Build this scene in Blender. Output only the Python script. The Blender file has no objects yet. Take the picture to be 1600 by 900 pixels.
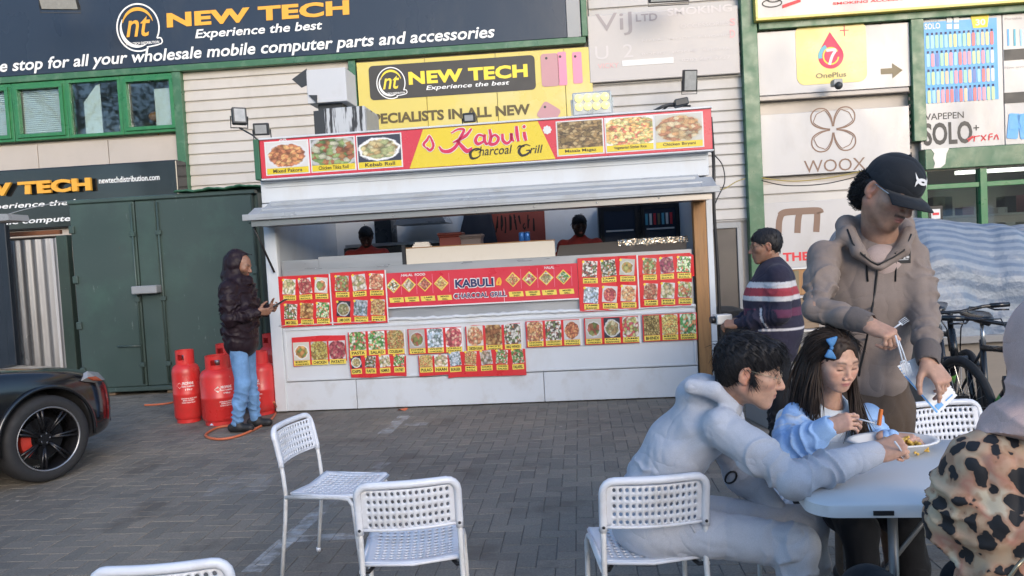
import bpy, bmesh, math, random
import numpy as np
from mathutils import Matrix, Vector
random.seed(7)
D = bpy.data
SC = bpy.context.scene
COL = SC.collection
rad = math.radians
# ------------------------------------------------------------------ camera
F_PX, PITCH, ROLL, CAM_H = 1180.0, rad(2.55), rad(-3.15), 1.57
cam_d = D.cameras.new('camera')
cam_d.sensor_width = 36.0
cam_d.lens = 36.0 * F_PX / 1600.0
cam_d.clip_start = 0.05
cam_d.clip_end = 500
cam = D.objects.new('camera', cam_d)
COL.objects.link(cam)
CAM_M = Matrix.Rotation(math.pi / 2 - PITCH, 4, 'X') @ Matrix.Rotation(ROLL, 4, 'Z')
cam.matrix_world = Matrix.Translation((0, 0, CAM_H)) @ CAM_M
SC.camera = cam
SC.render.resolution_x, SC.render.resolution_y = 1024, 576
# ------------------------------------------------------------------ sky and sun (late, hazy, mostly overcast daylight)
SUN_EL, SUN_AZ = rad(17), rad(158)          # azimuth clockwise from +Y: behind the camera, to the right
world = D.worlds.new('World')
SC.world = world
world.use_nodes = True
wn = world.node_tree
bg = wn.nodes['Background']
sky = wn.nodes.new('ShaderNodeTexSky')
sky.sky_type = 'NISHITA'
sky.sun_disc = False
sky.sun_elevation = SUN_EL
sky.sun_rotation = SUN_AZ
sky.air_density = 1.0
sky.dust_density = 1.0
sky.ozone_density = 3.0
wn.links.new(sky.outputs[0], bg.inputs[0])
bg.inputs[1].default_value = 0.15
sun_d = D.lights.new('sun', 'SUN')
sun_d.energy = 0.85
sun_d.angle = rad(35)
sun_d.color = (1.0, 0.80, 0.62)
sun = D.objects.new('sun', sun_d)
COL.objects.link(sun)
sdir = Vector((math.sin(SUN_AZ) * math.cos(SUN_EL), math.cos(SUN_AZ) * math.cos(SUN_EL), math.sin(SUN_EL)))
sun.rotation_euler = (-sdir).to_track_quat('-Z', 'Y').to_euler()
BEHIND_H = 5.2
vs = SC.view_settings
vs.view_transform = 'Standard'
vs.look = 'None'
vs.exposure = 1.38
vs.gamma = 1.0
# ------------------------------------------------------------------ placing: pixel of the survey photo -> point on a real plane
def ray(px, py):
    return (CAM_M.to_3x3() @ Vector(((px - 800) / F_PX, (450 - py) / F_PX, -1.0)))
def at(px, py, Y):
    d = ray(px, py)
    return Vector((0, 0, CAM_H)) + d * (Y / d.y)
def gnd(px, py, z=0.0):
    d = ray(px, py)
    return Vector((0, 0, CAM_H)) + d * ((z - CAM_H) / d.z)
class Frame:
    """a vertical facade plane: origin on the ground, u along it, v into it, z up"""
    def __init__(s, x, y, yaw):
        s.o = Vector((x, y, 0)); s.yaw = rad(yaw)
        s.u = Vector((math.cos(s.yaw), math.sin(s.yaw), 0)); s.n = Vector((-math.sin(s.yaw), math.cos(s.yaw), 0))
    def __call__(s, px, py, off=0.0):
        d = ray(px, py); a = s.o + s.n * off
        t = s.n.dot(a - Vector((0, 0, CAM_H))) / s.n.dot(d)
        p = Vector((0, 0, CAM_H)) + d * t
        return (p - a).dot(s.u), p.z
    def pt(s, u, v, z):
        return s.o + s.u * u + s.n * v + Vector((0, 0, z))
# ------------------------------------------------------------------ objects
def tag(o, label=None, cat=None, group=None, kind=None):
    if label: o['label'] = label
    if cat: o['category'] = cat
    if group: o['group'] = group
    if kind: o['kind'] = kind
    return o
def empty(name, loc, rz=0.0, label=None, cat=None, group=None, kind=None):
    o = D.objects.new(name, None); COL.objects.link(o)
    o.empty_display_size = 0.1
    o.location = loc; o.rotation_euler = (0, 0, rz)
    return tag(o, label, cat, group, kind)
def link(name, me, parent=None, loc=None, rot=None):
    o = D.objects.new(name, me); COL.objects.link(o)
    if parent is not None: o.parent = parent
    if loc is not None: o.location = loc
    if rot is not None: o.rotation_euler = rot
    return o
def copy_tree(o, parent=None):
    c = o.copy(); COL.objects.link(c)
    if parent is not None: c.parent = parent
    for ch in list(o.children): copy_tree(ch, c)
    return c
class MB:
    """collects faces; build() links them as one mesh object"""
    def __init__(s): s.v = []; s.f = []; s.m = []; s.mi = 0
    def add(s, vs, fs):
        b = len(s.v); s.v += [tuple(v) for v in vs]
        s.f += [tuple(i + b for i in f) for f in fs]; s.m += [s.mi] * len(fs)
        return s
    def box(s, x0, x1, y0, y1, z0, z1, M=None):
        vs = [Vector((x, y, z)) for z in (z0, z1) for y in (y0, y1) for x in (x0, x1)]
        if M is not None: vs = [M @ v for v in vs]
        return s.add(vs, [(0, 2, 3, 1), (4, 5, 7, 6), (0, 1, 5, 4), (1, 3, 7, 5), (3, 2, 6, 7), (2, 0, 4, 6)])
    def quad(s, a, b, c, d): return s.add([a, b, c, d], [(0, 1, 2, 3)])
    def poly(s, pts): return s.add(pts, [tuple(range(len(pts)))])
    def slab(s, pts, y0, y1):
        """outline pts (x,z), extruded y0..y1"""
        n = len(pts); vs = [(x, y0, z) for x, z in pts] + [(x, y1, z) for x, z in pts]
        fs = [tuple(range(n)), tuple(range(2 * n - 1, n - 1, -1))] + [((i + 1) % n, i, n + i, n + (i + 1) % n) for i in range(n)]
        return s.add(vs, fs)
    def tube(s, pts, r, n=8, cap=True):
        pts = [Vector(p) for p in pts]; rs = r if isinstance(r, (list, tuple)) else [r] * len(pts)
        vs = []; prev = None
        for i, p in enumerate(pts):
            a = pts[max(i - 1, 0)]; b = pts[min(i + 1, len(pts) - 1)]
            t = (b - a).normalized()
            if prev is None:
                prev = t.orthogonal().normalized()
            prev = (prev - t * prev.dot(t)); prev = prev.normalized() if prev.length > 1e-6 else t.orthogonal().normalized()
            q = t.cross(prev)
            vs += [p + (prev * math.cos(2 * math.pi * k / n) + q * math.sin(2 * math.pi * k / n)) * rs[i] for k in range(n)]
        fs = [(i * n + k, i * n + (k + 1) % n, (i + 1) * n + (k + 1) % n, (i + 1) * n + k) for i in range(len(pts) - 1) for k in range(n)]
        if cap: fs += [tuple(range(n - 1, -1, -1)), tuple(range((len(pts) - 1) * n, len(pts) * n))]
        return s.add(vs, fs)
    def lathe(s, prof, n=24, M=None, cap=True):
        """prof of (r,z) around z"""
        vs = [Vector((r * math.cos(2 * math.pi * k / n), r * math.sin(2 * math.pi * k / n), z)) for r, z in prof for k in range(n)]
        if M is not None: vs = [M @ v for v in vs]
        fs = [(i * n + k, i * n + (k + 1) % n, (i + 1) * n + (k + 1) % n, (i + 1) * n + k) for i in range(len(prof) - 1) for k in range(n)]
        if cap and prof[0][0] > 1e-5: fs.append(tuple(range(n - 1, -1, -1)))
        if cap and prof[-1][0] > 1e-5: fs.append(tuple(range((len(prof) - 1) * n, len(prof) * n)))
        return s.add(vs, fs)
    def ball(s, c, r, nu=12, nv=8, M=None):
        rx, ry, rz = r if isinstance(r, (tuple, list)) else (r, r, r)
        T = Matrix.Translation(c) @ (M if M is not None else Matrix.Identity(4)) @ Matrix.Diagonal((rx, ry, rz, 1))
        return s.lathe([(max(math.sin(math.pi * i / nv), 1e-6), -math.cos(math.pi * i / nv)) for i in range(nv + 1)], nu, T)
    def loft(s, rings, cap=True):
        n = len(rings[0]); vs = [v for r in rings for v in r]
        fs = [(i * n + k, i * n + (k + 1) % n, (i + 1) * n + (k + 1) % n, (i + 1) * n + k) for i in range(len(rings) - 1) for k in range(n)]
        if cap: fs += [tuple(range(n - 1, -1, -1)), tuple(range((len(rings) - 1) * n, len(rings) * n))]
        return s.add(vs, fs)
    def mesh(s, mats, smooth=False, bevel=0.0, seg=1, name='mesh', angle=None):
        me = D.meshes.new(name); me.from_pydata(s.v, [], s.f)
        for m in (mats if isinstance(mats, (list, tuple)) else [mats]): me.materials.append(m)
        if any(s.m): me.polygons.foreach_set('material_index', s.m)
        if bevel > 0:
            bm = bmesh.new(); bm.from_mesh(me)
            bmesh.ops.remove_doubles(bm, verts=bm.verts, dist=1e-5)
            bmesh.ops.bevel(bm, geom=[e for e in bm.edges if len(e.link_faces) == 2 and e.calc_face_angle(0) > 0.5], offset=bevel, segments=seg, affect='EDGES', profile=0.5)
            bm.to_mesh(me); bm.free()
        if smooth:
            if angle is None: me.shade_smooth()
            else: me.polygons.foreach_set('use_smooth', [True] * len(me.polygons)); me.set_sharp_from_angle(angle=rad(angle))
        me.update()
        return me
    def build(s, name, mats, parent=None, smooth=False, bevel=0.0, seg=1, angle=None, loc=None, rot=None):
        return link(name, s.mesh(mats, smooth, bevel, seg, name, angle), parent, loc, rot)
def ibox(name, m, parent, x0, x1, y0, y1, z0, z1, bevel=0.0, seg=1):
    return MB().box(x0, x1, y0, y1, z0, z1).build(name, m, parent, bevel=bevel, seg=seg)
# ------------------------------------------------------------------ materials
MATS = {}
def nodes_of(m):
    return m.node_tree.nodes, m.node_tree.links
def newmat(name):
    m = D.materials.new(name); m.use_nodes = True
    MATS[name] = m
    n, l = nodes_of(m)
    return m, n, l, n['Principled BSDF']
def mix_rgb(n, l, fac, a, b, mode='MIX'):
    x = n.new('ShaderNodeMix'); x.data_type = 'RGBA'; x.blend_type = mode
    for sock, val in ((x.inputs[0], fac), (x.inputs[6], a), (x.inputs[7], b)):
        if hasattr(val, 'is_linked') or hasattr(val, 'node'): l.new(val, sock)
        elif isinstance(val, (int, float)): sock.default_value = val
        else: sock.default_value = (*val[:3], 1)
    return x.outputs[2]
def math_n(n, l, op, a, b=None, clamp=False):
    x = n.new('ShaderNodeMath'); x.operation = op; x.use_clamp = clamp
    for i, val in enumerate((a, b)):
        if val is None: continue
        if hasattr(val, 'node'): l.new(val, x.inputs[i])
        else: x.inputs[i].default_value = val
    return x.outputs[0]
def noise_n(n, l, scale, detail=4, vec=None, rough=0.55):
    x = n.new('ShaderNodeTexNoise'); x.inputs['Scale'].default_value = scale; x.inputs['Detail'].default_value = detail
    x.inputs['Roughness'].default_value = rough
    if vec is not None: l.new(vec, x.inputs['Vector'])
    return x
def ramp_n(n, l, fac, stops, interp='LINEAR'):
    x = n.new('ShaderNodeValToRGB'); x.color_ramp.interpolation = interp
    e = x.color_ramp.elements
    while len(e) < len(stops): e.new(0.5)
    for k, (p, c) in enumerate(stops):
        e[k].position = p; e[k].color = (*c[:3], 1) if not isinstance(c, (int, float)) else (c, c, c, 1)
    l.new(fac, x.inputs[0])
    return x.outputs[0]
def coord(n, which='Object'):
    return n.new('ShaderNodeTexCoord').outputs[which]
def mapping(n, l, vec, scale=(1, 1, 1), loc=(0, 0, 0), rot=(0, 0, 0)):
    x = n.new('ShaderNodeMapping'); l.new(vec, x.inputs[0])
    x.inputs['Scale'].default_value = scale; x.inputs['Location'].default_value = loc; x.inputs['Rotation'].default_value = rot
    return x.outputs[0]
def world_pos(n):
    return n.new('ShaderNodeNewGeometry').outputs['Position']
def bump_n(n, l, b, height, strength=0.3, dist=0.01):
    x = n.new('ShaderNodeBump'); x.inputs['Strength'].default_value = strength; x.inputs['Distance'].default_value = dist
    l.new(height, x.inputs['Height']); l.new(x.outputs[0], b.inputs['Normal'])
    return x
def pmat(name, col, rough=0.55, metal=0.0, var=0.15, scale=3.0, bump=0.0, bscale=120.0, stain=None, sscale=2.0, samt=0.5, stretch=(1, 1, 1), spec=None, rvar=0.15, coat=0.0, rnd=0.0):
    """base colour broken up by noise, optional stain colour, fine bump"""
    m, n, l, b = newmat(name)
    p = world_pos(n)
    pv = mapping(n, l, p, stretch) if stretch != (1, 1, 1) else p
    nz = noise_n(n, l, scale, 5, pv)
    c = mix_rgb(n, l, nz.outputs[0], [x * (1 - var) for x in col], [min(1, x * (1 + var)) for x in col])
    if rnd:
        oi = n.new('ShaderNodeObjectInfo')
        k = math_n(n, l, 'MULTIPLY_ADD', oi.outputs['Random'], rnd); n_ = k.node; n_.inputs[2].default_value = 1 - rnd / 2
        c = mix_rgb(n, l, 1.0, c, k, 'MULTIPLY')
    if stain:
        sz = noise_n(n, l, sscale, 6, pv, 0.65)
        f = ramp_n(n, l, sz.outputs[0], [(0.5, 0.0), (0.72, samt)])
        c = mix_rgb(n, l, f, c, stain)
    l.new(c, b.inputs['Base Color'])
    rr = ramp_n(n, l, nz.outputs[0], [(0.3, max(0.02, rough - rvar)), (0.7, min(1, rough + rvar))])
    l.new(rr, b.inputs['Roughness'])
    b.inputs['Metallic'].default_value = metal
    if spec is not None: b.inputs['Specular IOR Level'].default_value = spec
    if coat: b.inputs['Coat Weight'].default_value = coat; b.inputs['Coat Roughness'].default_value = 0.08
    if bump:
        bz = noise_n(n, l, bscale, 3, p)
        bump_n(n, l, b, bz.outputs[0], bump, 0.004)
    return m
def M(name): return MATS[name]
def flat(name, col, rough=0.5, spec=0.4):
    """print or thin paint: one ink colour, slightly uneven"""
    return pmat(name, col, rough, var=0.06, scale=6.0, spec=spec, rvar=0.08)
# ------------------------------------------------------------------ lettering
_TXT = {}
def text_geo(s, bold=0.0, space=1.0):
    key = (s, bold, space)
    if key in _TXT: return _TXT[key]
    cu = D.curves.new('txt', 'FONT'); cu.body = s; cu.offset = bold; cu.fill_mode = 'FRONT'; cu.resolution_u = 3
    cu.space_character = space
    o = D.objects.new('txt', cu)
    me = o.to_mesh().copy(); o.to_mesh_clear()
    v = np.array([tuple(x.co) for x in me.vertices]) if len(me.vertices) else np.zeros((0, 3))
    f = [tuple(p.vertices) for p in me.polygons]
    D.objects.remove(o); D.curves.remove(cu); D.meshes.remove(me)
    _TXT[key] = (v, f)
    return v, f
def put_text(mb, s, x0, x1, z0, z1, y, bold=0.0, shear=0.0, space=1.0, T=None):
    """letters of s filling the box x0..x1, z0..z1 on the plane y (facing -y)"""
    v, f = text_geo(s, bold, space)
    if not len(v): return
    a = v[:, 0] + shear * v[:, 1]; c = v[:, 1]
    a = (a - a.min()) / max(np.ptp(a), 1e-6); c = (c - c.min()) / max(np.ptp(c), 1e-6)
    pts = [Vector((x0 + p * (x1 - x0), y, z0 + q * (z1 - z0))) for p, q in zip(a, c)]
    if T is not None: pts = [T @ p for p in pts]
    mb.add(pts, f)
def stroke(mb, pts, w, y, n=8):
    """a flat pen stroke through (x,z) points with widths w, on the plane y"""
    P = np.array(pts, float); W = np.array(w if hasattr(w, '__len__') else [w] * len(pts), float)
    # Catmull-Rom
    Q = np.vstack([2 * P[0] - P[1], P, 2 * P[-1] - P[-2]]); V = np.concatenate([[W[0]], W, [W[-1]]])
    C = []; S = []
    for i in range(1, len(Q) - 2):
        for k in range(n):
            t = k / n
            C.append(0.5 * (2 * Q[i] + (Q[i + 1] - Q[i - 1]) * t + (2 * Q[i - 1] - 5 * Q[i] + 4 * Q[i + 1] - Q[i + 2]) * t * t + (-Q[i - 1] + 3 * Q[i] - 3 * Q[i + 1] + Q[i + 2]) * t ** 3))
            S.append(V[i] + (V[i + 1] - V[i]) * t)
    C.append(P[-1]); S.append(W[-1]); C = np.array(C); S = np.array(S)
    Tn = np.gradient(C, axis=0); Tn /= (np.linalg.norm(Tn, axis=1, keepdims=True) + 1e-9)
    N = np.stack([-Tn[:, 1], Tn[:, 0]], 1) * S[:, None] / 2
    A = C + N; B = C - N; k = len(C)
    mb.add([(p[0], y, p[1]) for p in A] + [(p[0], y, p[1]) for p in B], [(i, k + i, k + i + 1, i + 1) for i in range(k - 1)])
def disc(mb, cx, cz, r, y, n=16, rz=None):
    rz = r if rz is None else rz
    mb.poly([(cx + r * math.cos(2 * math.pi * k / n), y, cz + rz * math.sin(2 * math.pi * k / n)) for k in range(n)])
def rrect(x0, x1, z0, z1, r, n=4):
    o = []
    for cx, cz, a in ((x1 - r, z0 + r, -90), (x1 - r, z1 - r, 0), (x0 + r, z1 - r, 90), (x0 + r, z0 + r, 180)):
        o += [(cx + r * math.cos(rad(a + 90 * k / n)), cz + r * math.sin(rad(a + 90 * k / n))) for k in range(n + 1)]
    return o
# ------------------------------------------------------------------ ground: dark herringbone block paving, worn bay lines
YAW0 = rad(-5.27)
def paving_mat(name, joints=False):
    m, n, l, b = newmat(name)
    p = world_pos(n)
    at_ = n.new('ShaderNodeAttribute'); at_.attribute_name = 'tone'
    oi = n.new('ShaderNodeObjectInfo')
    t = math_n(n, l, 'FRACT', math_n(n, l, 'ADD', at_.outputs['Fac'], oi.outputs['Random']))
    c = ramp_n(n, l, t, [(0.0, (0.125, 0.122, 0.118)), (0.35, (0.142, 0.139, 0.134)), (0.7, (0.155, 0.149, 0.142)), (1.0, (0.175, 0.163, 0.152))])
    big = noise_n(n, l, 0.55, 5, p)
    c = mix_rgb(n, l, 1.0, c, ramp_n(n, l, big.outputs[0], [(0.3, (0.78, 0.80, 0.82)), (0.52, (1.04, 1.06, 1.04)), (0.72, (1.36, 1.32, 1.20))]), 'MULTIPLY')
    med = noise_n(n, l, 5.0, 6, p, 0.7)
    c = mix_rgb(n, l, ramp_n(n, l, med.outputs[0], [(0.52, 0.0), (0.75, 0.5)]), c, (0.19, 0.172, 0.155))
    fine = noise_n(n, l, 90, 3, p)
    c = mix_rgb(n, l, 1.0, c, ramp_n(n, l, fine.outputs[0], [(0.3, 0.78), (0.7, 1.2)]), 'MULTIPLY')
    # chewing gum and light grit
    vo = n.new('ShaderNodeTexVoronoi'); vo.inputs['Scale'].default_value = 2.3; l.new(p, vo.inputs['Vector'])
    g = ramp_n(n, l, vo.outputs['Distance'], [(0.02, 0.75), (0.045, 0.0)])
    c = mix_rgb(n, l, g, c, (0.34, 0.33, 0.32))
    d2 = noise_n(n, l, 1.7, 6, p, 0.62); c = mix_rgb(n, l, ramp_n(n, l, d2.outputs[0], [(0.56, 0.0), (0.66, 0.55)]), c, (0.075, 0.068, 0.062)); c = mix_rgb(n, l, 1.0, c, (1.22, 1.13, 1.01), 'MULTIPLY')
    # worn white paint: bay lines (each a strip from A to B)
    sep = n.new('ShaderNodeSeparateXYZ'); l.new(p, sep.inputs[0])
    tot = None
    for (ax, ay), (bx, by), w, amt in PAINT:
        dx, dy = bx - ax, by - ay; L = math.hypot(dx, dy); ux, uy = dx / L, dy / L
        X = math_n(n, l, 'SUBTRACT', sep.outputs[0], (ax + bx) / 2); Y = math_n(n, l, 'SUBTRACT', sep.outputs[1], (ay + by) / 2)
        s_ = math_n(n, l, 'ABSOLUTE', math_n(n, l, 'ADD', math_n(n, l, 'MULTIPLY', X, ux), math_n(n, l, 'MULTIPLY', Y, uy)))
        d_ = math_n(n, l, 'ABSOLUTE', math_n(n, l, 'ADD', math_n(n, l, 'MULTIPLY', X, -uy), math_n(n, l, 'MULTIPLY', Y, ux)))
        k = math_n(n, l, 'MULTIPLY', math_n(n, l, 'LESS_THAN', s_, L / 2), math_n(n, l, 'LESS_THAN', d_, w / 2))
        k = math_n(n, l, 'MULTIPLY', k, amt)
        tot = k if tot is None else math_n(n, l, 'MAXIMUM', tot, k)
    wear = ramp_n(n, l, noise_n(n, l, 7, 6, p, 0.7).outputs[0], [(0.40, 0.0), (0.60, 1.0)])
    f = math_n(n, l, 'MULTIPLY', tot, wear)
    c = mix_rgb(n, l, f, c, (0.42, 0.42, 0.41))
    l.new(c, b.inputs['Base Color'])
    l.new(ramp_n(n, l, med.outputs[0], [(0.3, 0.62), (0.7, 0.85)]), b.inputs['Roughness'])
    b.inputs['Specular IOR Level'].default_value = 0.35
    bump_n(n, l, b, fine.outputs[0], 0.35, 0.003)
    return m
def _g(px, py): q = gnd(px, py); return (q.x, q.y)
PAINT = [(_g(392, 893), _g(497, 800), 0.11, 0.9), (_g(447, 842), _g(560, 836), 0.10, 0.75), (_g(497, 800), _g(602, 722), 0.10, 0.35),
         (_g(600, 677), _g(634, 648), 0.13, 0.8), (_g(632, 663), _g(668, 662), 0.12, 0.7), (_g(330, 760), _g(424, 752), 0.5, 0.22)]
mp = paving_mat('paving')
mj, n_, l_, b_ = newmat('joint_sand')
nz_ = noise_n(n_, l_, 30, 5, world_pos(n_))
l_.new(ramp_n(n_, l_, nz_.outputs[0], [(0.3, (0.075, 0.072, 0.070)), (0.7, (0.135, 0.127, 0.12))]), b_.inputs['Base Color'])
b_.inputs['Roughness'].default_value = 0.9
ground = MB().quad((-150, -150, -0.006), (150, -150, -0.006), (150, 150, -0.006), (-150, 150, -0.006)).build('ground', mj)
tag(ground, kind='structure')
def block_mesh(sx, sy):
    e = 0.0032; hx, hy = sx / 2 - 0.0011, sy / 2 - 0.0011
    mb = MB()
    r0 = [(-hx, -hy, -0.03), (hx, -hy, -0.03), (hx, hy, -0.03), (-hx, hy, -0.03)]
    r1 = [(x, y, -0.004) for x, y, _ in r0]
    r2 = [(math.copysign(hx - e, x), math.copysign(hy - e, y), 0.0) for x, y, _ in r0]
    mb.loft([r1, r2], cap=False); mb.poly(r2)
    return mb
BH, BV = block_mesh(0.2, 0.1), block_mesh(0.1, 0.2)
meH, meV = BH.mesh(mp, name='block'), BV.mesh(mp, name='block')
ca, sa = math.cos(YAW0), math.sin(YAW0)
rng = random.Random(3)
blocks = []
for i in range(-95, 80):
    for j in range(5, 128):
        k = (i - j) % 4
        if k == 0: x, y, h = (i + 1) * 0.1, (j + 0.5) * 0.1, 0
        elif k == 3: x, y, h = (i + 0.5) * 0.1, (j + 1) * 0.1, 1
        else: continue
        wx, wy = x * ca - y * sa, x * sa + y * ca
        blocks.append((wx, wy, h))
def seen(wx, wy):
    c = CAM_M.to_3x3().transposed() @ Vector((wx, wy, -CAM_H))
    px, py = 800 + F_PX * c.x / -c.z, 450 - F_PX * c.y / -c.z
    return -20 < px < 1000 and 560 < py < 912
near = sorted([b for b in blocks if seen(b[0], b[1])], key=lambda b: b[0] ** 2 + b[1] ** 2)[:300]
nearset = set(near)
V, Fc, T = [], [], []
for b in blocks:
    rx, ry, dz = rng.gauss(0, 0.006), rng.gauss(0, 0.006), rng.gauss(-0.0012, 0.0011)
    dz = min(dz, 0.0)
    if b in nearset:
        o = link('paving_block', meV if b[2] else meH, ground, (b[0], b[1], dz), (rx, ry, YAW0))
        continue
    src = BV if b[2] else BH
    base = len(V)
    for (x, y, z) in src.v:
        V.append((b[0] + x * ca - y * sa, b[1] + x * sa + y * ca, z + dz + rx * y - ry * x))
    Fc += [tuple(q + base for q in f) for f in src.f]
    T += [rng.random()] * len(src.f)
me = D.meshes.new('paving_field'); me.from_pydata(V, [], Fc); me.materials.append(mp)
a_ = me.attributes.new('tone', 'FLOAT', 'FACE'); a_.data.foreach_set('value', T)
me.update()
pf = link('paving_field', me, ground); tag(pf, kind='stuff')
# ------------------------------------------------------------------ materials for the place
pmat('cream_cladding', (0.47, 0.44, 0.405), 0.45, var=0.07, scale=1.2, stain=(0.34, 0.305, 0.265), sscale=1.4, samt=0.45, stretch=(1, 1, 0.35), rnd=0.08)
pmat('grey_cladding', (0.43, 0.415, 0.40), 0.45, var=0.07, scale=1.2, stain=(0.30, 0.275, 0.25), sscale=1.4, samt=0.45, stretch=(1, 1, 0.35), rnd=0.08)
pmat('cream_panel', (0.44, 0.39, 0.345), 0.5, var=0.08, scale=1.5, stain=(0.38, 0.33, 0.28), sscale=2.5, samt=0.4)
pmat('green_paint', (0.040, 0.125, 0.062), 0.38, var=0.18, scale=4, stain=(0.16, 0.25, 0.17), sscale=5, samt=0.5, bump=0.1)
pmat('green_frame', (0.022, 0.155, 0.055), 0.35, var=0.15, scale=5, stain=(0.10, 0.24, 0.12), sscale=6, samt=0.35)
pmat('navy_sign', (0.020, 0.030, 0.050), 0.28, var=0.25, scale=0.6, stain=(0.045, 0.05, 0.06), sscale=1.5, samt=0.5, stretch=(1, 1, 0.4), rvar=0.07, spec=0.4)
pmat('black_sign', (0.008, 0.011, 0.014), 0.14, var=0.2, scale=1, stain=(0.03, 0.03, 0.03), sscale=2, samt=0.4, rvar=0.06, spec=0.6)
pmat('sign_grey', (0.26, 0.27, 0.28), 0.4, var=0.1)
flat('orange_letter', (0.72, 0.36, 0.045)); flat('orange_side', (0.45, 0.18, 0.02))
flat('white_letter', (0.78, 0.78, 0.77)); flat('yellow_print', (0.78, 0.60, 0.06)); flat('pale_yellow_print', (0.80, 0.74, 0.36))
flat('dark_grey_print', (0.05, 0.047, 0.045)); flat('olive_print', (0.10, 0.075, 0.03)); flat('pink_print', (0.72, 0.25, 0.36)); flat('mauve_print', (0.46, 0.25, 0.27)); flat('pale_print', (0.72, 0.68, 0.62))
flat('bronze_print', (0.20, 0.12, 0.085)); flat('red_print', (0.62, 0.035, 0.045)); flat('crimson_print', (0.55, 0.03, 0.09)); flat('blue_print', (0.13, 0.38, 0.72)); flat('black_print', (0.012, 0.012, 0.012))
flat('faded_print', (0.53, 0.50, 0.50)); flat('faded_grey_print', (0.30, 0.27, 0.275)); flat('faded_red_print', (0.62, 0.36, 0.37)); flat('navy_print', (0.02, 0.03, 0.10)); flat('charcoal_print', (0.03, 0.025, 0.02))
flat('teal_print', (0.12, 0.40, 0.50)); flat('white_print', (0.64, 0.64, 0.64)); flat('brown_print', (0.19, 0.15, 0.085))
pmat('white_panel', (0.45, 0.437, 0.435), 0.35, var=0.05, scale=1.5, stain=(0.35, 0.315, 0.28), sscale=1.6, samt=0.4, stretch=(1, 1, 0.5))
pmat('yellow_sheet', (0.58, 0.47, 0.11), 0.35, var=0.08, scale=1.0, stain=(0.58, 0.52, 0.26), sscale=0.7, samt=0.8)
pmat('black_metal', (0.015, 0.015, 0.017), 0.45, var=0.3, scale=10, bump=0.1)
pmat('dark_brown', (0.05, 0.04, 0.035), 0.6, var=0.2, scale=6)
pmat('door_brown', (0.085, 0.072, 0.062), 0.5, var=0.15, scale=3, stain=(0.05, 0.045, 0.04))
pmat('steel', (0.55, 0.55, 0.55), 0.33, metal=0.9, var=0.1, scale=5, stretch=(0.3, 1, 3))
pmat('white_metal', (0.50, 0.51, 0.53), 0.4, var=0.05, scale=3, stain=(0.36, 0.35, 0.33), sscale=3, samt=0.4)
pmat('room_wall', (0.55, 0.54, 0.5), 0.8)
pmat('blind', (0.78, 0.80, 0.74), 0.6, var=0.1, scale=2)
pmat('cable_black', (0.012, 0.012, 0.014), 0.55); pmat('cable_yellow', (0.35, 0.27, 0.08), 0.6); pmat('rubber', (0.016, 0.016, 0.017), 0.75, var=0.3, scale=8)
def glass_mat(name, tint=(0.7, 0.75, 0.76), gloss=0.03, keep=0.72, refl=0.24):
    m, n, l, b = newmat(name)
    out = n['Material Output']
    tr = n.new('ShaderNodeBsdfTransparent'); tr.inputs[0].default_value = (*[t * keep for t in tint], 1)
    gl = n.new('ShaderNodeBsdfGlossy'); gl.inputs['Roughness'].default_value = gloss; gl.inputs[0].default_value = (0.95, 0.97, 1, 1)
    lw = n.new('ShaderNodeLayerWeight'); lw.inputs[0].default_value = 0.25
    f = math_n(n, l, 'ADD', lw.outputs['Fresnel'], refl, True)
    w = noise_n(n, l, 1.1, 2, world_pos(n)); bp = n.new('ShaderNodeBump'); bp.inputs['Strength'].default_value = 0.05; bp.inputs['Distance'].default_value = 0.05
    l.new(w.outputs[0], bp.inputs['Height']); l.new(bp.outputs[0], gl.inputs['Normal'])
    mx = n.new('ShaderNodeMixShader'); l.new(f, mx.inputs[0]); l.new(tr.outputs[0], mx.inputs[1]); l.new(gl.outputs[0], mx.inputs[2])
    l.new(mx.outputs[0], out.inputs[0])
    return m
glass_mat('window_glass', refl=0.04, keep=1.1); glass_mat('shop_glass', keep=0.95, refl=0.14)
# ------------------------------------------------------------------ the industrial unit
BF = Frame(0, 12.6, -3.0)
BL = BF.o
bld = empty('industrial_unit', BL, BF.yaw, 'long cream clad industrial unit with green frames filling the background', 'building')
def bu(px, py, off=0.0): return BF(px, py, off)
UL, UR, ZT = -16.0, 13.0, 8.2
# core wall, set back behind the cladding, with openings for the windows
def core_wall():
    mb = MB()
    w_u0, w_u1 = UL, bu(283, 170)[0]; w_z0, w_z1 = bu(140, 215)[1] - 0.02, bu(140, 125)[1] + 0.03
    s_u0, s_u1 = bu(1440, 300)[0], UR; s_z0, s_z1 = bu(1500, 420)[1], bu(1500, 255)[1] + 0.03
    v0, v1 = 0.08, 0.30
    mb.box(UL, UR, v0, v1, w_z1, ZT)
    mb.box(w_u1, UR, v0, v1, s_z1, w_z1)
    mb.box(UL, w_u1, v0, v1, 0, w_z0)
    mb.box(w_u1, s_u0, v0, v1, 0, s_z1)
    mb.box(s_u0, UR, v0, v1, 0, s_z0)
    return mb, (w_u0, w_u1, w_z0, w_z1), (s_u0, s_u1, s_z0, s_z1)
mbw, WIN, SHOP = core_wall()
mbw.build('wall', M('cream_panel'), bld)
MB().box(UL, UR, 0.3, 14, ZT - 0.3, ZT).build('roof', M('sign_grey'), bld)
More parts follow.
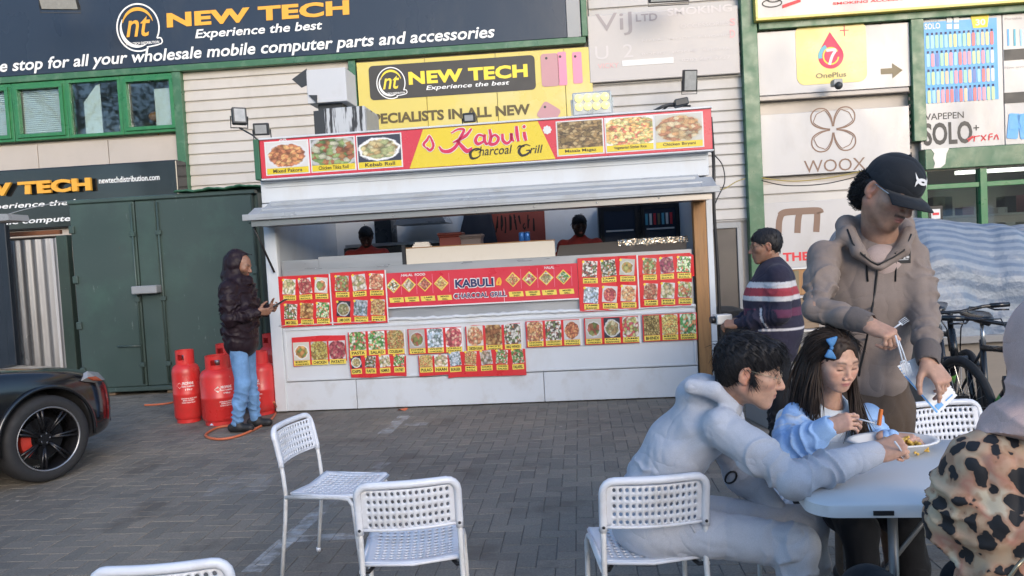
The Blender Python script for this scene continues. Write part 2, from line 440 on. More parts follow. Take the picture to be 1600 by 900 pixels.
# rooms behind the glass
for nm, (a, b, c, d) in (('office_room', WIN), ('shop_room', SHOP)):
    mb = MB(); z0, z1 = c - 0.6, d + 0.4
    mb.quad((a, 3.0, z0), (b, 3.0, z0), (b, 3.0, z1), (a, 3.0, z1)); mb.quad((a, 0.3, z0), (b, 0.3, z0), (b, 3.0, z0), (a, 3.0, z0))
    mb.quad((a, 3.0, z1), (b, 3.0, z1), (b, 0.3, z1), (a, 0.3, z1)); mb.quad((b, 0.3, z0), (b, 0.3, z1), (b, 3.0, z1), (b, 3.0, z0)); mb.quad((a, 0.3, z0), (a, 3.0, z0), (a, 3.0, z1), (a, 0.3, z1))
    mb.build('room_lining', M('room_wall'), bld)
# horizontal cladding boards
PITCH_B = 0.178
def boards(u0, u1, z0, z1, m):
    k = 0; z = z1; meshes = {}
    while z > z0 + 0.02:
        h = min(PITCH_B, z - z0)
        key = round(h, 3)
        if key not in meshes:
            L = u1 - u0
            # profile (y,z): flat face leaning out towards the foot, then a return lip under it
            prof = [(0.0, 0.0), (-0.012, -0.01), (-0.030, -(h - 0.035)), (-0.030, -(h - 0.022)), (-0.004, -(h - 0.012)), (0.0, -h)]
            mb = MB(); n = len(prof)
            vs = [(0, y, q) for y, q in prof] + [(L, y, q) for y, q in prof]
            mb.add(vs, [(i, i + 1, n + i + 1, n + i) for i in range(n - 1)])
            meshes[key] = mb.mesh(m, name='board')
        link('cladding_board', meshes[key], bld, (u0, 0.05 + random.uniform(-0.003, 0.003), z), (random.uniform(-0.004, 0.004), random.uniform(-0.0006, 0.0006), 0))
        z -= PITCH_B
u_l0, u_l1 = bu(291, 200)[0], bu(549, 160)[0]
zb = bu(600, 88)[1]
boards(u_l0, u_l1, 1.2, zb, M('cream_cladding'))
u_r0, u_r1 = bu(919, 100)[0], bu(1158, 100)[0]
boards(u_l1 + 0.12, u_r0 + 0.05, 1.2, 3.6, M('cream_cladding'))
zd = bu(1140, 352)[1]
boards(u_r0 + 0.055, u_r1, zd + 0.05, ZT - 0.4, M('grey_cladding'))
u_w0, u_w1 = bu(1190, 280)[0], bu(1421, 280)[0]
boards(u_w0, u_w1, 0.3, bu(1300, 282)[1], M('cream_cladding'))
# beige panels under the office windows
zt, zbm = bu(140, 217)[1], bu(140, 275)[1]
xs = [bu(x, 250)[0] for x in (-330, -220, -110, 0 - 52, 58, 169, 280)]
for a, b in zip(xs[:-1], xs[1:]):
    ibox('wall_panel', M('cream_panel'), bld, a + 0.006, b - 0.006, 0.03, 0.075, zbm - 0.5, zt - 0.03, bevel=0.004)
# fascia strip above the large sign
zs1 = bu(0, 26)[1]
ibox('fascia_strip', M('cream_panel'), bld, UL, bu(905, 5)[0], -0.02, 0.07, zs1 + 0.02, zs1 + 1.3, bevel=0.01)
# green steel posts and rails
def post(px0, px1, py, z0, z1, v0=-0.09, v1=0.06, nm='green_post'):
    a, b = bu(px0, py)[0], bu(px1, py)[0]
    return ibox(nm, M('green_paint'), bld, a, b, v0, v1, z0, z1, bevel=0.008)
zr = bu(500, 94)[1]
post(277.5, 291, 200, 1.0, zr - 0.05)
post(548, 559, 150, 2.0, zr - 0.05, -0.05)
ibox('green_rail', M('green_paint'), bld, UL, bu(915, 66)[0], -0.10, 0.05, zr - 0.045, zr + 0.06, bevel=0.006)
post(908, 917, 40, zr + 0.06, ZT - 0.5, -0.12)
post(1158, 1182, 100, 0.0, ZT - 0.3, -0.12)
post(1421, 1441, 130, SHOP[3] + 0.35, bu(1430, 22)[1], -0.11)
zt2 = bu(1500, 22)[1]
ibox('green_rail', M('green_paint'), bld, bu(1182, 45)[0], UR, -0.13, 0.05, zt2 - 0.06, zt2 + 0.06, bevel=0.006)
zq0, zq1 = bu(1520, 262)[1], bu(1520, 231)[1]
ibox('green_beam', M('green_paint'), bld, bu(1438, 245)[0], UR, -0.16, 0.06, zq0, zq1, bevel=0.008)
# torn pale patch of old film on the beam
pa = [bu(x, y, -0.165) for x, y in ((1455, 233), (1483, 231), (1479, 240), (1477, 256), (1470, 262), (1459, 263), (1461, 255), (1458, 247), (1460, 240))]
MB().slab(pa[::-1], -0.166, -0.1605).build('torn_film', M('pale_print'), bld)
# notched ends of the roller panels
for px in (1183, 1419):
    u = bu(px, 150)[0]
    for k in range(22):
        z = bu(px, 60)[1] - 0.11 * k
        ibox('panel_notch', M('black_metal'), bld, u - 0.012, u + 0.012, -0.045, -0.012, z, z + 0.05)
# ---- office windows
def window(px0, px1, casement, nm_blind):
    a, b = bu(px0, 172)[0], bu(px1, 172)[0]; z0, z1 = WIN[2] + 0.02, WIN[3] - 0.02
    w = empty('window', (0, 0, 0)); w.parent = bld
    t = 0.055
    def frame(x0, x1, q0, q1, t, y0, y1, nm):
        mb = MB(); mb.box(x0, x1, y0, y1, q0, q0 + t); mb.box(x0, x1, y0, y1, q1 - t, q1); mb.box(x0, x0 + t, y0, y1, q0 + t, q1 - t); mb.box(x1 - t, x1, y0, y1, q0 + t, q1 - t)
        return mb.build(nm, M('green_frame'), w, bevel=0.006)
    frame(a, b, z0, z1, t, -0.07, 0.08, 'frame')
    g = t
    if casement:
        frame(a + t - 0.005, b - t + 0.005, z0 + t - 0.005, z1 - t + 0.005, 0.06, -0.10, 0.0, 'casement')
        g = t + 0.055
    ibox('pane', M('window_glass'), w, a + g, b - g, -0.02, -0.012, z0 + g, z1 - g)
    if nm_blind == 'blind':
        n = 22
        for k in range(n):
            z = z0 + g + (z1 - z0 - 2 * g) * (k + 0.5) / n
            mb = MB(); mb.box(a + g, b - g, -0.016, 0.016, -0.001, 0.001)
            mb.build('blind_slat', M('blind'), w, loc=(0, 0.035, z), rot=(rad(62), 0, 0))
    elif nm_blind == 'half':
        m = (a * 0.45 + b * 0.55)
        MB().slab([(m - 0.28, z0 + g), (m + 0.02, z0 + g), (m + 0.02, z1 - g - 0.03), (m - 0.05, z1 - g - 0.05), (m - 0.28, z0 + 0.6)], 0.02, 0.025).build('leaning_board', M('blind'), w)
        MB().ball((b - g - 0.14, 0.4, z0 + 0.2), (0.14, 0.1, 0.12), 10, 8).build('desk_clutter', M('pale_print'), w, smooth=True)
    else:
        ibox('screen', M('blind'), w, a + 0.55 * (b - a), b - g, 0.02, 0.03, z0 + g, z1 - g - 0.12)
        MB().tube([(a + 0.3, 0.5, z0), (a + 0.3, 0.5, z0 + 0.35)], 0.01).ball((a + 0.27, 0.5, z0 + 0.38), (0.12, 0.1, 0.09), 10, 8).build('desk_plant', M('orange_side'), w, smooth=True)
for px0, px1, c, k in ((-310, -227, True, 'blind'), (-222, -147, False, 'half'), (-143, -62, True, 'blind'), (-58, 24, True, 'blind'), (25, 109, True, 'blind'), (109.5, 194, False, 'half'), (194.5, 281, True, 'screen')):
    window(px0, px1, c, k)
# ---- shop front on the right
def shop():
    z0, z1 = SHOP[2], zq0
    w = empty('shop_window', (0, 0, 0)); w.parent = bld
    zt_ = bu(1500, 291)[1]
    us = [bu(x, 310)[0] for x in (1440, 1533, 1640, 1745)]
    for k, u in enumerate(us):
        ibox('mullion', M('green_frame'), w, u - 0.05, u + 0.06, -0.08, 0.06, z0, z1 - 0.02, bevel=0.006)
    for a, b in zip(us[:-1], us[1:]):
        ibox('transom', M('green_frame'), w, a + 0.062, b - 0.052, -0.06, 0.05, zt_ - 0.03, zt_ + 0.05, bevel=0.006)
        ibox('pane', M('shop_glass'), w, a + 0.062, b - 0.052, -0.005, 0.002, z0, zt_ - 0.032)
        ibox('pane', M('shop_glass'), w, a + 0.062, b - 0.052, -0.005, 0.002, zt_ + 0.052, z1 - 0.02)
    # display inside: shelves, hanging goods, a ceiling light strip
    for z in (z0 + 0.35, z0 + 0.85):
        ibox('display_shelf', M('pale_print'), w, us[0] + 0.1, us[-1], 0.9, 1.3, z, z + 0.03)
    r2 = random.Random(5)
    for k in range(26):
        u = us[0] + 0.15 + r2.random() * (us[-1] - us[0] - 0.3); z = (z0 + 0.38) if k % 2 else (z0 + 0.88)
        h = 0.1 + 0.25 * r2.random()
        ibox('display_goods', M(r2.choice(['pale_print', 'brown_print', 'mauve_print', 'white_print', 'teal_print', 'dark_grey_print'])), w, u, u + 0.08 + 0.12 * r2.random(), 0.95, 1.2, z, z + h)
    a, b = bu(1449, 300)[0], bu(1471, 300)[0]; q0, q1 = bu(1460, 345)[1], bu(1460, 322)[1]
    ibox('notice', M('black_print'), w, a, b, -0.02, -0.012, q0, q1)
    ibox('notice_paper', M('white_print'), w, a + 0.04, b - 0.04, -0.024, -0.021, q0 + 0.03, q1 - 0.05)
    ibox('notice_bar', M('red_print'), w, a + 0.06, b - 0.06, -0.027, -0.0245, q0 + 0.09, q0 + 0.13)
shop()
# lit ceiling strip inside the shop
m_, n_, l_, b_ = newmat('shop_tube'); b_.inputs['Emission Color'].default_value = (1, 0.93, 0.8, 1); b_.inputs['Emission Strength'].default_value = 3.0
sl = ibox('shop_ceiling_lamp', M('shop_tube'), bld, bu(1560, 280)[0], bu(1720, 280)[0], 1.2, 1.3, SHOP[3] - 0.12, SHOP[3] - 0.06)
# ---- side door between kiosk and unit
du0, du1 = bu(1100, 420)[0], bu(1158, 420)[0]
ibox('door', M('door_brown'), bld, du0, du1 - 0.06, -0.02, 0.05, 0.02, zd - 0.05, bevel=0.006)
mb = MB(); mb.box(du0 - 0.1, du1 + 0.02, -0.05, 0.07, zd - 0.045, zd + 0.045); mb.box(du1 - 0.055, du1 + 0.02, -0.05, 0.07, 0, zd - 0.045)
mb.build('door_frame', M('sign_grey'), bld, bevel=0.006)
# ------------------------------------------------------------------ signs fixed to the unit (own things)
def sign_root(name, label, v=0.0, cat='sign'):
    return empty(name, BF.pt(0, v, 0), BF.yaw, label, cat)
def lets(parent, m, items, y, name='lettering'):
    for it in items:
        s, (x0, y0), (x1, y1) = it[:3]; kw = it[3] if len(it) > 3 else {}
        a = bu(x0, y0); b = bu(x1, y1); mb = MB()
        put_text(mb, s, a[0], b[0], a[1], b[1], y, **kw); mb.build(name, m, parent)
def nt_logo(parent, cx, cz, r, y, m_ring, m_in, m_txt=None):
    """round monogram: open ring with a tail, crescent inside it, italic letters"""
    mb = MB()
    arc = lambda R, a0, a1, n=26, ox=0, oz=0: [(cx + ox + R * math.cos(rad(a0 + (a1 - a0) * k / n)), cz + oz + R * 1.08 * math.sin(rad(a0 + (a1 - a0) * k / n))) for k in range(n + 1)]
    stroke(mb, arc(r, -30, 295), r * 0.07, y, 2)
    stroke(mb, [(cx + r * 0.86, cz - r * 0.54), (cx + r * 1.05, cz - r * 0.55), (cx + r * 1.05, cz - r * 0.80), (cx + r * 0.35, cz - r * 0.92)], r * 0.06, y, 3)
    stroke(mb, arc(r * 0.80, 150, 300, ox=-r * 0.02), [r * (0.02 + 0.14 * math.sin(math.pi * k / 26)) for k in range(27)], y, 2)
    put_text(mb, 'NEW TECH DISTRIBUTION', cx - r * 0.62, cx + r * 0.95, cz - r * 0.78, cz - r * 0.66, y, bold=0.02)
    mb.build('logo_ring', m_ring, parent)
    mb = MB()
    stroke(mb, arc(r * 0.74, 15, 165, oz=r * 0.05), [r * (0.03 + 0.13 * math.sin(math.pi * k / 26)) for k in range(27)], y, 2)
    put_text(mb, 'nt', cx - r * 0.58, cx + r * 0.60, cz - r * 0.42, cz + r * 0.50, y, bold=0.01, shear=0.28)
    mb.build('logo_letters', m_in, parent)
# 1 large navy sign
s1 = sign_root('shop_sign', 'huge navy sign with orange lettering across the top left of the unit')
ur = bu(885, 40)[0]; z0_, z1_ = zr + 0.062, zs1 + 0.015
ibox('panel', M('navy_sign'), s1, UL, ur, -0.10, 0.06, z0_, z1_ + 0.9, bevel=0.006)
ibox('end_panel', M('sign_grey'), s1, ur + 0.004, bu(907, 40)[0], -0.09, 0.06, z0_, z1_ + 0.9, bevel=0.006)
Y = -0.106
lets(s1, M('orange_letter'), [('NEW TECH', (266, 46.5), (548, 3), dict(bold=0.045, shear=0.02, space=1.05))], Y - 0.003)
lets(s1, M('white_letter'), [('Experience the best', (310, 67), (506, 35), dict(bold=0.018, shear=0.2)),
     ("One stop for all your wholesale mobile computer parts and accessories", (-27, 123), (773, 42), dict(bold=0.018, shear=0.2)), ('DISTRIBUTION', (617, 3), (720, -14), dict(bold=0.02))], Y)
c_ = bu(221, 46); nt_logo(s1, c_[0], c_[1], 0.36, Y - 0.001, M('white_letter'), M('orange_letter'))
# 2 lower black sign box
s2 = sign_root('shop_sign', 'black box sign with raised orange lettering low beside the green container')
q0, q1 = bu(100, 358)[1], bu(100, 266)[1]
ibox('panel', M('black_sign'), s2, UL, bu(279, 300, -0.42)[0], -0.42, 0.02, q0, q1, bevel=0.02, seg=2)
ibox('trim', M('cream_panel'), s2, UL, bu(279, 300, -0.42)[0] + 0.02, -0.30, 0.0, q0 - 0.12, q0 - 0.005)
def lets2(m, s, p0, p1, y, kw, nm='lettering', dep=0):
    a = bu(*p0, -0.42); b = bu(*p1, -0.42); mb = MB()
    put_text(mb, s, a[0], b[0], a[1], b[1], y, **kw)
    if dep:
        o = mb.build(nm, m, s2); o.modifiers.new('solid', 'SOLIDIFY').thickness = -dep; return o
    return mb.build(nm, m, s2)
lets2(M('orange_letter'), 'NEW TECH', (-78, 312), (146, 278), -0.47, dict(bold=0.05, space=1.05), 'raised_lettering', 0.045)
lets2(M('white_letter'), 'newtechdistribution.com', (155, 287), (249, 272), -0.424, dict(bold=0.015))
lets2(M('white_letter'), 'Experience the best', (-30, 331), (152, 309), -0.424, dict(bold=0.015, shear=0.2))
lets2(M('white_letter'), 'mobile computer parts', (-28, 356), (168, 333), -0.424, dict(bold=0.02, shear=0.2))
# 3 yellow sheet sign in four panels
s3 = sign_root('shop_sign', 'yellow four-panel sign with phones printed on it above the food kiosk')
us = [bu(x, 130)[0] for x in (559.5, 666, 776, 883, 926)]; q0, q1 = bu(740, 210)[1], bu(740, 85)[1] - 0.02
for a, b in zip(us[:-1], us[1:]):
    ibox('panel', M('yellow_sheet'), s3, a + 0.004, b - 0.004, -0.05, -0.01, q0, q1, bevel=0.003)
p = bu(580, 158); q = bu(835, 87)
MB().slab(rrect(p[0], q[0], p[1], q[1], 0.07), -0.056, -0.052).build('dark_field', M('dark_grey_print'), s3)
c_ = bu(612, 131); nt_logo(s3, c_[0], c_[1], 0.235, -0.06, M('white_letter'), M('yellow_print'))
lets(s3, M('yellow_print'), [('NEW TECH', (640, 134), (824, 101), dict(bold=0.045, space=1.05))], -0.060)
lets(s3, M('white_letter'), [('Experience the best', (667, 144), (796, 126.5), dict(bold=0.012, shear=0.2))], -0.060)
lets(s3, M('olive_print'), [('SPECIALISTS IN ALL NEW', (574, 196), (828, 163), dict(bold=0.04))], -0.055)
def phone(x0, y0, x1, y1, m, tilt=0):
    a = bu(x0, y1); b = bu(x1, y0); r = 0.35 * min(b[0] - a[0], b[1] - a[1]) * 0.5
    pts = rrect(a[0], b[0], a[1], b[1], r); cx = (a[0] + b[0]) / 2; cz = (a[1] + b[1]) / 2
    pts = [(cx + (x - cx) * math.cos(tilt) - (z - cz) * math.sin(tilt), cz + (x - cx) * math.sin(tilt) + (z - cz) * math.cos(tilt)) for x, z in pts]
    MB().slab(pts, -0.058, -0.052).build('phone_print', m, s3)
    mb = MB(); disc(mb, cx - 0.3 * (b[0] - a[0]) * 0.6, cz + 0.36 * (b[1] - a[1]), 0.022, -0.0595, 10); mb.build('lens_print', M('dark_grey_print'), s3)
phone(847, 84, 872, 137, M('mauve_print')); phone(873, 82, 884, 135, M('pink_print')); phone(896, 82, 908, 132, M('pink_print')); phone(843, 163, 872, 192, M('mauve_print'), -0.6)
# 4 faded sign
s4 = sign_root('faded_sign', 'sun-bleached white sign with ghostly lettering right of the yellow sign')
a = bu(922, 131); b = bu(1151, 8)
flat('bleached', (0.46, 0.435, 0.425))
ibox('panel', M('bleached'), s4, a[0], b[0], -0.06, -0.02, a[1], b[1] - 0.02, bevel=0.01)
lets(s4, M('faded_grey_print'), [('LTD', (993, 36), (1026, 22), dict(bold=0.02)), ('ViJ', (931, 60), (986, 20), {})], -0.064)
lets(s4, M('faded_print'), [('U  2', (930, 95), (988, 70), {}), ('OCCESSORIES', (1062, 46), (1138, 34), dict(bold=0.02)), ('NZLA   MODS   E-LIQUID', (1002, 68), (1140, 54), dict(bold=0.02)),
     ('BONG   BONG   SHISHA', (1002, 88), (1140, 75), dict(bold=0.02)), ('0203 689 2727', (1064, 98), (1140, 88), dict(bold=0.02)), ('SMOKING', (1042, 27), (1142, 8), dict(bold=0.02))], -0.064)
lets(s4, M('faded_red_print'), [('S', (1139, 42), (1147, 30), dict(bold=0.02)), ('D', (1139, 61), (1147, 48), dict(bold=0.02)), ('VICKY', (934, 109), (966, 99), {})], -0.064)
a = bu(972, 108); b = bu(1051, 88); ibox('taped_strip', M('white_print'), s4, a[0], b[0], -0.066, -0.0625, a[1] + 0.03, b[1] - 0.03)
# 5 top right sign
s5 = sign_root('shop_sign', 'framed white sign about smoking accessories at the top right corner')
a = bu(1178, 31); z5 = bu(1300, 30)[1]
ibox('panel', M('white_panel'), s5, a[0], UR, -0.22, -0.02, z5 + 0.03, z5 + 1.2)
ibox('frame_bar', M('yellow_sheet'), s5, a[0] - 0.04, UR, -0.25, 0.0, z5 - 0.01, z5 + 0.03, bevel=0.006)
ibox('frame_bar', M('yellow_sheet'), s5, a[0] - 0.04, a[0] - 0.002, -0.25, 0.0, z5 + 0.032, z5 + 1.2, bevel=0.006)
lets(s5, M('red_print'), [('SMOKING ACCESSORIES \u2022 HOUSEHOLD GOODS', (1293, 15), (1560, -8), dict(bold=0.03))], -0.224)
mb = MB()
for cx, cy, r in ((1200, 12, 0.10), (1203, 6, 0.07)):
    c = bu(cx, cy); stroke(mb, [(c[0] + r * 1.5 * math.cos(t * 0.3), c[1] + r * 0.6 * math.sin(t * 0.3)) for t in range(22)], 0.02, -0.224, 2)
mb.build('pipe_print', M('dark_grey_print'), s5)
a = bu(1216, 20); b = bu(1244, 10)
MB().slab([(a[0], a[1]), (b[0], a[1] + 0.08), (b[0], b[1] + 0.05), (a[0], b[1] - 0.03)], -0.228, -0.223).build('pack_print', M('red_print'), s5)
# 6-8 white roller panels
def panel(name, label, p0, p1):
    a = bu(*p0); b = bu(*p1); o = sign_root(name, label)
    ibox('panel', M('white_panel'), o, a[0], b[0], -0.05, 0.0, a[1], b[1], bevel=0.006)
    return o
s6 = panel('wall_panel_sign', 'white wall panel with yellow app-like square logo and brown arrow', (1184, 151), (1418, 36))
ibox('rail', M('cream_panel'), s6, bu(1184, 155)[0], bu(1418, 155)[0], -0.07, 0.0, bu(1300, 152)[1], bu(1300, 145)[1], bevel=0.01)
a = bu(1244, 135); b = bu(1350, 30); zz = b[1] - 0.04
MB().slab(rrect(a[0], b[0], a[1], zz, 0.13, 6), -0.056, -0.0515).build('yellow_square', M('yellow_sheet'), s6)
cx, cz = bu(1296, 84)
mb = MB()   # drop with a ring and a stroke
drop = [(cx + 0.20 * math.cos(rad(t)), cz - 0.05 + 0.20 * math.sin(rad(t))) for t in range(150, 391, 12)]
mb.slab(drop + [(cx - 0.005, cz + 0.33)], -0.060, -0.0565); mb.build('drop_print', M('crimson_print'), s6)
mb = MB(); stroke(mb, [(cx + 0.12 * math.cos(rad(t)), cz - 0.05 + 0.13 * math.sin(rad(t))) for t in range(30, 360, 20)], 0.022, -0.0625, 3); mb.build('ring_print', M('yellow_print'), s6)
mb = MB(); stroke(mb, [(cx - 0.17 * math.cos(rad(t)), cz - 0.05 + 0.17 * math.sin(rad(t))) for t in range(-10, 80, 15)], 0.06, -0.0615, 3); mb.build('ring_shine', M('teal_print'), s6)
mb = MB(); stroke(mb, [(cx - 0.07, cz + 0.04), (cx + 0.07, cz + 0.04), (cx + 0.02, cz - 0.05), (cx - 0.03, cz - 0.19)], 0.045, -0.0635, 4); mb.build('numeral_print', M('white_print'), s6)
mb = MB(); px_, pz_ = bu(1317, 49); mb.box(px_ - 0.006, px_ + 0.006, -0.061, -0.0565, pz_ - 0.09, pz_ + 0.09); mb.box(px_ - 0.07, px_ - 0.008, -0.061, -0.0565, pz_ - 0.006, pz_ + 0.006); mb.box(px_ + 0.008, px_ + 0.07, -0.061, -0.0565, pz_ - 0.006, pz_ + 0.006); mb.build('plus_print', M('crimson_print'), s6)
lets(s6, M('brown_print'), [('OnePlus', (1273, 124), (1320, 113), dict(bold=0.012))], -0.0605)
ax, az = bu(1390, 112)
MB().slab([(ax - 0.16, az - 0.045), (ax + 0.02, az - 0.045), (ax + 0.02, az - 0.12), (ax + 0.18, az), (ax + 0.02, az + 0.12), (ax + 0.02, az + 0.045), (ax - 0.16, az + 0.045)], -0.056, -0.0515).build('arrow_print', M('brown_print'), s6)
s7 = panel('wall_panel_sign', 'white wall panel with bronze four-leaf knot logo and thin capitals', (1186, 277), (1418, 166))
cx, cz = bu(1300, 203); mb = MB()
for k in range(4):
    th = rad(45 + 90 * k); R = Matrix.Rotation(th, 2)
    for sc, w in ((1.0, 0.022), (0.84, 0.014)):
        lobe = [(0.04, -0.03), (0.16, -0.12 * sc), (0.30, -0.155 * sc), (0.40 * sc, -0.09 * sc), (0.43 * sc, 0), (0.40 * sc, 0.09 * sc), (0.30, 0.155 * sc), (0.16, 0.12 * sc), (0.04, 0.03)]
        stroke(mb, [(cx + (R @ Vector(p))[0], cz + (R @ Vector(p))[1]) for p in lobe], w, -0.053 - 0.002 * (sc < 1), 4)
mb.build('logo_print', M('bronze_print'), s7)
lets(s7, M('bronze_print'), [('WOOX', (1255, 271), (1350, 246), {})], -0.053)
s8 = panel('wall_panel_sign', 'white wall panel with large rounded dark m and red lettering', (1187, 425), (1418, 305))
a = bu(1212, 366); b = bu(1276, 327)
mb = MB(); h = b[1] - a[1]; w = b[0] - a[0]
for k in (0, 1, 2): stroke(mb, [(a[0] + 0.03 + k * w * 0.45 + 0.1 * 0, a[1]), (a[0] + 0.05 + k * w * 0.45, a[1] + h * 0.55), (a[0] + 0.10 + k * w * 0.42, a[1] + h * 0.95)], 0.10, -0.053 - k * 0.0005, 5)
stroke(mb, [(a[0] + 0.06, a[1] + h * 0.80), (a[0] + 0.14, a[1] + h * 0.93), (a[0] + w * 0.5, a[1] + h * 0.95), (b[0], a[1] + h * 0.93), (b[0] + 0.04, a[1] + h * 0.8)], 0.11, -0.0550, 5)
mb.build('letter_print', M('bronze_print'), s8)
lets(s8, M('red_print'), [('THE UK', (1222, 409), (1300, 391), dict(bold=0.035))], -0.053)
ibox('small_plate', M('bronze_print'), s7, bu(1375, 260)[0], bu(1392, 260)[0], -0.056, -0.0515, bu(1380, 250)[1], bu(1380, 244)[1])
# 9-10 posters on the right
s9 = sign_root('poster_panel', 'white poster panel with blue grid of colourful pens')
a = bu(1437, 240); b = bu(1562, 22)
ibox('panel', M('white_panel'), s9, a[0], b[0], -0.05, 0.0, zq1 + 0.01, zt2 - 0.07, bevel=0.006)
p = bu(1441, 167); q = bu(1554, 26)
ibox('blue_field', M('blue_print'), s9, p[0], q[0], -0.056, -0.0515, p[1] + 0.04, q[1] - 0.03)
r3 = random.Random(11); pens = []
for nm, c in (('pen_pink', (0.75, 0.32, 0.38)), ('pen_red', (0.70, 0.20, 0.20)), ('pen_yellow', (0.72, 0.66, 0.30)), ('pen_lime', (0.52, 0.66, 0.36)), ('pen_peach', (0.74, 0.52, 0.36)), ('pen_pale', (0.62, 0.66, 0.72)), ('pen_indigo', (0.16, 0.22, 0.48)), ('pen_green', (0.36, 0.60, 0.44)), ('pen_sky', (0.34, 0.58, 0.74))):
    pens.append(flat(nm, c))
pw = (q[0] - p[0] - 0.1) / 15
for row in range(4):
    zc = bu(1500, 62 + row * 28.5)[1]
    for k in range(15):
        u = p[0] + 0.06 + pw * k
        mb = MB(); mb.slab(rrect(0, pw * 0.72, -0.105, 0.105, 0.02, 2), -0.0605, -0.057)
        mb.build('pen_print', r3.choice(pens), s9, loc=(u, 0, zc - 0.02))
        mb = MB(); mb.box(0.01, pw * 0.6, -0.0605, -0.057, 0.088, 0.125); mb.build('pen_cap_print', M('navy_print'), s9, loc=(u, 0, zc))
lets(s9, M('white_print'), [('SOLO', (1442, 48), (1466, 37), dict(bold=0.03)), ('VAPEPEN', (1442, 37), (1464, 31), dict(bold=0.02))], -0.0585)
for gx in (1480, 1491):
    for gy in (33, 43):
        c = bu(gx, gy); ibox('icon_print', M('white_print'), s9, c[0] - 0.04, c[0] + 0.04, -0.0605, -0.057, c[1] - 0.04, c[1] + 0.04)
c = bu(1528, 36)
MB().slab([(c[0] - 0.11, c[1] - 0.09), (c[0] + 0.11, c[1] - 0.09), (c[0] + 0.14, c[1] + 0.10), (c[0] - 0.14, c[1] + 0.10)], -0.0605, -0.057).build('badge_print', M('yellow_print'), s9)
lets(s9, M('white_print'), [('30', (1521, 42), (1536, 31), dict(bold=0.03))], -0.063)
lets(s9, M('dark_grey_print'), [('VAPEPEN', (1443, 189), (1503, 175), dict(bold=0.008)), ('SOLO', (1441, 229), (1516, 189), dict(bold=0.03)), ('+', (1518, 205), (1527, 196), dict(bold=0.01))], -0.053)
mb = MB(); 
for pts in ([(1508, 219), (1518, 213), (1510, 222)], [(1512, 218), (1522, 214), (1528, 213)], [(1520, 213), (1519, 222)], [(1530, 212), (1537, 220)], [(1538, 211), (1530, 221)], [(1542, 220), (1543, 211), (1548, 210)], [(1543, 215), (1548, 214)], [(1550, 219), (1554, 211), (1557, 219)]):
    stroke(mb, [bu(*t) for t in pts], 0.018, -0.0565, 3)
mb.build('scrawl_print', M('red_print'), s9)
s10 = sign_root('poster_panel', 'white poster panel with grey bands and blue packs at the right edge')
u0 = bu(1565, 100)[0]
ibox('panel', M('white_panel'), s10, u0, UR, -0.05, 0.0, zq1 + 0.01, zt2 - 0.07, bevel=0.006)
for y in (88, 155):
    a = bu(1566, y + 8); ibox('band_print', M('dark_grey_print'), s10, a[0], a[0] + 1.4, -0.056, -0.0515, a[1], a[1] + 0.17)
for k in range(5):
    a = bu(1571 + k * 10, 73); ibox('pen_print', M(['blue_print', 'teal_print', 'pen_sky'][k % 3]) if k % 3 < 2 else pens[8], s10, a[0], a[0] + 0.03, -0.056, -0.0515, a[1], a[1] + 0.26)
for x, tl in ((1580, 0.12), (1597, -0.12), (1614, 0.1)):
    a = bu(x, 198); mb = MB(); mb.slab(rrect(-0.085, 0.085, -0.2, 0.2, 0.03), -0.060, -0.0525); mb.box(-0.06, 0.06, -0.064, -0.0605, -0.06, 0.06)
    mb.build('pack_print', M('blue_print'), s10, loc=(a[0], 0, a[1]), rot=(0, tl, 0))
lets(s10, M('faded_grey_print'), [('Portable pod kit', (1567, 34), (1620, 26), {}), ('New arrival pens', (1567, 110), (1620, 102), {})], -0.053)
# ------------------------------------------------------------------ the far side of the yard, behind the camera: an unseen unit added to shade the low sun, trees seen in reflections
pmat('brick_unit', (0.20, 0.13, 0.10), 0.8, var=0.15, scale=2); pmat('bark', (0.10, 0.075, 0.055), 0.9, var=0.25, scale=9); pmat('leaf', (0.055, 0.10, 0.03), 0.6, var=0.35, scale=2.5)
ob = empty('opposite_unit', (0, -24, 0), 0, 'brick industrial unit across the yard behind the camera', 'building')
ibox('wall', M('brick_unit'), ob, -34, 40, -12, 0, 0, BEHIND_H); ibox('roof', M('sign_grey'), ob, -34.3, 40.3, -12.3, 0.3, BEHIND_H + 0.002, BEHIND_H + 0.35)
for k in range(9):
    ibox('window', M('window_glass'), ob, -30 + k * 7.5, -26 + k * 7.5, 0.01, 0.05, 3.2, 4.4); ibox('roller_door', M('white_metal'), ob, -30 + k * 7.5, -26.5 + k * 7.5, 0.01, 0.06, 0.02, 2.9)
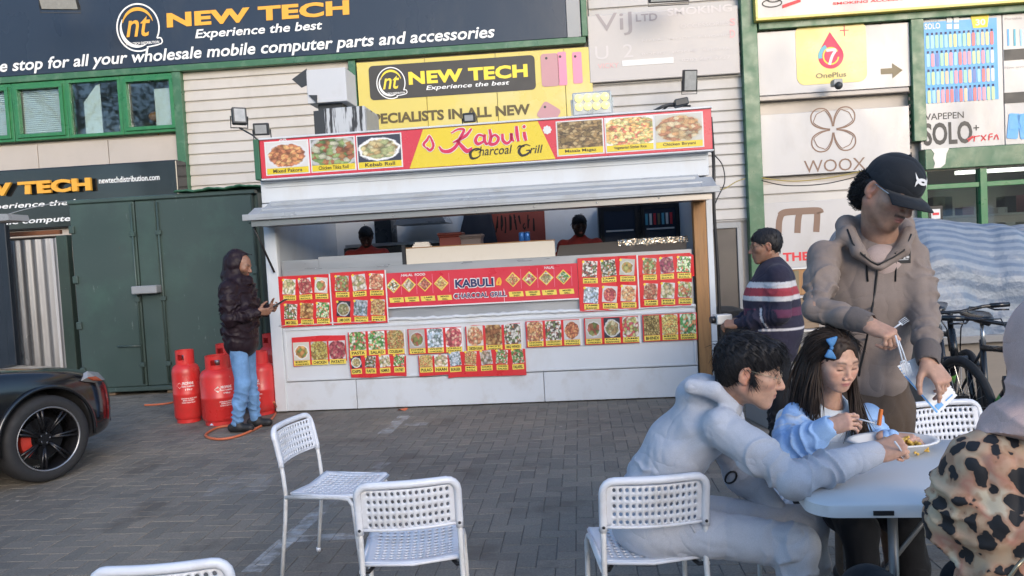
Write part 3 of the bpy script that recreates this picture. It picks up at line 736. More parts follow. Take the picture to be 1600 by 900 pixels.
def tree(x, y, h, seed, label):
    r = random.Random(seed); o = empty('yard_tree', (x, y, 0), 0, label, 'tree', 'trees behind the camera')
    mb = MB(); mb.tube([(0, 0, 0), (0.1, 0.05, h * 0.3), (0.0, 0.1, h * 0.55), (0.1, 0, h * 0.85)], [0.2, 0.15, 0.1, 0.03], 8)
    tips = []
    for k in range(9):
        a = r.uniform(0, 6.28); z = h * r.uniform(0.35, 0.7); L = h * r.uniform(0.18, 0.3); e = (L * math.cos(a), L * math.sin(a), z + L * 0.7); tips.append(e); mb.tube([(0, 0.05, z), (e[0] * 0.5, e[1] * 0.5, z + L * 0.4), e], [0.07, 0.045, 0.015], 6)
    mb.build('trunk', M('bark'), o, smooth=True); mb = MB()
    for k in range(2600):
        c = r.choice(tips + [(0, 0, h * 0.9), (0, 0, h * 0.75)]); p = Vector((c[0] + r.gauss(0, h * 0.09), c[1] + r.gauss(0, h * 0.09), c[2] + r.gauss(0, h * 0.07))); u = Vector((r.gauss(0, 1), r.gauss(0, 1), r.gauss(0, 1))).normalized() * 0.10; v = u.orthogonal().normalized() * 0.05
        mb.add([p - u, p + v, p + u, p - v], [(0, 1, 2, 3)])
    tag(mb.build('crown', M('leaf'), o), kind='stuff')
tree(-17, -6, 11.5, 1, 'leafy tree reflected in the left of the navy sign'); tree(-13, -10, 10, 2, 'leafy tree behind the camera to the left'); tree(-22.5, -9, 14, 3, 'leafy tree farthest left behind the camera')
# ------------------------------------------------------------------ the food kiosk
pmat('kiosk_white', (0.56, 0.59, 0.62), 0.42, var=0.05, scale=2.0, stain=(0.47, 0.45, 0.42), sscale=2.2, samt=0.45, stretch=(1.2, 1, 0.5), bump=0.05)
pmat('kiosk_skirt', (0.56, 0.59, 0.62), 0.45, var=0.05, scale=2.0, stain=(0.36, 0.32, 0.27), sscale=3.0, samt=0.45, stretch=(1.2, 1, 1), bump=0.05)
pmat('counter_steel', (0.40, 0.405, 0.41), 0.38, metal=0.55, var=0.12, scale=3, stretch=(0.4, 1, 3), stain=(0.28, 0.26, 0.24), sscale=3, samt=0.4)
pmat('cream_board', (0.60, 0.55, 0.47), 0.5, var=0.05, scale=2, stain=(0.42, 0.35, 0.26), sscale=4, samt=0.3)
pmat('wood_post', (0.33, 0.17, 0.065), 0.6, var=0.25, scale=7, stretch=(6, 6, 0.6), stain=(0.16, 0.08, 0.03), sscale=6, samt=0.6)
pmat('menu_red', (0.58, 0.032, 0.036), 0.32, var=0.07, scale=4)
pmat('menu_red_b', (0.56, 0.035, 0.055), 0.32, var=0.07, scale=4)
pmat('sign_yellow', (0.66, 0.50, 0.025), 0.3, var=0.05, scale=3)
pmat('caption_yellow', (0.74, 0.58, 0.10), 0.4, var=0.08, scale=12)
pmat('inner_wall', (0.74, 0.76, 0.76), 0.5, var=0.08, scale=2, stain=(0.55, 0.54, 0.5), samt=0.4)
pmat('fridge_dark', (0.02, 0.024, 0.028), 0.3); pmat('tub_red', (0.24, 0.05, 0.035), 0.5); pmat('can_blue', (0.03, 0.14, 0.45), 0.3, metal=0.3)
pmat('navy_steel2', (0.02, 0.024, 0.035), 0.8); pmat('green_end', (0.03, 0.11, 0.06), 0.5)
# chequer plate: raised bars in the bump of a bright metal
m, n, l, b = newmat('chequer_plate')
p_ = mapping(n, l, coord(n), (26, 26, 26), rot=(0, rad(45), 0))
w1 = n.new('ShaderNodeTexBrick'); w1.inputs['Scale'].default_value = 1.0; w1.inputs['Mortar Size'].default_value = 0.18; w1.offset = 0.5
sx = n.new('ShaderNodeSeparateXYZ'); l.new(p_, sx.inputs[0]); cx_ = n.new('ShaderNodeCombineXYZ'); l.new(sx.outputs[0], cx_.inputs[0]); l.new(sx.outputs[2], cx_.inputs[1])
l.new(cx_.outputs[0], w1.inputs['Vector'])
bump_n(n, l, b, w1.outputs['Fac'], 0.9, 0.01)
b.inputs['Metallic'].default_value = 0.85; b.inputs['Roughness'].default_value = 0.33
l.new(mix_rgb(n, l, w1.outputs['Fac'], (0.50, 0.46, 0.42), (0.36, 0.33, 0.30)), b.inputs['Base Color'])
# food pictures: heaps of pieces on a plate, different palette for each kind
FOODS = []
def food_mat(name, pal, plate, cell, bgc, shape=0.42, oval=1.0):
    m, n, l, b = newmat(name)
    g = coord(n, 'Generated'); oi = n.new('ShaderNodeObjectInfo')
    c0 = n.new('ShaderNodeCombineXYZ'); l.new(oi.outputs['Random'], c0.inputs[0]); l.new(oi.outputs['Random'], c0.inputs[2])
    vm = n.new('ShaderNodeVectorMath'); vm.operation = 'MULTIPLY_ADD'; l.new(c0.outputs[0], vm.inputs[0]); vm.inputs[1].default_value = (37, 0, 91); l.new(g, vm.inputs[2])
    wv = noise_n(n, l, 5, 2, vm.outputs[0])
    v2 = n.new('ShaderNodeVectorMath'); v2.operation = 'MULTIPLY_ADD'; l.new(wv.outputs['Color'], v2.inputs[0]); v2.inputs[1].default_value = (0.16, 0, 0.16); l.new(vm.outputs[0], v2.inputs[2])
    vo = n.new('ShaderNodeTexVoronoi'); vo.inputs['Scale'].default_value = cell; l.new(v2.outputs[0], vo.inputs['Vector'])
    sc = n.new('ShaderNodeSeparateColor'); l.new(vo.outputs['Color'], sc.inputs[0])
    k = len(pal); col = ramp_n(n, l, sc.outputs[0], [(i / k, c) for i, c in enumerate(pal)], 'CONSTANT')
    col = mix_rgb(n, l, 1.0, col, ramp_n(n, l, vo.outputs['Distance'], [(0.0, 1.25), (0.45, 0.95), (0.8, 0.45)]), 'MULTIPLY')
    fn = noise_n(n, l, 40, 3, vm.outputs[0]); col = mix_rgb(n, l, 1.0, col, ramp_n(n, l, fn.outputs[0], [(0.3, 0.7), (0.7, 1.3)]), 'MULTIPLY')
    # distance from the middle, wobbled
    sp = n.new('ShaderNodeSeparateXYZ'); l.new(g, sp.inputs[0])
    dx = math_n(n, l, 'SUBTRACT', sp.outputs[0], 0.5); dz = math_n(n, l, 'MULTIPLY', math_n(n, l, 'SUBTRACT', sp.outputs[2], 0.47), oval)
    dd = math_n(n, l, 'SQRT', math_n(n, l, 'ADD', math_n(n, l, 'MULTIPLY', dx, dx), math_n(n, l, 'MULTIPLY', dz, dz)))
    dd = math_n(n, l, 'ADD', dd, math_n(n, l, 'MULTIPLY', math_n(n, l, 'SUBTRACT', wv.outputs[0], 0.5), 0.22))
    pl = ramp_n(n, l, dd, [(shape + 0.06, plate), (shape + 0.10, bgc)])
    f = ramp_n(n, l, dd, [(shape, 0.0), (shape + 0.03, 1.0)])
    col = mix_rgb(n, l, f, col, pl)
    hs = n.new('ShaderNodeHueSaturation'); hs.inputs['Saturation'].default_value = 0.88; r2 = math_n(n, l, 'FRACT', math_n(n, l, 'MULTIPLY', oi.outputs['Random'], 7.3)); l.new(math_n(n, l, 'ADD', 0.465, math_n(n, l, 'MULTIPLY', oi.outputs['Random'], 0.07)), hs.inputs['Hue']); l.new(math_n(n, l, 'ADD', 0.7, math_n(n, l, 'MULTIPLY', r2, 0.6)), hs.inputs['Value']); l.new(col, hs.inputs['Color']); col = hs.outputs[0]
    l.new(col, b.inputs['Base Color']); b.inputs['Roughness'].default_value = 0.4
    FOODS.append(m); return m
WHT, CRM = (0.62, 0.62, 0.62), (0.55, 0.50, 0.42)
food_mat('food_pakora', [(0.62, 0.16, 0.04), (0.5, 0.10, 0.03), (0.68, 0.28, 0.08), (0.35, 0.06, 0.02)], WHT, 9, (0.60, 0.58, 0.56))
food_mat('food_tikka', [(0.45, 0.05, 0.03), (0.25, 0.34, 0.08), (0.60, 0.55, 0.40), (0.5, 0.12, 0.04), (0.40, 0.46, 0.14)], WHT, 7, (0.30, 0.31, 0.28), 0.55)
food_mat('food_kebab', [(0.45, 0.32, 0.15), (0.35, 0.20, 0.08), (0.55, 0.47, 0.28), (0.30, 0.30, 0.12)], WHT, 7, (0.03, 0.035, 0.05), 0.40, 1.1)
food_mat('food_magaz', [(0.35, 0.26, 0.05), (0.22, 0.17, 0.03), (0.46, 0.38, 0.12), (0.14, 0.10, 0.02)], WHT, 12, (0.5, 0.48, 0.4), 0.75)
food_mat('food_rice', [(0.62, 0.30, 0.05), (0.66, 0.42, 0.12), (0.50, 0.10, 0.03), (0.60, 0.50, 0.20), (0.35, 0.33, 0.08)], WHT, 14, (0.62, 0.60, 0.56), 0.60)
food_mat('food_biryani', [(0.60, 0.22, 0.08), (0.55, 0.30, 0.14), (0.64, 0.45, 0.28), (0.45, 0.10, 0.05)], CRM, 8, (0.58, 0.56, 0.52), 0.46)
food_mat('food_salad', [(0.10, 0.30, 0.05), (0.45, 0.52, 0.28), (0.06, 0.20, 0.04), (0.55, 0.12, 0.05), (0.55, 0.58, 0.46)], WHT, 8, (0.58, 0.60, 0.58), 0.60)
food_mat('food_wings', [(0.50, 0.20, 0.05), (0.36, 0.10, 0.03), (0.60, 0.33, 0.12), (0.25, 0.07, 0.02)], WHT, 6, (0.56, 0.55, 0.53), 0.62)
food_mat('food_shawarma', [(0.60, 0.52, 0.36), (0.50, 0.36, 0.20), (0.30, 0.30, 0.10), (0.64, 0.60, 0.50)], WHT, 5, (0.55, 0.57, 0.60), 0.52)
food_mat('food_red', [(0.40, 0.04, 0.04), (0.30, 0.025, 0.03), (0.50, 0.10, 0.08), (0.55, 0.30, 0.2)], WHT, 7, (0.62, 0.6, 0.6), 0.54)
food_mat('food_fish', [(0.40, 0.46, 0.50), (0.55, 0.60, 0.64), (0.16, 0.22, 0.20), (0.30, 0.42, 0.50)], WHT, 7, (0.25, 0.42, 0.50), 0.6)
food_mat('food_curry', [(0.50, 0.14, 0.04), (0.58, 0.24, 0.06), (0.42, 0.34, 0.10), (0.20, 0.26, 0.06)], WHT, 4, (0.50, 0.48, 0.42), 0.36, 1.1)
food_mat('food_fries', [(0.62, 0.42, 0.10), (0.56, 0.32, 0.06), (0.40, 0.16, 0.05), (0.66, 0.52, 0.20)], WHT, 9, (0.50, 0.46, 0.44), 0.58)
food_mat('food_mix', [(0.56, 0.54, 0.46), (0.12, 0.20, 0.05), (0.36, 0.12, 0.05), (0.60, 0.58, 0.54), (0.10, 0.08, 0.06)], WHT, 9, (0.6, 0.6, 0.6), 0.6)
FOOD = {m.name[5:]: m for m in FOODS}
pmat('awning_grey', (0.38, 0.40, 0.42), 0.4, metal=0.2, var=0.06, scale=2, stain=(0.26, 0.25, 0.23), sscale=2.5, samt=0.6, stretch=(1, 3, 1))
KF = Frame(-2.618, 8.106, -5.27)
KYAW = KF.yaw
kio = empty('food_kiosk', KF.o, KYAW, 'white food kiosk with raised hatch awning and picture sign along its roof', 'food kiosk')
def ku(px, py, off=0.0): return KF(px, py, off)
W, DP = 4.66, 2.3
kw = M('kiosk_white')
# body: lower front wall panels
ju = [0.02, ku(556, 600)[0], ku(850, 600)[0], 4.50]
for a, b in zip(ju[:-1], ju[1:]):
    ibox('skirt_panel', M('kiosk_skirt'), kio, a + 0.003, b - 0.003, 0.005, 0.05, 0.012, 0.322, bevel=0.004)
ibox('front_panel', kw, kio, 0.02, 4.50, 0.008, 0.05, 0.328, 0.935, bevel=0.004)
mb = MB(); a, b, c, d = 0.14, 4.485, 0.335, 0.905; t = 0.022
mb.box(a, b, -0.006, 0.010, c, c + t); mb.box(a, b, -0.006, 0.010, d - t, d); mb.box(a, a + t, -0.006, 0.010, c + t, d - t); mb.box(b - t, b, -0.006, 0.010, c + t, d - t)
mb.build('panel_moulding', kw, kio, bevel=0.004)
# uneven sealed joint (white filler) along the sill
mb = MB(); r4 = random.Random(4); rings = []
for k in range(90):
    u = 0.10 + (4.40) * k / 89; h = 0.022 + 0.012 * r4.random(); dz = 0.935 + 0.012 * r4.random()
    rings.append([(u, -0.016 - 0.006 * r4.random(), dz), (u, 0.02, dz - h * 0.5), (u, 0.02, dz + h * 0.6), (u, -0.008, dz + h)])
mb.loft(rings); mb.build('sill_filler', kw, kio, smooth=True)
ibox('corner_post', kw, kio, 0.0, 0.13, -0.012, 0.09, 0.012, 2.25, bevel=0.008)
ibox('wooden_post', M('wood_post'), kio, 4.512, 4.638, -0.03, 0.09, 0.012, 2.06, bevel=0.005)
ibox('side_edge', kw, kio, 4.642, 4.70, -0.025, 0.02, 0.012, 2.24, bevel=0.004)
ibox('side_wall', kw, kio, 4.60, 4.68, 0.092, DP, 0.012, 2.88)
ibox('side_wall', kw, kio, 0.0, 0.06, 0.092, DP, 0.012, 2.88)
ibox('back_wall', M('inner_wall'), kio, 0.06, 4.60, DP - 0.06, DP, 0.012, 2.86)
ibox('floor_panel', M('sign_grey'), kio, 0.06, 4.60, 0.052, DP - 0.06, 0.012, 0.08)
ibox('roof', kw, kio, -0.01, 4.69, 0.06, 0.55, 2.862, 2.90, bevel=0.01); ibox('roof', kw, kio, -0.01, 4.69, 1.95, DP + 0.02, 2.862, 2.90, bevel=0.01); ibox('roof', kw, kio, 2.2, 2.6, 0.552, 1.948, 2.862, 2.90)  # unseen openings left in roof and ceiling to brighten the inside with sky light
ibox('ceiling', M('inner_wall'), kio, 0.062, 4.598, 0.07, 0.45, 2.27, 2.30)
ibox('fascia', kw, kio, 0.0, 4.69, 0.0, 0.06, 2.26, 2.86, bevel=0.004)
ibox('fascia_trim', kw, kio, 0.02, 4.68, -0.022, -0.001, 2.465, 2.488, bevel=0.004)
ibox('fascia_trim', kw, kio, 0.06, 4.66, -0.012, -0.001, 2.42, 2.428)
# raised hatch used as awning
mb = MB(); th = 0.028; A, B = (-0.005, 2.275), (-0.42, 2.098)
mb.slab([(0.02, 0), (4.66, 0), (4.70, 0.001), (4.70, 0.0015)], 0, 0)
mb = MB()
def awn(u0, u1, a, b, t):
    return [[(u, a[0], a[1]), (u, b[0], b[1]), (u, b[0], b[1] - t), (u, a[0], a[1] - t)] for u in (u0, u1)]
mb.loft(awn(0.10, 4.58, A, B, th)); aw = mb.build('awning', M('awning_grey'), kio, bevel=0.004)
mb = MB()
for u0, u1, a, b in ((0.0, 0.12, (-0.20, 2.20), (-0.43, 2.10)), (4.56, 4.70, (-0.10, 2.235), (-0.43, 2.10))): mb.loft(awn(u0, u1, a, b, 0.03))
mb.box(-0.02, 4.71, -0.462, -0.431, 2.055, 2.118)
mb.build('awning_edge', M('awning_grey'), aw, bevel=0.004)
mb = MB(); mb.box(0.16, 4.53, -0.155, -0.125, 2.212, 2.245); mb.box(0.10, 4.58, -0.27, -0.255, 2.155, 2.182); mb.build('awning_rib', M('awning_grey'), aw, bevel=0.003)
ibox('gutter_line', M('sign_grey'), aw, 0.12, 4.55, -0.4655, -0.4625, 2.074, 2.079)
o_ = ibox('chequer_fascia', M('chequer_plate'), kio, 0.05, 4.64, -0.41, -0.395, 1.995, 2.063)
ibox('chequer_return', M('chequer_plate'), kio, 0.05, 4.64, -0.394, 0.0, 2.0, 2.008)
r5 = random.Random(8)
for k in range(7):
    u = 0.3 + k * 0.65 + r5.uniform(-0.1, 0.1); MB().ball((0, 0, 0), 0.008, 8, 6).build('fixing_screw', M('steel'), kio, smooth=True, loc=(u, -0.413, 2.02 + r5.uniform(-0.01, 0.02)))
# gas strut on the left
MB().tube([(0.105, -0.05, 1.52), (0.03, -0.34, 2.02)], 0.012).build('gas_strut', M('black_metal'), kio, smooth=True)
# counter front (steel), boards above it
ibox('counter_front', M('counter_steel'), kio, 0.16, 4.49, 0.03, 0.055, 0.94, 1.525, bevel=0.003)
ibox('counter_guard', M('counter_steel'), kio, 0.15, 0.56, 0.05, 0.062, 1.45, 1.632); ibox('counter_guard', M('counter_steel'), kio, 0.562, 1.48, 0.05, 0.064, 1.45, 1.655)
ibox('counter_board', M('cream_board'), kio, 1.515, 3.095, 0.058, 0.075, 1.515, 1.69, bevel=0.003)
ibox('board_edge', M('wood_post'), kio, 1.515, 3.095, 0.060, 0.30, 1.692, 1.700)
ibox('counter_upright', M('black_metal'), kio, 1.475, 1.51, 0.045, 0.09, 1.52, 1.73)
# folded chequer sheet leaning back
mb = MB(); mb.add([(3.10, 0.06, 1.505), (4.44, 0.06, 1.53), (4.47, 0.16, 1.655), (3.14, 0.16, 1.635), (3.10, 0.068, 1.505), (4.44, 0.068, 1.53), (4.47, 0.168, 1.655), (3.14, 0.168, 1.635)], [(0, 1, 2, 3), (7, 6, 5, 4), (0, 4, 5, 1), (1, 5, 6, 2), (2, 6, 7, 3), (3, 7, 4, 0)])
mb.build('chequer_sheet', M('chequer_plate'), kio)
# crumpled foil along its top
pmat('foil', (0.75, 0.68, 0.58), 0.22, metal=1.0, var=0.1)
mb = MB(); nx, nz = 60, 8; r6 = random.Random(9)
vs = [(3.75 + 0.72 * i / nx, 0.125 + 0.035 * j / nz - 0.012 - 0.014 * r6.random(), 1.595 + 0.065 * j / nz + 0.004 * r6.random()) for j in range(nz + 1) for i in range(nx + 1)]
mb.add(vs, [(j * (nx + 1) + i, j * (nx + 1) + i + 1, (j + 1) * (nx + 1) + i + 1, (j + 1) * (nx + 1) + i) for j in range(nz) for i in range(nx)])
mb.build('foil_strip', M('foil'), kio)
ibox('work_counter', M('counter_steel'), kio, 0.2, 4.45, 0.30, 0.75, 1.36, 1.40)
# ------------------------------------------------------------------ things inside the kiosk
KT = lambda u, v, z: KF.pt(u, v, z)
fr = empty('drinks_fridge', KT(4.08, 1.75, 0.08), KYAW, 'dark glass-fronted drinks fridge inside the kiosk', 'fridge')
ibox('cabinet', M('fridge_dark'), fr, -0.48, 0.52, -0.05, 0.42, 0, 2.05, bevel=0.01)
for k in (0, 1):
    a = -0.45 + k * 0.5; mb = MB(); mb.box(a, a + 0.46, -0.08, -0.052, 0.25, 0.29); mb.box(a, a + 0.46, -0.08, -0.052, 1.96, 2.0); mb.box(a, a + 0.04, -0.08, -0.052, 0.29, 1.96); mb.box(a + 0.42, a + 0.46, -0.08, -0.052, 0.29, 1.96)
    mb.build('door_frame', M('black_metal'), fr)
    ibox('door_glass', M('navy_sign'), fr, a + 0.04, a + 0.42, -0.07, -0.06, 0.29, 1.96)
    for q in range(4): ibox('price_strip', M('pale_print'), fr, a + 0.06, a + 0.40, -0.074, -0.0705, 0.62 + 0.36 * q, 0.64 + 0.36 * q)
for q in range(7):
    ibox('bottle_row', M(['teal_print', 'pale_print', 'red_print', 'brown_print'][q % 4]), fr, 0.10 + 0.05 * q, 0.13 + 0.05 * q, -0.0745, -0.0705, 1.76, 1.90)
ps = empty('wall_poster', KT(2.55, DP - 0.08, 1.55), KYAW, 'red poster with black scrawl hung on the kiosk back wall', 'poster')
ibox('sheet', M('tub_red'), ps, -0.36, 0.36, -0.012, 0.0, 0, 0.62)
mb = MB(); r7 = random.Random(2)
for q in range(9): stroke(mb, [(-0.28 + 0.06 * q + r7.uniform(-.02, .02), 0.3 + r7.uniform(0, .25)) for _ in range(5)], 0.016, -0.0145, 4)
mb.build('scrawl_print', M('black_print'), ps)
ap = empty('hanging_apron', KT(2.02, DP - 0.10, 1.45), KYAW, 'dark navy apron hanging behind the kiosk counter', 'apron')
mb = MB(); rings = []
for k in range(9):
    z = 0.72 * k / 8; w = 0.27 - 0.10 * (k / 8) ** 2
    rings.append([(w * math.cos(t) * (1 + 0.05 * math.sin(7 * t + k)), -0.05 + 0.05 * math.sin(t) + 0.012 * math.sin(5 * t), z) for t in [2 * math.pi * i / 20 for i in range(20)]])
mb.loft(rings); mb.build('cloth', M('navy_steel2'), ap, smooth=True)
def tub(u, v, z, w, h, m, lab, nm='food_tub'):
    t = empty(nm, KT(u, v, z), KYAW, lab, 'tub')
    mb = MB(); pr = [(0.42, 0), (0.47, 0.02), (0.5, 1.0), (0.53, 1.0), (0.53, 1.04), (0.49, 1.04), (0.46, 0.1), (0.0, 0.08)]
    mb.lathe([(r * w, z_ * h) for r, z_ in pr], 4, Matrix.Rotation(rad(45), 4, 'Z')); mb.build('tub_body', m, t, bevel=0.006)
    ibox('lid_rim', m, t, -w * 0.40, w * 0.40, -w * 0.40, w * 0.40, h * 1.045, h * 1.12, bevel=0.006)
tub(1.93, 0.55, 1.40, 0.34, 0.40, M('tub_red'), 'red plastic tub on the kiosk counter, left of the grey one')
pmat('tub_grey', (0.22, 0.17, 0.16), 0.5)
tub(2.16, 0.55, 1.40, 0.32, 0.37, M('tub_grey'), 'greyish plastic tub on the kiosk counter beside the red one')
for k, (u, lab) in enumerate(((2.74, 'left blue drink can on the kiosk counter'), (2.80, 'right blue drink can on the kiosk counter'))):
    t = empty('drink_can', KT(u, 0.25, 1.702), KYAW, lab, 'can', 'blue cans on the counter')
    MB().lathe([(0.022, 0), (0.031, 0.008), (0.031, 0.085), (0.026, 0.097), (0.0, 0.095)], 14).build('can_body', M('can_blue'), t, smooth=True)
    MB().lathe([(0.025, 0.0975), (0.026, 0.100), (0.0, 0.0985)], 14).build('can_lid', M('steel'), t, smooth=True)
hd = empty('cooker_hood', KT(1.15, 1.75, 1.40), KYAW, 'grey steel cooker under the hood at the left inside the kiosk', 'cooker')
ibox('oven_body', M('fridge_dark'), hd, -0.75, 0.55, -0.3, 0.4, -1.32, 0.36, bevel=0.01); ibox('hot_plate', M('counter_steel'), hd, -0.72, 0.52, -0.32, 0.38, 0.362, 0.40)
MB().slab([(-0.12, 0.62), (0.55, 0.62), (0.42, 0.85), (0.05, 0.85)], -0.2, 0.35).build('hood', M('counter_steel'), hd)
ibox('flue', M('fridge_dark'), hd, -0.42, -0.2, 0.0, 0.3, 0.402, 0.86)
bx = empty('paper_stack', KT(1.66, 0.2, 1.702), KYAW, 'small pile of folded paper at the left end of the cream board', 'paper')
for k in range(3): MB().box(-0.09 + 0.01 * k, 0.10 - 0.01 * k, -0.06, 0.06, 0, 0.016).build('paper_sheet', M('pale_print'), bx, loc=(0, 0, 0.0175 * k), rot=(0, 0, 0.1 * k))
# ------------------------------------------------------------------ roof sign
rs = empty('roof_sign', KF.pt(0, -0.005, 0), KYAW, 'long roof sign with food pictures and red brush lettering on yellow', 'sign')
z0, z1 = 2.505, 2.908; SL, SR = 0.0, 4.72
ibox('sign_box', M('menu_red_b'), rs, SL + 0.06, SR, -0.10, -0.005, z0, z1, bevel=0.006)
ibox('end_cap', M('green_end'), rs, SL, SL + 0.058, -0.12, -0.005, z0 - 0.01, z1 + 0.01, bevel=0.006)
ibox('top_trim', M('kiosk_white'), rs, SL + 0.06, SR + 0.01, -0.115, 0.0, z1 + 0.001, z1 + 0.02, bevel=0.004)
ibox('bottom_trim', M('kiosk_white'), rs, SL + 0.06, SR + 0.01, -0.115, 0.0, z0 - 0.018, z0 - 0.001, bevel=0.004)
su = lambda px, py: ku(px, py, -0.11)
def sx_(px): return ku(px, 240, -0.11)[0]
def picture(px0, px1, cap, food):
    a, b = ku(px0, 245, -0.11)[0], ku(px1, 245, -0.11)[0]
    ibox('white_border', M('white_print'), rs, a - 0.014, b + 0.014, -0.1035, -0.101, z0 + 0.028, z1 - 0.022)
    ibox('food_photo', FOOD[food], rs, a, b, -0.107, -0.104, z0 + 0.102, z1 - 0.034)
    c = ibox('caption_strip', M('sign_yellow'), rs, a, b, -0.107, -0.104, z0 + 0.040, z0 + 0.101)
    mb = MB(); put_text(mb, cap, a + 0.15 * (b - a), b - 0.15 * (b - a), z0 + 0.052, z0 + 0.090, -0.109, bold=0.015); mb.build('lettering', M('charcoal_print'), c)
picture(416, 481, 'Mixed Pakora', 'pakora'); picture(487, 554, 'Chicken Tikka Roll', 'tikka'); picture(560, 627, 'Kebab Roll', 'kebab')
picture(873, 943, 'Masala Magaz', 'magaz'); picture(949, 1022, 'Vegetarian Sizzler Rice', 'rice'); picture(1026, 1099, 'Chicken Biryani', 'biryani')
def pts(*q): return [su(*t) for t in q]
ye = pts((640, 262), (868, 248), (840, 190), (661, 202))
ye = [(ye[0][0], z0 + 0.006), (ye[1][0], z0 + 0.006), (ye[2][0], z1 - 0.006), (ye[3][0], z1 - 0.006)]
MB().slab(ye, -0.106, -0.1015).build('yellow_field', M('sign_yellow'), rs)
# brush lettering "Kabuli": white outline below, red above
def brush(w_add, y, m, nm):
    S = lambda *q: [su(*t) for t in q]; mb = MB(); wa = w_add; s = 0.0066
    def st(p, w, n=6): stroke(mb, S(*p), [x * s + wa for x in w], y, n)
    y_ = y
    st([(686, 229), (692, 236), (703, 236), (713, 228), (720, 214), (725, 203), (716, 202), (705, 208)], [2.5, 5, 6, 5, 4.5, 4, 3, 2])
    st([(737, 201), (728, 212), (716, 219), (708, 223)], [3, 5, 4, 2])
    st([(714, 219), (722, 229), (730, 236), (738, 231)], [3, 6, 7, 2.5])
    # a b u l i
    st([(757, 213), (748, 211), (743, 219), (747, 225), (756, 221)], [3, 3.5, 5, 5, 3]); st([(758, 210), (757, 218), (760, 225), (764, 223)], [4, 5, 4, 2])
    st([(765, 202), (767, 214), (766, 225), (775, 224), (779, 216), (773, 211), (767, 216)], [4, 5, 5, 4.5, 4.5, 3.5, 2.5])
    st([(785, 209), (786, 219), (792, 224), (798, 219), (799, 208)], [4, 5, 4.5, 3.5, 4.5]); st([(799, 208), (800, 217), (803, 221)], [4, 5, 2.5])
    st([(807, 197), (808, 209), (810, 221)], [4, 5.5, 4]); st([(819, 206), (820, 213), (822, 220)], [4.5, 5.5, 4])
    c = su(819, 198); disc(mb, c[0], c[1], 0.017 + wa / 2, y, 10)
    # flame
    st([(668, 233), (662, 226), (668, 218), (671, 212), (676, 222), (677, 229), (672, 234)], [1, 4, 4, 1.5, 4, 4, 1]); st([(667, 231), (672, 235), (678, 231)], [3, 4, 2])
    mb.build(nm, m, rs)
brush(0.013, -0.1085, M('white_print'), 'lettering_outline'); brush(0.0, -0.1105, M('crimson_print'), 'lettering')
def script(txt, p0, p1, w):
    a, b = su(*p0), su(*p1); mb = MB(); put_text(mb, txt, a[0], b[0], a[1], b[1], -0.1105, bold=w, shear=0.25); return mb
mb = script('harcoal', (749, 243.5), (800, 226), 0.006)
v_ = script('rill', (828, 240), (848, 226), 0.006); mb.add(v_.v, v_.f)
S = lambda *q: [su(*t) for t in q]
stroke(mb, S((752, 234), (747, 232), (740, 234), (735, 239), (737, 247), (744, 247), (751, 243)), [0.006, 0.012, 0.02, 0.03, 0.026, 0.016, 0.006], -0.1105, 5)
stroke(mb, S((742, 236), (747, 234), (752, 234), (748, 239)), [0.006, 0.014, 0.012, 0.006], -0.1105, 4)
stroke(mb, S((829, 228), (822, 226), (814, 230), (811, 237), (816, 243), (825, 240), (828, 235), (822, 235)), [0.006, 0.012, 0.02, 0.03, 0.024, 0.02, 0.014, 0.008], -0.1105, 5)
stroke(mb, S((808, 232), (812, 228), (820, 229)), [0.006, 0.016, 0.006], -0.1105, 4)
mb.build('script_lettering', M('charcoal_print'), rs)
# white flower badge
c = su(855, 203); mb = MB()
for k in range(8): disc(mb, c[0] + 0.03 * math.cos(k * math.pi / 4), c[1] + 0.03 * math.sin(k * math.pi / 4), 0.015, -0.1045 - 0.0003 * k, 8)
disc(mb, c[0], c[1], 0.028, -0.1075, 12); mb.build('badge_print', M('white_print'), rs)
c = su(441, 217); mb = MB(); put_text(mb, 'AR', c[0] - 0.04, c[0] + 0.05, z1 - 0.022, z1 + 0.0, -0.104, bold=0.02); mb.build('sticker_print', M('white_print'), rs)
# ------------------------------------------------------------------ menu boards stuck to the front
CAPS = ['CHICKEN TIKKA', 'LAMB KOFTA', 'MIX GRILL', 'DONNER', 'SEEKH KEBAB', 'WRAP ROLL', 'BURGER', 'ROAST CHICKEN', 'LAMB CHOPS', 'CHIPS', 'NAAN ROLL', 'FRIED FISH', 'SHAWARMA', 'MASALA FISH']
r8 = random.Random(21)
_ph = {}
def photo_mesh(w, h, food):
    key = (round(w, 3), round(h, 3), food)
    if key not in _ph: _ph[key] = MB().slab([(-w / 2, -h / 2), (w / 2, -h / 2), (w / 2, h / 2), (-w / 2, h / 2)], -0.003, 0).mesh(FOOD[food], name='photo')
    return _ph[key]
def caption(parent, u0, u1, q0, q1, y, text, tilt=0.0, lines=1):
    cx, cz = (u0 + u1) / 2, (q0 + q1) / 2
    w, h = u1 - u0, q1 - q0
    c = MB().slab([(-w / 2, -h / 2), (w / 2, -h / 2), (w / 2, h / 2), (-w / 2, h / 2)], -0.0025, 0).build('caption_strip', M('caption_yellow'), parent, loc=(cx, y, cz), rot=(0, tilt, 0))
    mb = MB(); L = text.split('\n')
    for i, t in enumerate(L):
        hh = h / len(L); zc = h / 2 - hh * (i + 0.5)
        put_text(mb, t, -w * 0.40, w * 0.40, zc - hh * 0.30, zc + hh * 0.30, -0.0042, bold=0.03)
    mb.build('lettering', M('charcoal_print'), c)
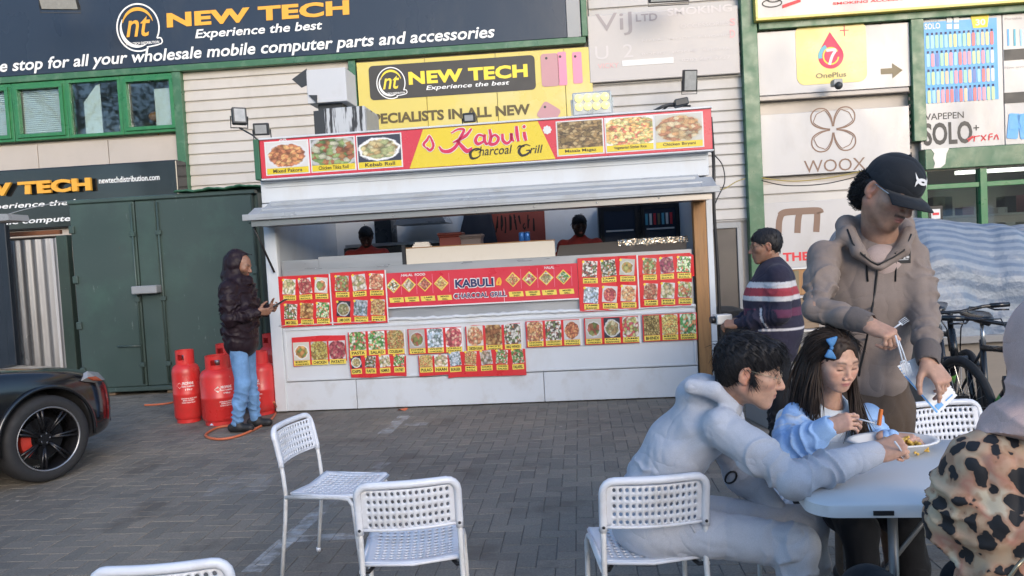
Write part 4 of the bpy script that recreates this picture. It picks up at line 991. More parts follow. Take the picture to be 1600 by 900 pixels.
def board(name, label, u0, u1, q0, q1, cells, v=-0.012, rm='menu_red', tilt=0.0, torn=None, edge=True, cat='menu board'):
    """cells: list of (cx,cz,w,h,food,caption,tilt) in board fractions"""
    o = empty(name, KF.pt(0, v, 0), KYAW, label, cat, 'menu posters on the kiosk front')
    Wd, Hd = u1 - u0, q1 - q0
    outline = torn if torn else [(0, 0), (1, 0), (1, 1), (0, 1)]
    MB().slab([(u0 + a * Wd, q0 + c * Hd) for a, c in outline], -0.004, 0).build('backing', M(rm), o)
    if edge: ibox('white_edge', M('white_print'), o, u1 - 0.012, u1 + 0.002, -0.0065, -0.0045, q0, q1)
    for cx, cz, w, h, food, cap, tl in cells:
        link('food_photo', photo_mesh(w * Wd, h * Hd, food), o, (u0 + cx * Wd, -0.0045, q0 + cz * Hd), (0, tl, 0))
        if cap:
            ch = 0.052 if h * Hd > 0.11 else 0.040
            caption(o, u0 + (cx - w * 0.50) * Wd, u0 + (cx + w * 0.50) * Wd, q0 + cz * Hd - h * Hd / 2 - ch - (0.004 if tl == 0 else 0.012), q0 + cz * Hd - h * Hd / 2 - (0.003 if tl == 0 else 0.010), -0.0050, cap, tl * 0.3)
        if tl:
            mb = MB(); disc(mb, 0, 0, 0.013, -0.0085, 10); mb.build('number_dot', M('yellow_print'), o, loc=(u0 + (cx - w * 0.42) * Wd, 0, q0 + (cz + h * 0.46) * Hd))
    return o
fk = list(FOOD)
def six(foods, caps, tl=0.10):
    out = []
    for r in (0, 1):
        for k in range(3):
            out.append((0.20 + 0.31 * k, 0.79 - 0.485 * r, 0.245, 0.30, foods[r * 3 + k], caps[r * 3 + k], tl if (r or k % 2 == 0) else -0.08))
    return out
def px_box(p0, p1): a = ku(*p0); b = ku(*p1); return a[0], b[0], a[1], b[1]
u0, u1, q0, q1 = px_box((436, 511), (519.5, 425)); Z0, Z1 = 0.915, 1.455
u1a = ku(519.5, 470)[0]; u0a = ku(438, 470)[0]; u1b = ku(605.5, 460)[0]
zu0, zu1 = ku(560, 506)[1], ku(560, 424)[1]
board('menu_board', 'red menu board nearest the hooded man, with kebab and salad pictures', u0a, u1a - 0.004, zu0, zu1 - 0.01, six(['shawarma', 'red', 'curry', 'mix', 'wings', 'salad'], ['CHICKEN\nNAAN', 'CHICKEN\nROLL', 'LAMB\nBIRYANI', 'MIX GRILL', 'CHICKEN\nSEEKH', 'LAMB\nKOFTA']))
board('menu_board', 'red menu board second from the left, with a fish picture in its lower row', u1a, u1b, zu0, zu1, six(['tikka', 'shawarma', 'red', 'kebab', 'fish', 'fries'], ['DONER\nKEBAB', 'LAMB\nWRAP', 'SEEKH\nKEBAB', 'LAMB CHOPS', 'PRAWN\nROLL', 'CHICKEN\nFRY']))
u2a, u2b, u2c = ku(904, 445)[0], ku(998.5, 440)[0], ku(1085, 440)[0]
zr0, zr1 = ku(950, 486)[1], ku(950, 401)[1]
board('menu_board', 'red menu board right of the long banner, with rice and meat pictures', u2a, u2b - 0.004, zr0 + 0.005, zr1, six(['mix', 'mix', 'curry', 'fish', 'pakora', 'biryani'], ['MIX GRILL\nRICE', 'LAMB\nPILAU', 'CHICKEN\nBIRYANI', 'LAMB\nSHANK', 'MIX\nPAKORA', 'CHICKEN\nPIECES']))
board('menu_board', 'red menu board next to the wooden post, with burgers in its lower row', u2b, u2c, zr0 + 0.02, zr1 - 0.005, six(['tikka', 'red', 'salad', 'red', 'shawarma', 'tikka'], ['CHICKEN\nWRAP', 'CHICKEN\nROLL', 'SALAD\nROLL', 'LAMB\nBURGER', 'FISH\nBURGER', 'CHICKEN\nBURGER']), torn=[(0, 0), (0.92, 0), (0.96, 0.55), (1, 0.55), (1, 0.95), (0.93, 1), (0, 1)], edge=False)
# long centre banner
u3a, u3b = u1b + 0.004, u2a - 0.004
zc0, zc1 = ku(755, 475)[1], ku(755, 419)[1]
bn = empty('menu_banner', KF.pt(0, -0.008, 0), KYAW, 'long red banner with kiosk name and diamond food pictures', 'menu board')
ibox('backing', M('menu_red_b'), bn, u3a, u3b, -0.004, 0, zc0, zc1)
ibox('white_edge', M('white_print'), bn, u3a, u3b, -0.006, -0.0045, zc0, zc0 + 0.014)
Hc = zc1 - zc0
for grp, xs in ((0, (615, 639, 664, 690)), (1, (802, 828, 854, 881))):
    for k, px in enumerate(xs):
        u = ku(px, 445)[0]; zc = zc0 + 0.64 * Hc; d = 0.078
        MB().slab([(-d, 0), (0, -d), (d, 0), (0, d)], -0.0025, 0).build('diamond_frame', M('caption_yellow'), bn, loc=(u, -0.0045, zc))
        d2 = d * 0.84; MB().slab([(-d2, 0), (0, -d2), (d2, 0), (0, d2)], -0.0025, 0).build('food_photo', FOOD[['mix', 'shawarma', 'red', 'fries', 'rice', 'tikka', 'kebab', 'salad'][grp * 4 + k]], bn, loc=(u, -0.0072, zc))
        MB().slab([(-0.075, -0.026), (0.075, -0.026), (0.068, 0.026), (-0.082, 0.026)], -0.0025, 0).build('caption_strip', M('caption_yellow'), bn, loc=(u + 0.03, -0.0045, zc0 + 0.235 * Hc))
        mb = MB(); put_text(mb, ['CHICKEN', 'GRILLED', 'LAMB', 'MIXED'][k], u - 0.015, u + 0.075, zc0 + 0.245 * Hc, zc0 + 0.290 * Hc, -0.0085, bold=0.03); put_text(mb, ['SHISH', 'FISH', 'TIKKA', 'GRILL'][k], u + 0.0, u + 0.06, zc0 + 0.175 * Hc, zc0 + 0.220 * Hc, -0.0085, bold=0.03)
        mb.build('lettering', M('charcoal_print'), bn)
        ibox('divider_line', M('pink_print'), bn, u + 0.083, u + 0.086, -0.006, -0.0045, zc0 + 0.38 * Hc, zc0 + 0.92 * Hc)
def outlined(txt, p0, p1, m1, m2, w, add):
    a = ku(*p0); b = ku(*p1)
    mb = MB(); put_text(mb, txt, a[0] - add, b[0] + add, a[1] - add, b[1] + add, -0.0065, bold=w + 0.04); mb.build('lettering_outline', m1, bn)
    mb = MB(); put_text(mb, txt, a[0], b[0], a[1], b[1], -0.0085, bold=w); mb.build('lettering', m2, bn)
outlined('KABULI', (712, 450), (771, 434), M('white_print'), M('navy_print'), 0.035, 0.010)
outlined('CHARCOAL GRILL', (710, 466.5), (791, 455), M('white_print'), M('navy_print'), 0.02, 0.008)
mb = MB(); a = ku(628, 437); b = ku(665, 431); put_text(mb, 'HALAL  FOOD', a[0], b[0], zc0 + 0.885 * Hc, zc0 + 0.955 * Hc, -0.0065, bold=0.03); a = ku(851, 423); b = ku(866, 419)
put_text(mb, 'HALAL', a[0], b[0], zc0 + 0.885 * Hc, zc0 + 0.955 * Hc, -0.0065, bold=0.02); mb.build('lettering', M('white_print'), bn)
mb = MB(); c = ku(780, 441); stroke(mb, [(c[0] - 0.02, c[1] - 0.03), (c[0] - 0.02, c[1]), (c[0] + 0.005, c[1] + 0.04), (c[0] + 0.015, c[1]), (c[0], c[1] - 0.03)], 0.025, -0.0065, 5); mb.build('flame_print', M('orange_letter'), bn)
ibox('seam', M('white_print'), bn, ku(787, 450)[0], ku(787, 450)[0] + 0.004, -0.006, -0.0045, zc0 + 0.015, zc0 + 0.4 * Hc)
# lower row
def row(name, label, pxl, pxr, pyt, pyb, foods, caps, torn=None, fill=0.94, band=0.0, tl=0.0, rm='menu_red', v=-0.014, hph=None, edge=False):
    pc = (pxl + pxr) / 2
    a, b = ku(pxl, (pyt + pyb) / 2)[0], ku(pxr, (pyt + pyb) / 2)[0]; q0, q1 = ku(pc, pyb)[1], ku(pc, pyt)[1]
    n = len(foods); H_ = q1 - q0; cells = []
    capf = 0.058 / H_
    for k in range(n):
        h = (1 - capf - 0.05 - band) if hph is None else hph
        cells.append(((k + 0.5) / n, 1 - 0.025 - band - h / 2, fill / n * (0.92 if tl == 0 else 0.78), h, foods[k], caps[k], tl * (1 if k % 2 else -1)))
    return board(name, label, a, b, q0, q1, cells, v, rm, torn=torn, edge=edge)
row('menu_strip', 'red strip of three pictures at the far left, peeling along its bottom', 458, 542, 524, 571, ['curry', 'fries', 'red'], ['MIX\nCHICKEN', 'CHICKEN', 'PATATY'], torn=[(0, 0), (0.36, 0.05), (0.38, 0.13), (1, 0.13), (1, 0.97), (0.55, 1), (0, 0.97)], band=0.17, fill=0.98)
row('menu_strip', 'strip with green salad pictures, second from the left in the lower row', 545, 634, 516, 555, ['salad', 'salad', 'rice'], ['PASTA', 'SALAD', 'COLESLAW'], torn=[(0, 0), (1, 0), (1, 0.96), (0.6, 1), (0, 0.97)], edge=True)
row('menu_strip', 'crooked torn strip of four dips below the salad pictures', 547, 636, 554, 589, ['kebab', 'mix', 'shawarma', 'salad'], ['DIPS', 'RAITA', 'HUMMUS', 'CHUTNEY'], tl=0.09, torn=[(0.02, 0.04), (0.35, 0.0), (0.7, 0.05), (0.99, 0.0), (1, 0.9), (0.5, 1), (0, 0.98)], v=-0.020, hph=0.52)
row('menu_strip', 'strip with blue-white squid picture in the middle, above the crooked strips', 638, 724, 512, 552, ['curry', 'fish', 'red'], ['PANEER\nTIKKA', 'WHITE\nCHICKEN', 'CHILLI\nCHICKEN'], edge=True)
row('menu_strip', 'strip of chicken pieces, right of the squid picture strip', 728, 816, 506, 548, ['biryani', 'wings', 'mix'], ['CHICKEN KARAHI', 'HOT\nWINGS', 'BBQ WINGS'], torn=[(0, 0), (1, 0), (1, 1), (0.75, 0.98), (0.5, 0.91), (0.3, 0.98), (0.15, 1), (0, 0.95)], edge=True)
row('menu_strip', 'short torn strip of two yellow dishes below the squid strip', 655, 702, 553, 587, ['rice', 'shawarma'], ['PULAO', 'NAAN'], torn=[(0, 0), (1, 0.05), (1, 0.92), (0.7, 1), (0.35, 0.86), (0, 0.97)], v=-0.020, hph=0.55)
row('menu_strip', 'crooked strip of five tilted pictures at the bottom centre', 700, 822, 546, 588, ['fish', 'rice', 'shawarma', 'salad', 'salad'], ['BURGER', 'MIX\nROLL', 'DOUBLE\nEGG', 'CHICKEN\nSALAD', 'FALAFEL'], tl=0.10, torn=[(0.0, 0.0), (0.1, 0.03), (1, 0.0), (1, 0.98), (0.5, 1), (0.05, 0.94), (0.0, 0.6)], v=-0.022, hph=0.52)
row('menu_strip', 'strip of fried snacks under the right end of the banner', 822, 908, 500, 541, ['fries', 'mix', 'pakora'], ['CHICKEN\nNUGGETS', 'CHICKEN\nPOPCORN', 'CHILLI\nPRAWN'], edge=True)
row('menu_strip', 'strip of three soup bowls, second from the right in the lower row', 913, 1000, 495, 537, ['curry', 'kebab', 'tikka'], ['BUTTER\nCHICKEN', 'DAL\nMAKHANI', 'LAMB\nPASANDA'], edge=True)
row('menu_strip', 'strip with green curry pictures beside the wooden post', 1004, 1089, 490, 532, ['magaz', 'rice', 'salad'], ['BHINDI', 'MIX\nVEGETABLE', 'PALAK\nPANEER'], edge=False)
# ------------------------------------------------------------------ green shipping container
pmat('container_green', (0.042, 0.065, 0.058), 0.42, var=0.14, scale=1.2, stain=(0.055, 0.10, 0.08), sscale=1.6, samt=0.7, bump=0.08, bscale=25)
def weather(name, col, thr, scale, stretch=(1, 1, 1)):
    m = M(name); n, l = nodes_of(m); b = n['Principled BSDF']; src = b.inputs['Base Color'].links[0].from_socket
    z = noise_n(n, l, scale, 8, mapping(n, l, world_pos(n), stretch), 0.72); f = ramp_n(n, l, z.outputs[0], [(thr, 0.0), (thr + 0.04, 0.85)]); l.new(mix_rgb(n, l, f, src, col), b.inputs['Base Color'])
weather('container_green', (0.13, 0.06, 0.03), 0.665, 5.0, (1, 1, 0.7)); weather('container_green', (0.13, 0.16, 0.145), 0.64, 9.0, (2.2, 2.2, 0.5))
pmat('rust', (0.16, 0.06, 0.025), 0.8, var=0.3, scale=15)
pmat('timber_old', (0.20, 0.14, 0.09), 0.8, var=0.3, scale=8, stretch=(0.4, 3, 3))
pmat('zinc', (0.30, 0.31, 0.33), 0.42, metal=0.5, var=0.1, scale=1.5, stain=(0.20, 0.19, 0.18), sscale=2, samt=0.5, stretch=(2, 2, 0.4))
pmat('navy_steel', (0.014, 0.02, 0.03), 0.45, var=0.2, scale=3)
CF = Frame(-5.8, 9.86, -3.0)
ct = empty('shipping_container', CF.o, CF.yaw, 'dark green steel shipping container with closed doors beside the kiosk', 'container')
cg = M('container_green')
def cu(px, py): return CF(px, py)
W0, W1, H1 = 0.10, 2.57, 2.585
mb = MB(); mb.box(W0, W1, 0.10, 3.0, 0.10, 2.56)
mb.build('shell', cg, ct, bevel=0.01)
for k in range(12):
    x = 0.35 + k * 0.22
    ibox('side_rib', cg, ct, W1 + 0.001, W1 + 0.03, x, x + 0.11, 0.2, 2.45)
d1, d2 = cu(219, 450)[0], cu(252, 450)[0]
def door(a, b):
    d = ibox('door', cg, ct, a, b, 0.0, 0.095, 0.115, H1 - 0.06, bevel=0.012)
    return d
dl = door(W0 + 0.01, d1 - 0.006); dm = ibox('centre_strip', cg, ct, d1, d2 - 0.006, 0.012, 0.095, 0.115, H1 - 0.06, bevel=0.012); dr = door(d2, W1 - 0.04)
for d, a, b in ((dl, W0 + 0.01, d1 - 0.006), (dr, d2, W1 - 0.04)):
    MB().tube([(b - 0.03 if d is dl else a + 0.03, -0.018, 0.15), (b - 0.03 if d is dl else a + 0.03, -0.018, H1 - 0.09)], 0.014).build('locking_bar', cg, d, smooth=True)
    for z in (0.4, 1.25, 2.1):
        x = b - 0.03 if d is dl else a + 0.03
        ibox('bar_guide', cg, d, x - 0.035, x + 0.035, -0.036, -0.001, z - 0.03, z + 0.03, bevel=0.006)
for z in (0.35, 0.95, 1.55, 2.2):
    ibox('hinge', cg, dr, W1 - 0.09, W1 - 0.02, -0.03, -0.001, z - 0.05, z + 0.05, bevel=0.008); ibox('hinge', cg, dl, W0 + 0.0, W0 + 0.07, -0.03, -0.001, z - 0.05, z + 0.05, bevel=0.008)
p = cu(219, 459); q = cu(250, 445)
ibox('lock_box', M('sign_grey'), dm, p[0] - 0.04, q[0] + 0.02, -0.14, 0.005, p[1], q[1], bevel=0.01)
MB().tube([(cu(186, 541)[0], -0.03, cu(186, 541)[1]), (cu(222, 540)[0], -0.03, cu(222, 540)[1])], 0.011).build('handle', cg, dl, smooth=True)
ibox('top_header', cg, ct, W0 - 0.01, W1 + 0.005, -0.01, 0.11, H1 - 0.055, H1, bevel=0.01); ibox('bottom_sill', cg, ct, W0 - 0.01, W1 + 0.005, 0.005, 0.11, 0.05, 0.112, bevel=0.01)
# loose dark sheet on its roof
mb = MB(); n = 26; rings = []
for k in range(n + 1):
    u = 1.55 + (W1 - 1.5) * k / n; z = H1 + 0.03 + 0.010 * math.sin(k * 0.7) + 0.006 * math.sin(k * 1.9) + 0.03 * (k / n)
    rings.append([(u, -0.06, z - 0.02), (u, -0.06, z), (u, 1.2, z + 0.05), (u, 1.2, z + 0.03)])
mb.loft(rings); rsht = mb.build('roof_sheet', M('green_end'), ct, smooth=True)
bm_ = empty('timber_bearer', CF.pt(0, 0, 0), CF.yaw, 'row of old timber bearers under the green container', 'timber')
for a, b in ((0.12, 0.5), (1.2, 1.75), (2.1, 2.5)):
    MB().box(a, b, 0.06, 0.3, 0.002, 0.098).build('timber_block', M('timber_old'), bm_, bevel=0.008)
# ------------------------------------------------------------------ corrugated sheet fence and dark steel panel on the left
fs = empty('corrugated_fence', CF.o, CF.yaw, 'grey corrugated metal sheet fence left of the green container', 'fence')
a = CF(-250, 470, 0.9)[0]; b = CF(104, 470, 0.9)[0]
zt_ = CF(60, 372, 0.9)[1]; n = int((b - a) / 0.0135); rows = []
for k in range(n + 1):
    u = a + (b - a) * k / n; t = (u - a) / 0.152; y = 0.9 + 0.022 * math.sin(2 * math.pi * t)
    rows.append((u, y))
nper = 64
for s in range(0, n, nper):
    mb = MB(); seg = rows[s:s + nper + 1]
    if len(seg) < 2: continue
    mb.add([(u, y, 0.05) for u, y in seg] + [(u, y, zt_ + 0.02 * math.sin(u)) for u, y in seg], [(i, i + 1, len(seg) + i + 1, len(seg) + i) for i in range(len(seg) - 1)])
    mb.build('corrugated_sheet', M('zinc'), fs, smooth=True)
ibox('top_rail', M('rust'), fs, a, b, 0.87, 0.93, zt_ + 0.04, zt_ + 0.10); ibox('end_post', cg, fs, b - 0.06, b + 0.10, 0.86, 0.98, 0.0, zt_ + 0.02, bevel=0.008)
ibox('edge_trim', M('white_metal'), fs, b - 0.14, b - 0.10, 0.855, 0.868, 0.1, zt_ - 0.02)
dp = empty('steel_panel', CF.o, CF.yaw, 'dark navy steel panel at the left edge before the corrugated fence', 'panel')
u1_ = CF(20, 470, 0.3)[0]
ibox('sheet', M('navy_steel'), dp, u1_ - 1.6, u1_, 0.28, 0.36, 0.05, CF(10, 352, 0.3)[1], bevel=0.01); ibox('post', M('navy_steel'), dp, u1_ - 0.08, u1_ + 0.02, 0.24, 0.279, 0.0, CF(10, 352, 0.3)[1] + 0.03, bevel=0.008)
MB().slab([(u1_ - 0.5, CF(10, 352, 0.3)[1] + 0.04), (u1_ + 0.12, CF(10, 352, 0.3)[1] + 0.06), (u1_ + 0.10, CF(10, 340, 0.3)[1] + 0.04), (u1_ - 0.4, CF(10, 338, 0.3)[1] + 0.05)], 0.2, 0.6).build('roof_cap', M('sign_grey'), dp)
# drooping cable across the black sign
def cable(name, label, pts, r, m, parts=14):
    P = [Vector(p) for p in pts]; out = []
    for i in range(len(P) - 1):
        a_, b_ = P[max(i - 1, 0)], P[min(i + 2, len(P) - 1)]
        for k in range(6):
            t = k / 6; p0, p1, p2, p3 = a_, P[i], P[i + 1], b_
            out.append(0.5 * (2 * p1 + (p2 - p0) * t + (2 * p0 - 5 * p1 + 4 * p2 - p3) * t * t + (-p0 + 3 * p1 - 3 * p2 + p3) * t ** 3))
    out.append(P[-1])
    o = MB().tube(out, r, 6).build(name, m, smooth=True)
    return tag(o, label, 'cable')
cable('drooping_cable', 'thin grey cable drooping across the lower black sign', [at(-40, 352, 11.8), at(40, 327, 11.8), at(110, 314, 11.8), at(165, 313, 11.6), at(215, 316, 10.3)], 0.008, M('sign_grey'))
cable('wall_cable', 'black cable strung along the wall under the four-leaf panel', [at(1190, 282, 11.7), at(1230, 290, 11.7), at(1290, 287, 11.6), at(1345, 274, 11.6), at(1380, 262, 11.6)], 0.008, M('cable_black'))
cable('wall_cable', 'yellowish cable strung along the wall below the four-leaf panel', [at(1190, 278, 11.65), at(1240, 283, 11.65), at(1300, 277, 11.6), at(1370, 262, 11.6)], 0.009, M('cable_yellow'))
cable('loose_cable', 'yellow cable looping from the kiosk corner to the green post', [KF.pt(4.70, 0.3, 2.17), at(1128, 296, 9.5), at(1150, 284, 11), at(1164, 279, 11.9)], 0.008, M('cable_yellow'))
cable('loose_cable', 'black cable hanging down the right corner of the kiosk', [KF.pt(4.73, 0.0, 2.84), KF.pt(4.75, 0.05, 2.4), KF.pt(4.73, 0.03, 1.9), KF.pt(4.745, 0.05, 1.3), KF.pt(4.74, 0.03, 0.7), KF.pt(4.76, 0.06, 0.1)], 0.017, M('cable_black'))
cable('loose_cable', 'thin black wire looping out from the kiosk sign end', [KF.pt(4.74, 0.1, 2.50), KF.pt(4.86, 0.2, 2.38), KF.pt(4.88, 0.2, 2.2), KF.pt(4.80, 0.15, 2.05), KF.pt(4.76, 0.1, 1.98)], 0.006, M('cable_black'))
# ------------------------------------------------------------------ gas cylinders
pmat('gas_red', (0.56, 0.030, 0.028), 0.35, var=0.12, scale=4, stain=(0.35, 0.05, 0.04), sscale=6, samt=0.6, bump=0.05, rnd=0.12)
weather('gas_red', (0.20, 0.10, 0.07), 0.66, 9.0); weather('gas_red', (0.62, 0.22, 0.19), 0.64, 16.0, (1, 1, 0.4))
def cylinder(px, py, label, rscale=1.0, hscale=1.0, rz=0.0):
    g = gnd(px, py); o = empty('gas_cylinder', (g.x, g.y + 0.14 * rscale, 0), rz, label, 'gas cylinder', 'red gas cylinders beside the container')
    R = 0.155 * rscale; h = hscale
    pr = [(R * 0.80, 0.0), (R * 0.86, 0.0), (R * 0.86, 0.035), (R * 0.93, 0.045), (R, 0.075), (R, 0.285 * h), (R * 1.015, 0.29 * h), (R * 1.015, 0.31 * h), (R, 0.315 * h), (R, 0.52 * h), (R * 0.97, 0.555 * h), (R * 0.86, 0.59 * h), (R * 0.65, 0.612 * h), (R * 0.60, 0.615 * h)]
    MB().lathe(pr, 32).build('body', M('gas_red'), o, smooth=True, angle=40)
    # shroud collar with two hand openings
    mb = MB(); n = 32; z0, z1 = 0.605 * h, 0.755 * h; rr = R * 0.66
    for k in range(n):
        t0, t1 = 2 * math.pi * k / n, 2 * math.pi * (k + 1) / n
        op = (k % 16) in (3, 4, 5, 6)
        segs = [(z0, z0 + 0.05 * h), (z0 + 0.11 * h, z1)] if op else [(z0, z1)]
        for q0, q1 in segs:
            mb.loft([[(rr * math.cos(t0), rr * math.sin(t0), q0), (rr * math.cos(t1), rr * math.sin(t1), q0), ((rr - 0.008) * math.cos(t1), (rr - 0.008) * math.sin(t1), q0), ((rr - 0.008) * math.cos(t0), (rr - 0.008) * math.sin(t0), q0)],
                     [(rr * math.cos(t0), rr * math.sin(t0), q1), (rr * math.cos(t1), rr * math.sin(t1), q1), ((rr - 0.008) * math.cos(t1), (rr - 0.008) * math.sin(t1), q1), ((rr - 0.008) * math.cos(t0), (rr - 0.008) * math.sin(t0), q1)]])
    mb.build('collar', M('gas_red'), o)
    MB().lathe([(0.02, 0.60 * h), (0.02, 0.66 * h), (0.03, 0.665 * h), (0.03, 0.70 * h), (0, 0.70 * h)], 10).build('valve', M('steel'), o, smooth=True)
    # stencilled white print wrapped on the front
    mb = MB(); Rw = R * 1.004
    def wrap(txt, x0, x1, z0, z1, b=0.02):
        v, f = text_geo(txt, b, 1.0); aa = v[:, 0]; c = v[:, 1]; aa = (aa - aa.min()) / np.ptp(aa); c = (c - c.min()) / np.ptp(c)
        mb.add([(Rw * math.sin((x0 + p * (x1 - x0)) / R), -Rw * math.cos((x0 + p * (x1 - x0)) / R), z0 + q * (z1 - z0)) for p, q in zip(aa, c)], f)
    wrap('PROPANE', -0.055, 0.055, 0.405 * h, 0.435 * h); wrap('HIGHLY FLAMMABLE', -0.06, 0.06, 0.380 * h, 0.395 * h); wrap('19kg', -0.03, 0.04, 0.34 * h, 0.365 * h); wrap('EXTINGUISH ALL NAKED LIGHTS', -0.075, 0.08, 0.255 * h, 0.268 * h); wrap('BEFORE CHANGING', -0.06, 0.05, 0.235 * h, 0.248 * h); wrap('DO NOT STORE IN CELLARS', -0.07, 0.06, 0.212 * h, 0.225 * h)
    mb.build('stencil_print', M('white_letter'), o)
    mb = MB(); d = 0.032; cxx = -0.085
    dia = [(cxx - d, 0.40 * h), (cxx, 0.40 * h - d), (cxx + d, 0.40 * h), (cxx, 0.40 * h + d)]
    mb.add([(Rw * math.sin(x / R), -Rw * math.cos(x / R), z) for x, z in dia], [(0, 1, 2, 3)]); mb.build('hazard_diamond', M('pale_print'), o)
    return o
cylinder(288, 662, 'slim red gas cylinder at the left end of the group', 0.90, 1.0, 0.5)
cylinder(337, 666, 'stout red gas cylinder in front, beside the hooded man', 1.18, 0.93, 0.75)
cylinder(352, 646, 'red gas cylinder half hidden behind the stout one', 1.05, 1.0, 0.3)
cylinder(405, 650, 'red gas cylinder just behind the hooded man\'s legs', 0.92, 0.90, -0.2)
cylinder(424, 628, 'red gas cylinder squeezed against the kiosk side wall', 0.9, 1.05, 0.2)
pmat('hose_orange', (0.55, 0.14, 0.06), 0.5)
cable('gas_hose', 'orange gas hose coiled on the paving at the hooded man\'s feet', [gnd(368, 664, 0.02), gnd(340, 668, 0.012), gnd(321, 680, 0.012), gnd(338, 686, 0.012), gnd(365, 683, 0.012), gnd(395, 672, 0.012), gnd(424, 655, 0.012), gnd(432, 640, 0.012), gnd(428, 628, 0.2)], 0.012, M('hose_orange'))
cable('gas_hose', 'short orange hose on the ground in front of the container', [gnd(226, 633, 0.012), gnd(245, 632, 0.012), gnd(268, 629, 0.012), gnd(284, 622, 0.012)], 0.012, M('hose_orange'))
mb = MB(); nx, ny = 14, 10; r9 = random.Random(3)
vs = [(-0.13 + 0.26 * i / nx, -0.07 + 0.14 * j / ny + 0.01 * r9.random(), 0.006 + 0.03 * r9.random() * (1 if 0 < i < nx and 0 < j < ny else 0.3)) for j in range(ny + 1) for i in range(nx + 1)]
mb.add(vs, [(j * (nx + 1) + i, j * (nx + 1) + i + 1, (j + 1) * (nx + 1) + i + 1, (j + 1) * (nx + 1) + i) for j in range(ny) for i in range(nx)])
pmat('pale_blue_paper', (0.42, 0.50, 0.62), 0.6)
lp = mb.build('crumpled_bag', M('pale_blue_paper'), loc=gnd(349, 662, 0.0), rot=(0, 0, 0.4)); tag(lp, 'crumpled pale blue bag lying by the gas cylinders', 'litter')
mb = MB(); vs = [(0.05 * math.cos(t) * (1 + 0.25 * math.sin(3 * t)), 0.035 * math.sin(t), 0.008 + 0.012 * math.sin(2 * t)) for t in [2 * math.pi * k / 14 for k in range(14)]]
mb.add(vs + [(0, 0, 0.018)], [(k, (k + 1) % 14, 14) for k in range(14)]); lf = mb.build('fallen_leaf', M('hose_orange'), loc=gnd(629, 641, 0.0)); tag(lf, 'orange dead leaf on the paving at the foot of the kiosk', 'leaf')
# ------------------------------------------------------------------ floodlights, camera, ducts on and above the kiosk
pmat('lamp_body', (0.03, 0.032, 0.035), 0.45, var=0.2); pmat('lamp_glass', (0.30, 0.31, 0.31), 0.15, var=0.25, scale=20); pmat('led_yellow', (0.80, 0.66, 0.18), 0.3, var=0.05); _lb = M('led_yellow').node_tree.nodes['Principled BSDF']; _lb.inputs['Emission Color'].default_value = (1, 0.86, 0.36, 1); _lb.inputs['Emission Strength'].default_value = 0.35; pmat('alu', (0.52, 0.54, 0.55), 0.35, metal=0.5)
def flood(p, w, h, rz, rx, label, stand=0.0, glass='lamp_glass'):
    o = empty('floodlight', p, rz, label, 'floodlight'); Mx = Matrix.Rotation(rx, 4, 'X')
    MB().box(-w / 2, w / 2, -0.02, 0.05, -h / 2, h / 2, Mx).build('housing', M('lamp_body'), o, bevel=0.008)
    MB().box(-w / 2 + 0.02, w / 2 - 0.02, -0.026, -0.021, -h / 2 + 0.02, h / 2 - 0.02, Mx).build('lens', M(glass), o)
    for k in range(5): MB().box(-w / 2 + 0.02 + k * (w - 0.04) / 5, -w / 2 + 0.03 + k * (w - 0.04) / 5, 0.051, 0.085, -h / 2 + 0.02, h / 2 - 0.02, Mx).build('cooling_fin', M('lamp_body'), o)
    mb = MB(); mb.tube([(-w / 2 - 0.012, 0.02, 0), (-w / 2 - 0.012, 0.05, -h / 2 - 0.03 - stand), (w / 2 + 0.012, 0.05, -h / 2 - 0.03 - stand), (w / 2 + 0.012, 0.02, 0)], 0.008, 6); mb.build('bracket', M('lamp_body'), o)
    return o
f1 = flood(at(374, 181, 8.2), 0.15, 0.18, 0.5, rad(-8), 'tilted floodlight on an arm left of the roof sign'); ea = f1.matrix_basis.inverted() @ KF.pt(0.02, 0.05, 2.90); MB().tube([(0, 0.05, -0.12), tuple(ea * 0.6 + Vector((0, 0, -0.03))), tuple(ea)], 0.010, 6).build('arm', M('lamp_body'), f1, smooth=True); flood(at(408, 202, 8.2), 0.16, 0.13, 0.1, rad(10), 'small square floodlight standing on the left end of the roof sign', 0.03)
flood(at(733, 184, 7.95), 0.13, 0.10, -0.1, rad(12), 'small dark floodlight on the middle of the roof sign', 0.02)
flood(at(1078, 126, 11.6), 0.22, 0.32, 0.15, rad(12), 'black floodlight on the wall below the faded sign', 0.0)
flood(at(92, 5, 11.9), 0.55, 0.2, 0.2, rad(30), 'dark floodlight at the top edge of the navy sign'); flood(at(1045, -5, 11.7), 0.6, 0.16, 0.0, rad(20), 'dark lamp at the top edge above the faded sign')
ap_ = at(925, 161, 7.85)
ld = empty('led_work_light', ap_, KYAW, 'work light with eight round yellow lamps on the roof sign', 'floodlight'); Mx = Matrix.Rotation(rad(6), 4, 'X')
MB().box(-0.20, 0.20, 0, 0.06, -0.12, 0.115, Mx).build('housing', M('alu'), ld, bevel=0.012)
for i in range(4):
    for j in range(2):
        MB().lathe([(0.041, 0), (0.041, 0.012), (0.034, 0.018), (0.0, 0.024)], 18, Mx @ Matrix.Translation((-0.135 + 0.09 * i, -0.001, -0.03 + 0.085 * j)) @ Matrix.Rotation(rad(90), 4, 'X')).build('lamp_lens', M('led_yellow'), ld, smooth=True)
MB().tube([(-0.21, 0.03, 0.05), (-0.21, 0.05, -0.16), (0.21, 0.05, -0.16), (0.21, 0.03, 0.05)], 0.01, 6).build('bracket', M('alu'), ld)
fx = empty('fallen_floodlight', at(1052, 170, 7.85), KYAW, 'black lamp lying on its side on the right end of the roof sign', 'floodlight')
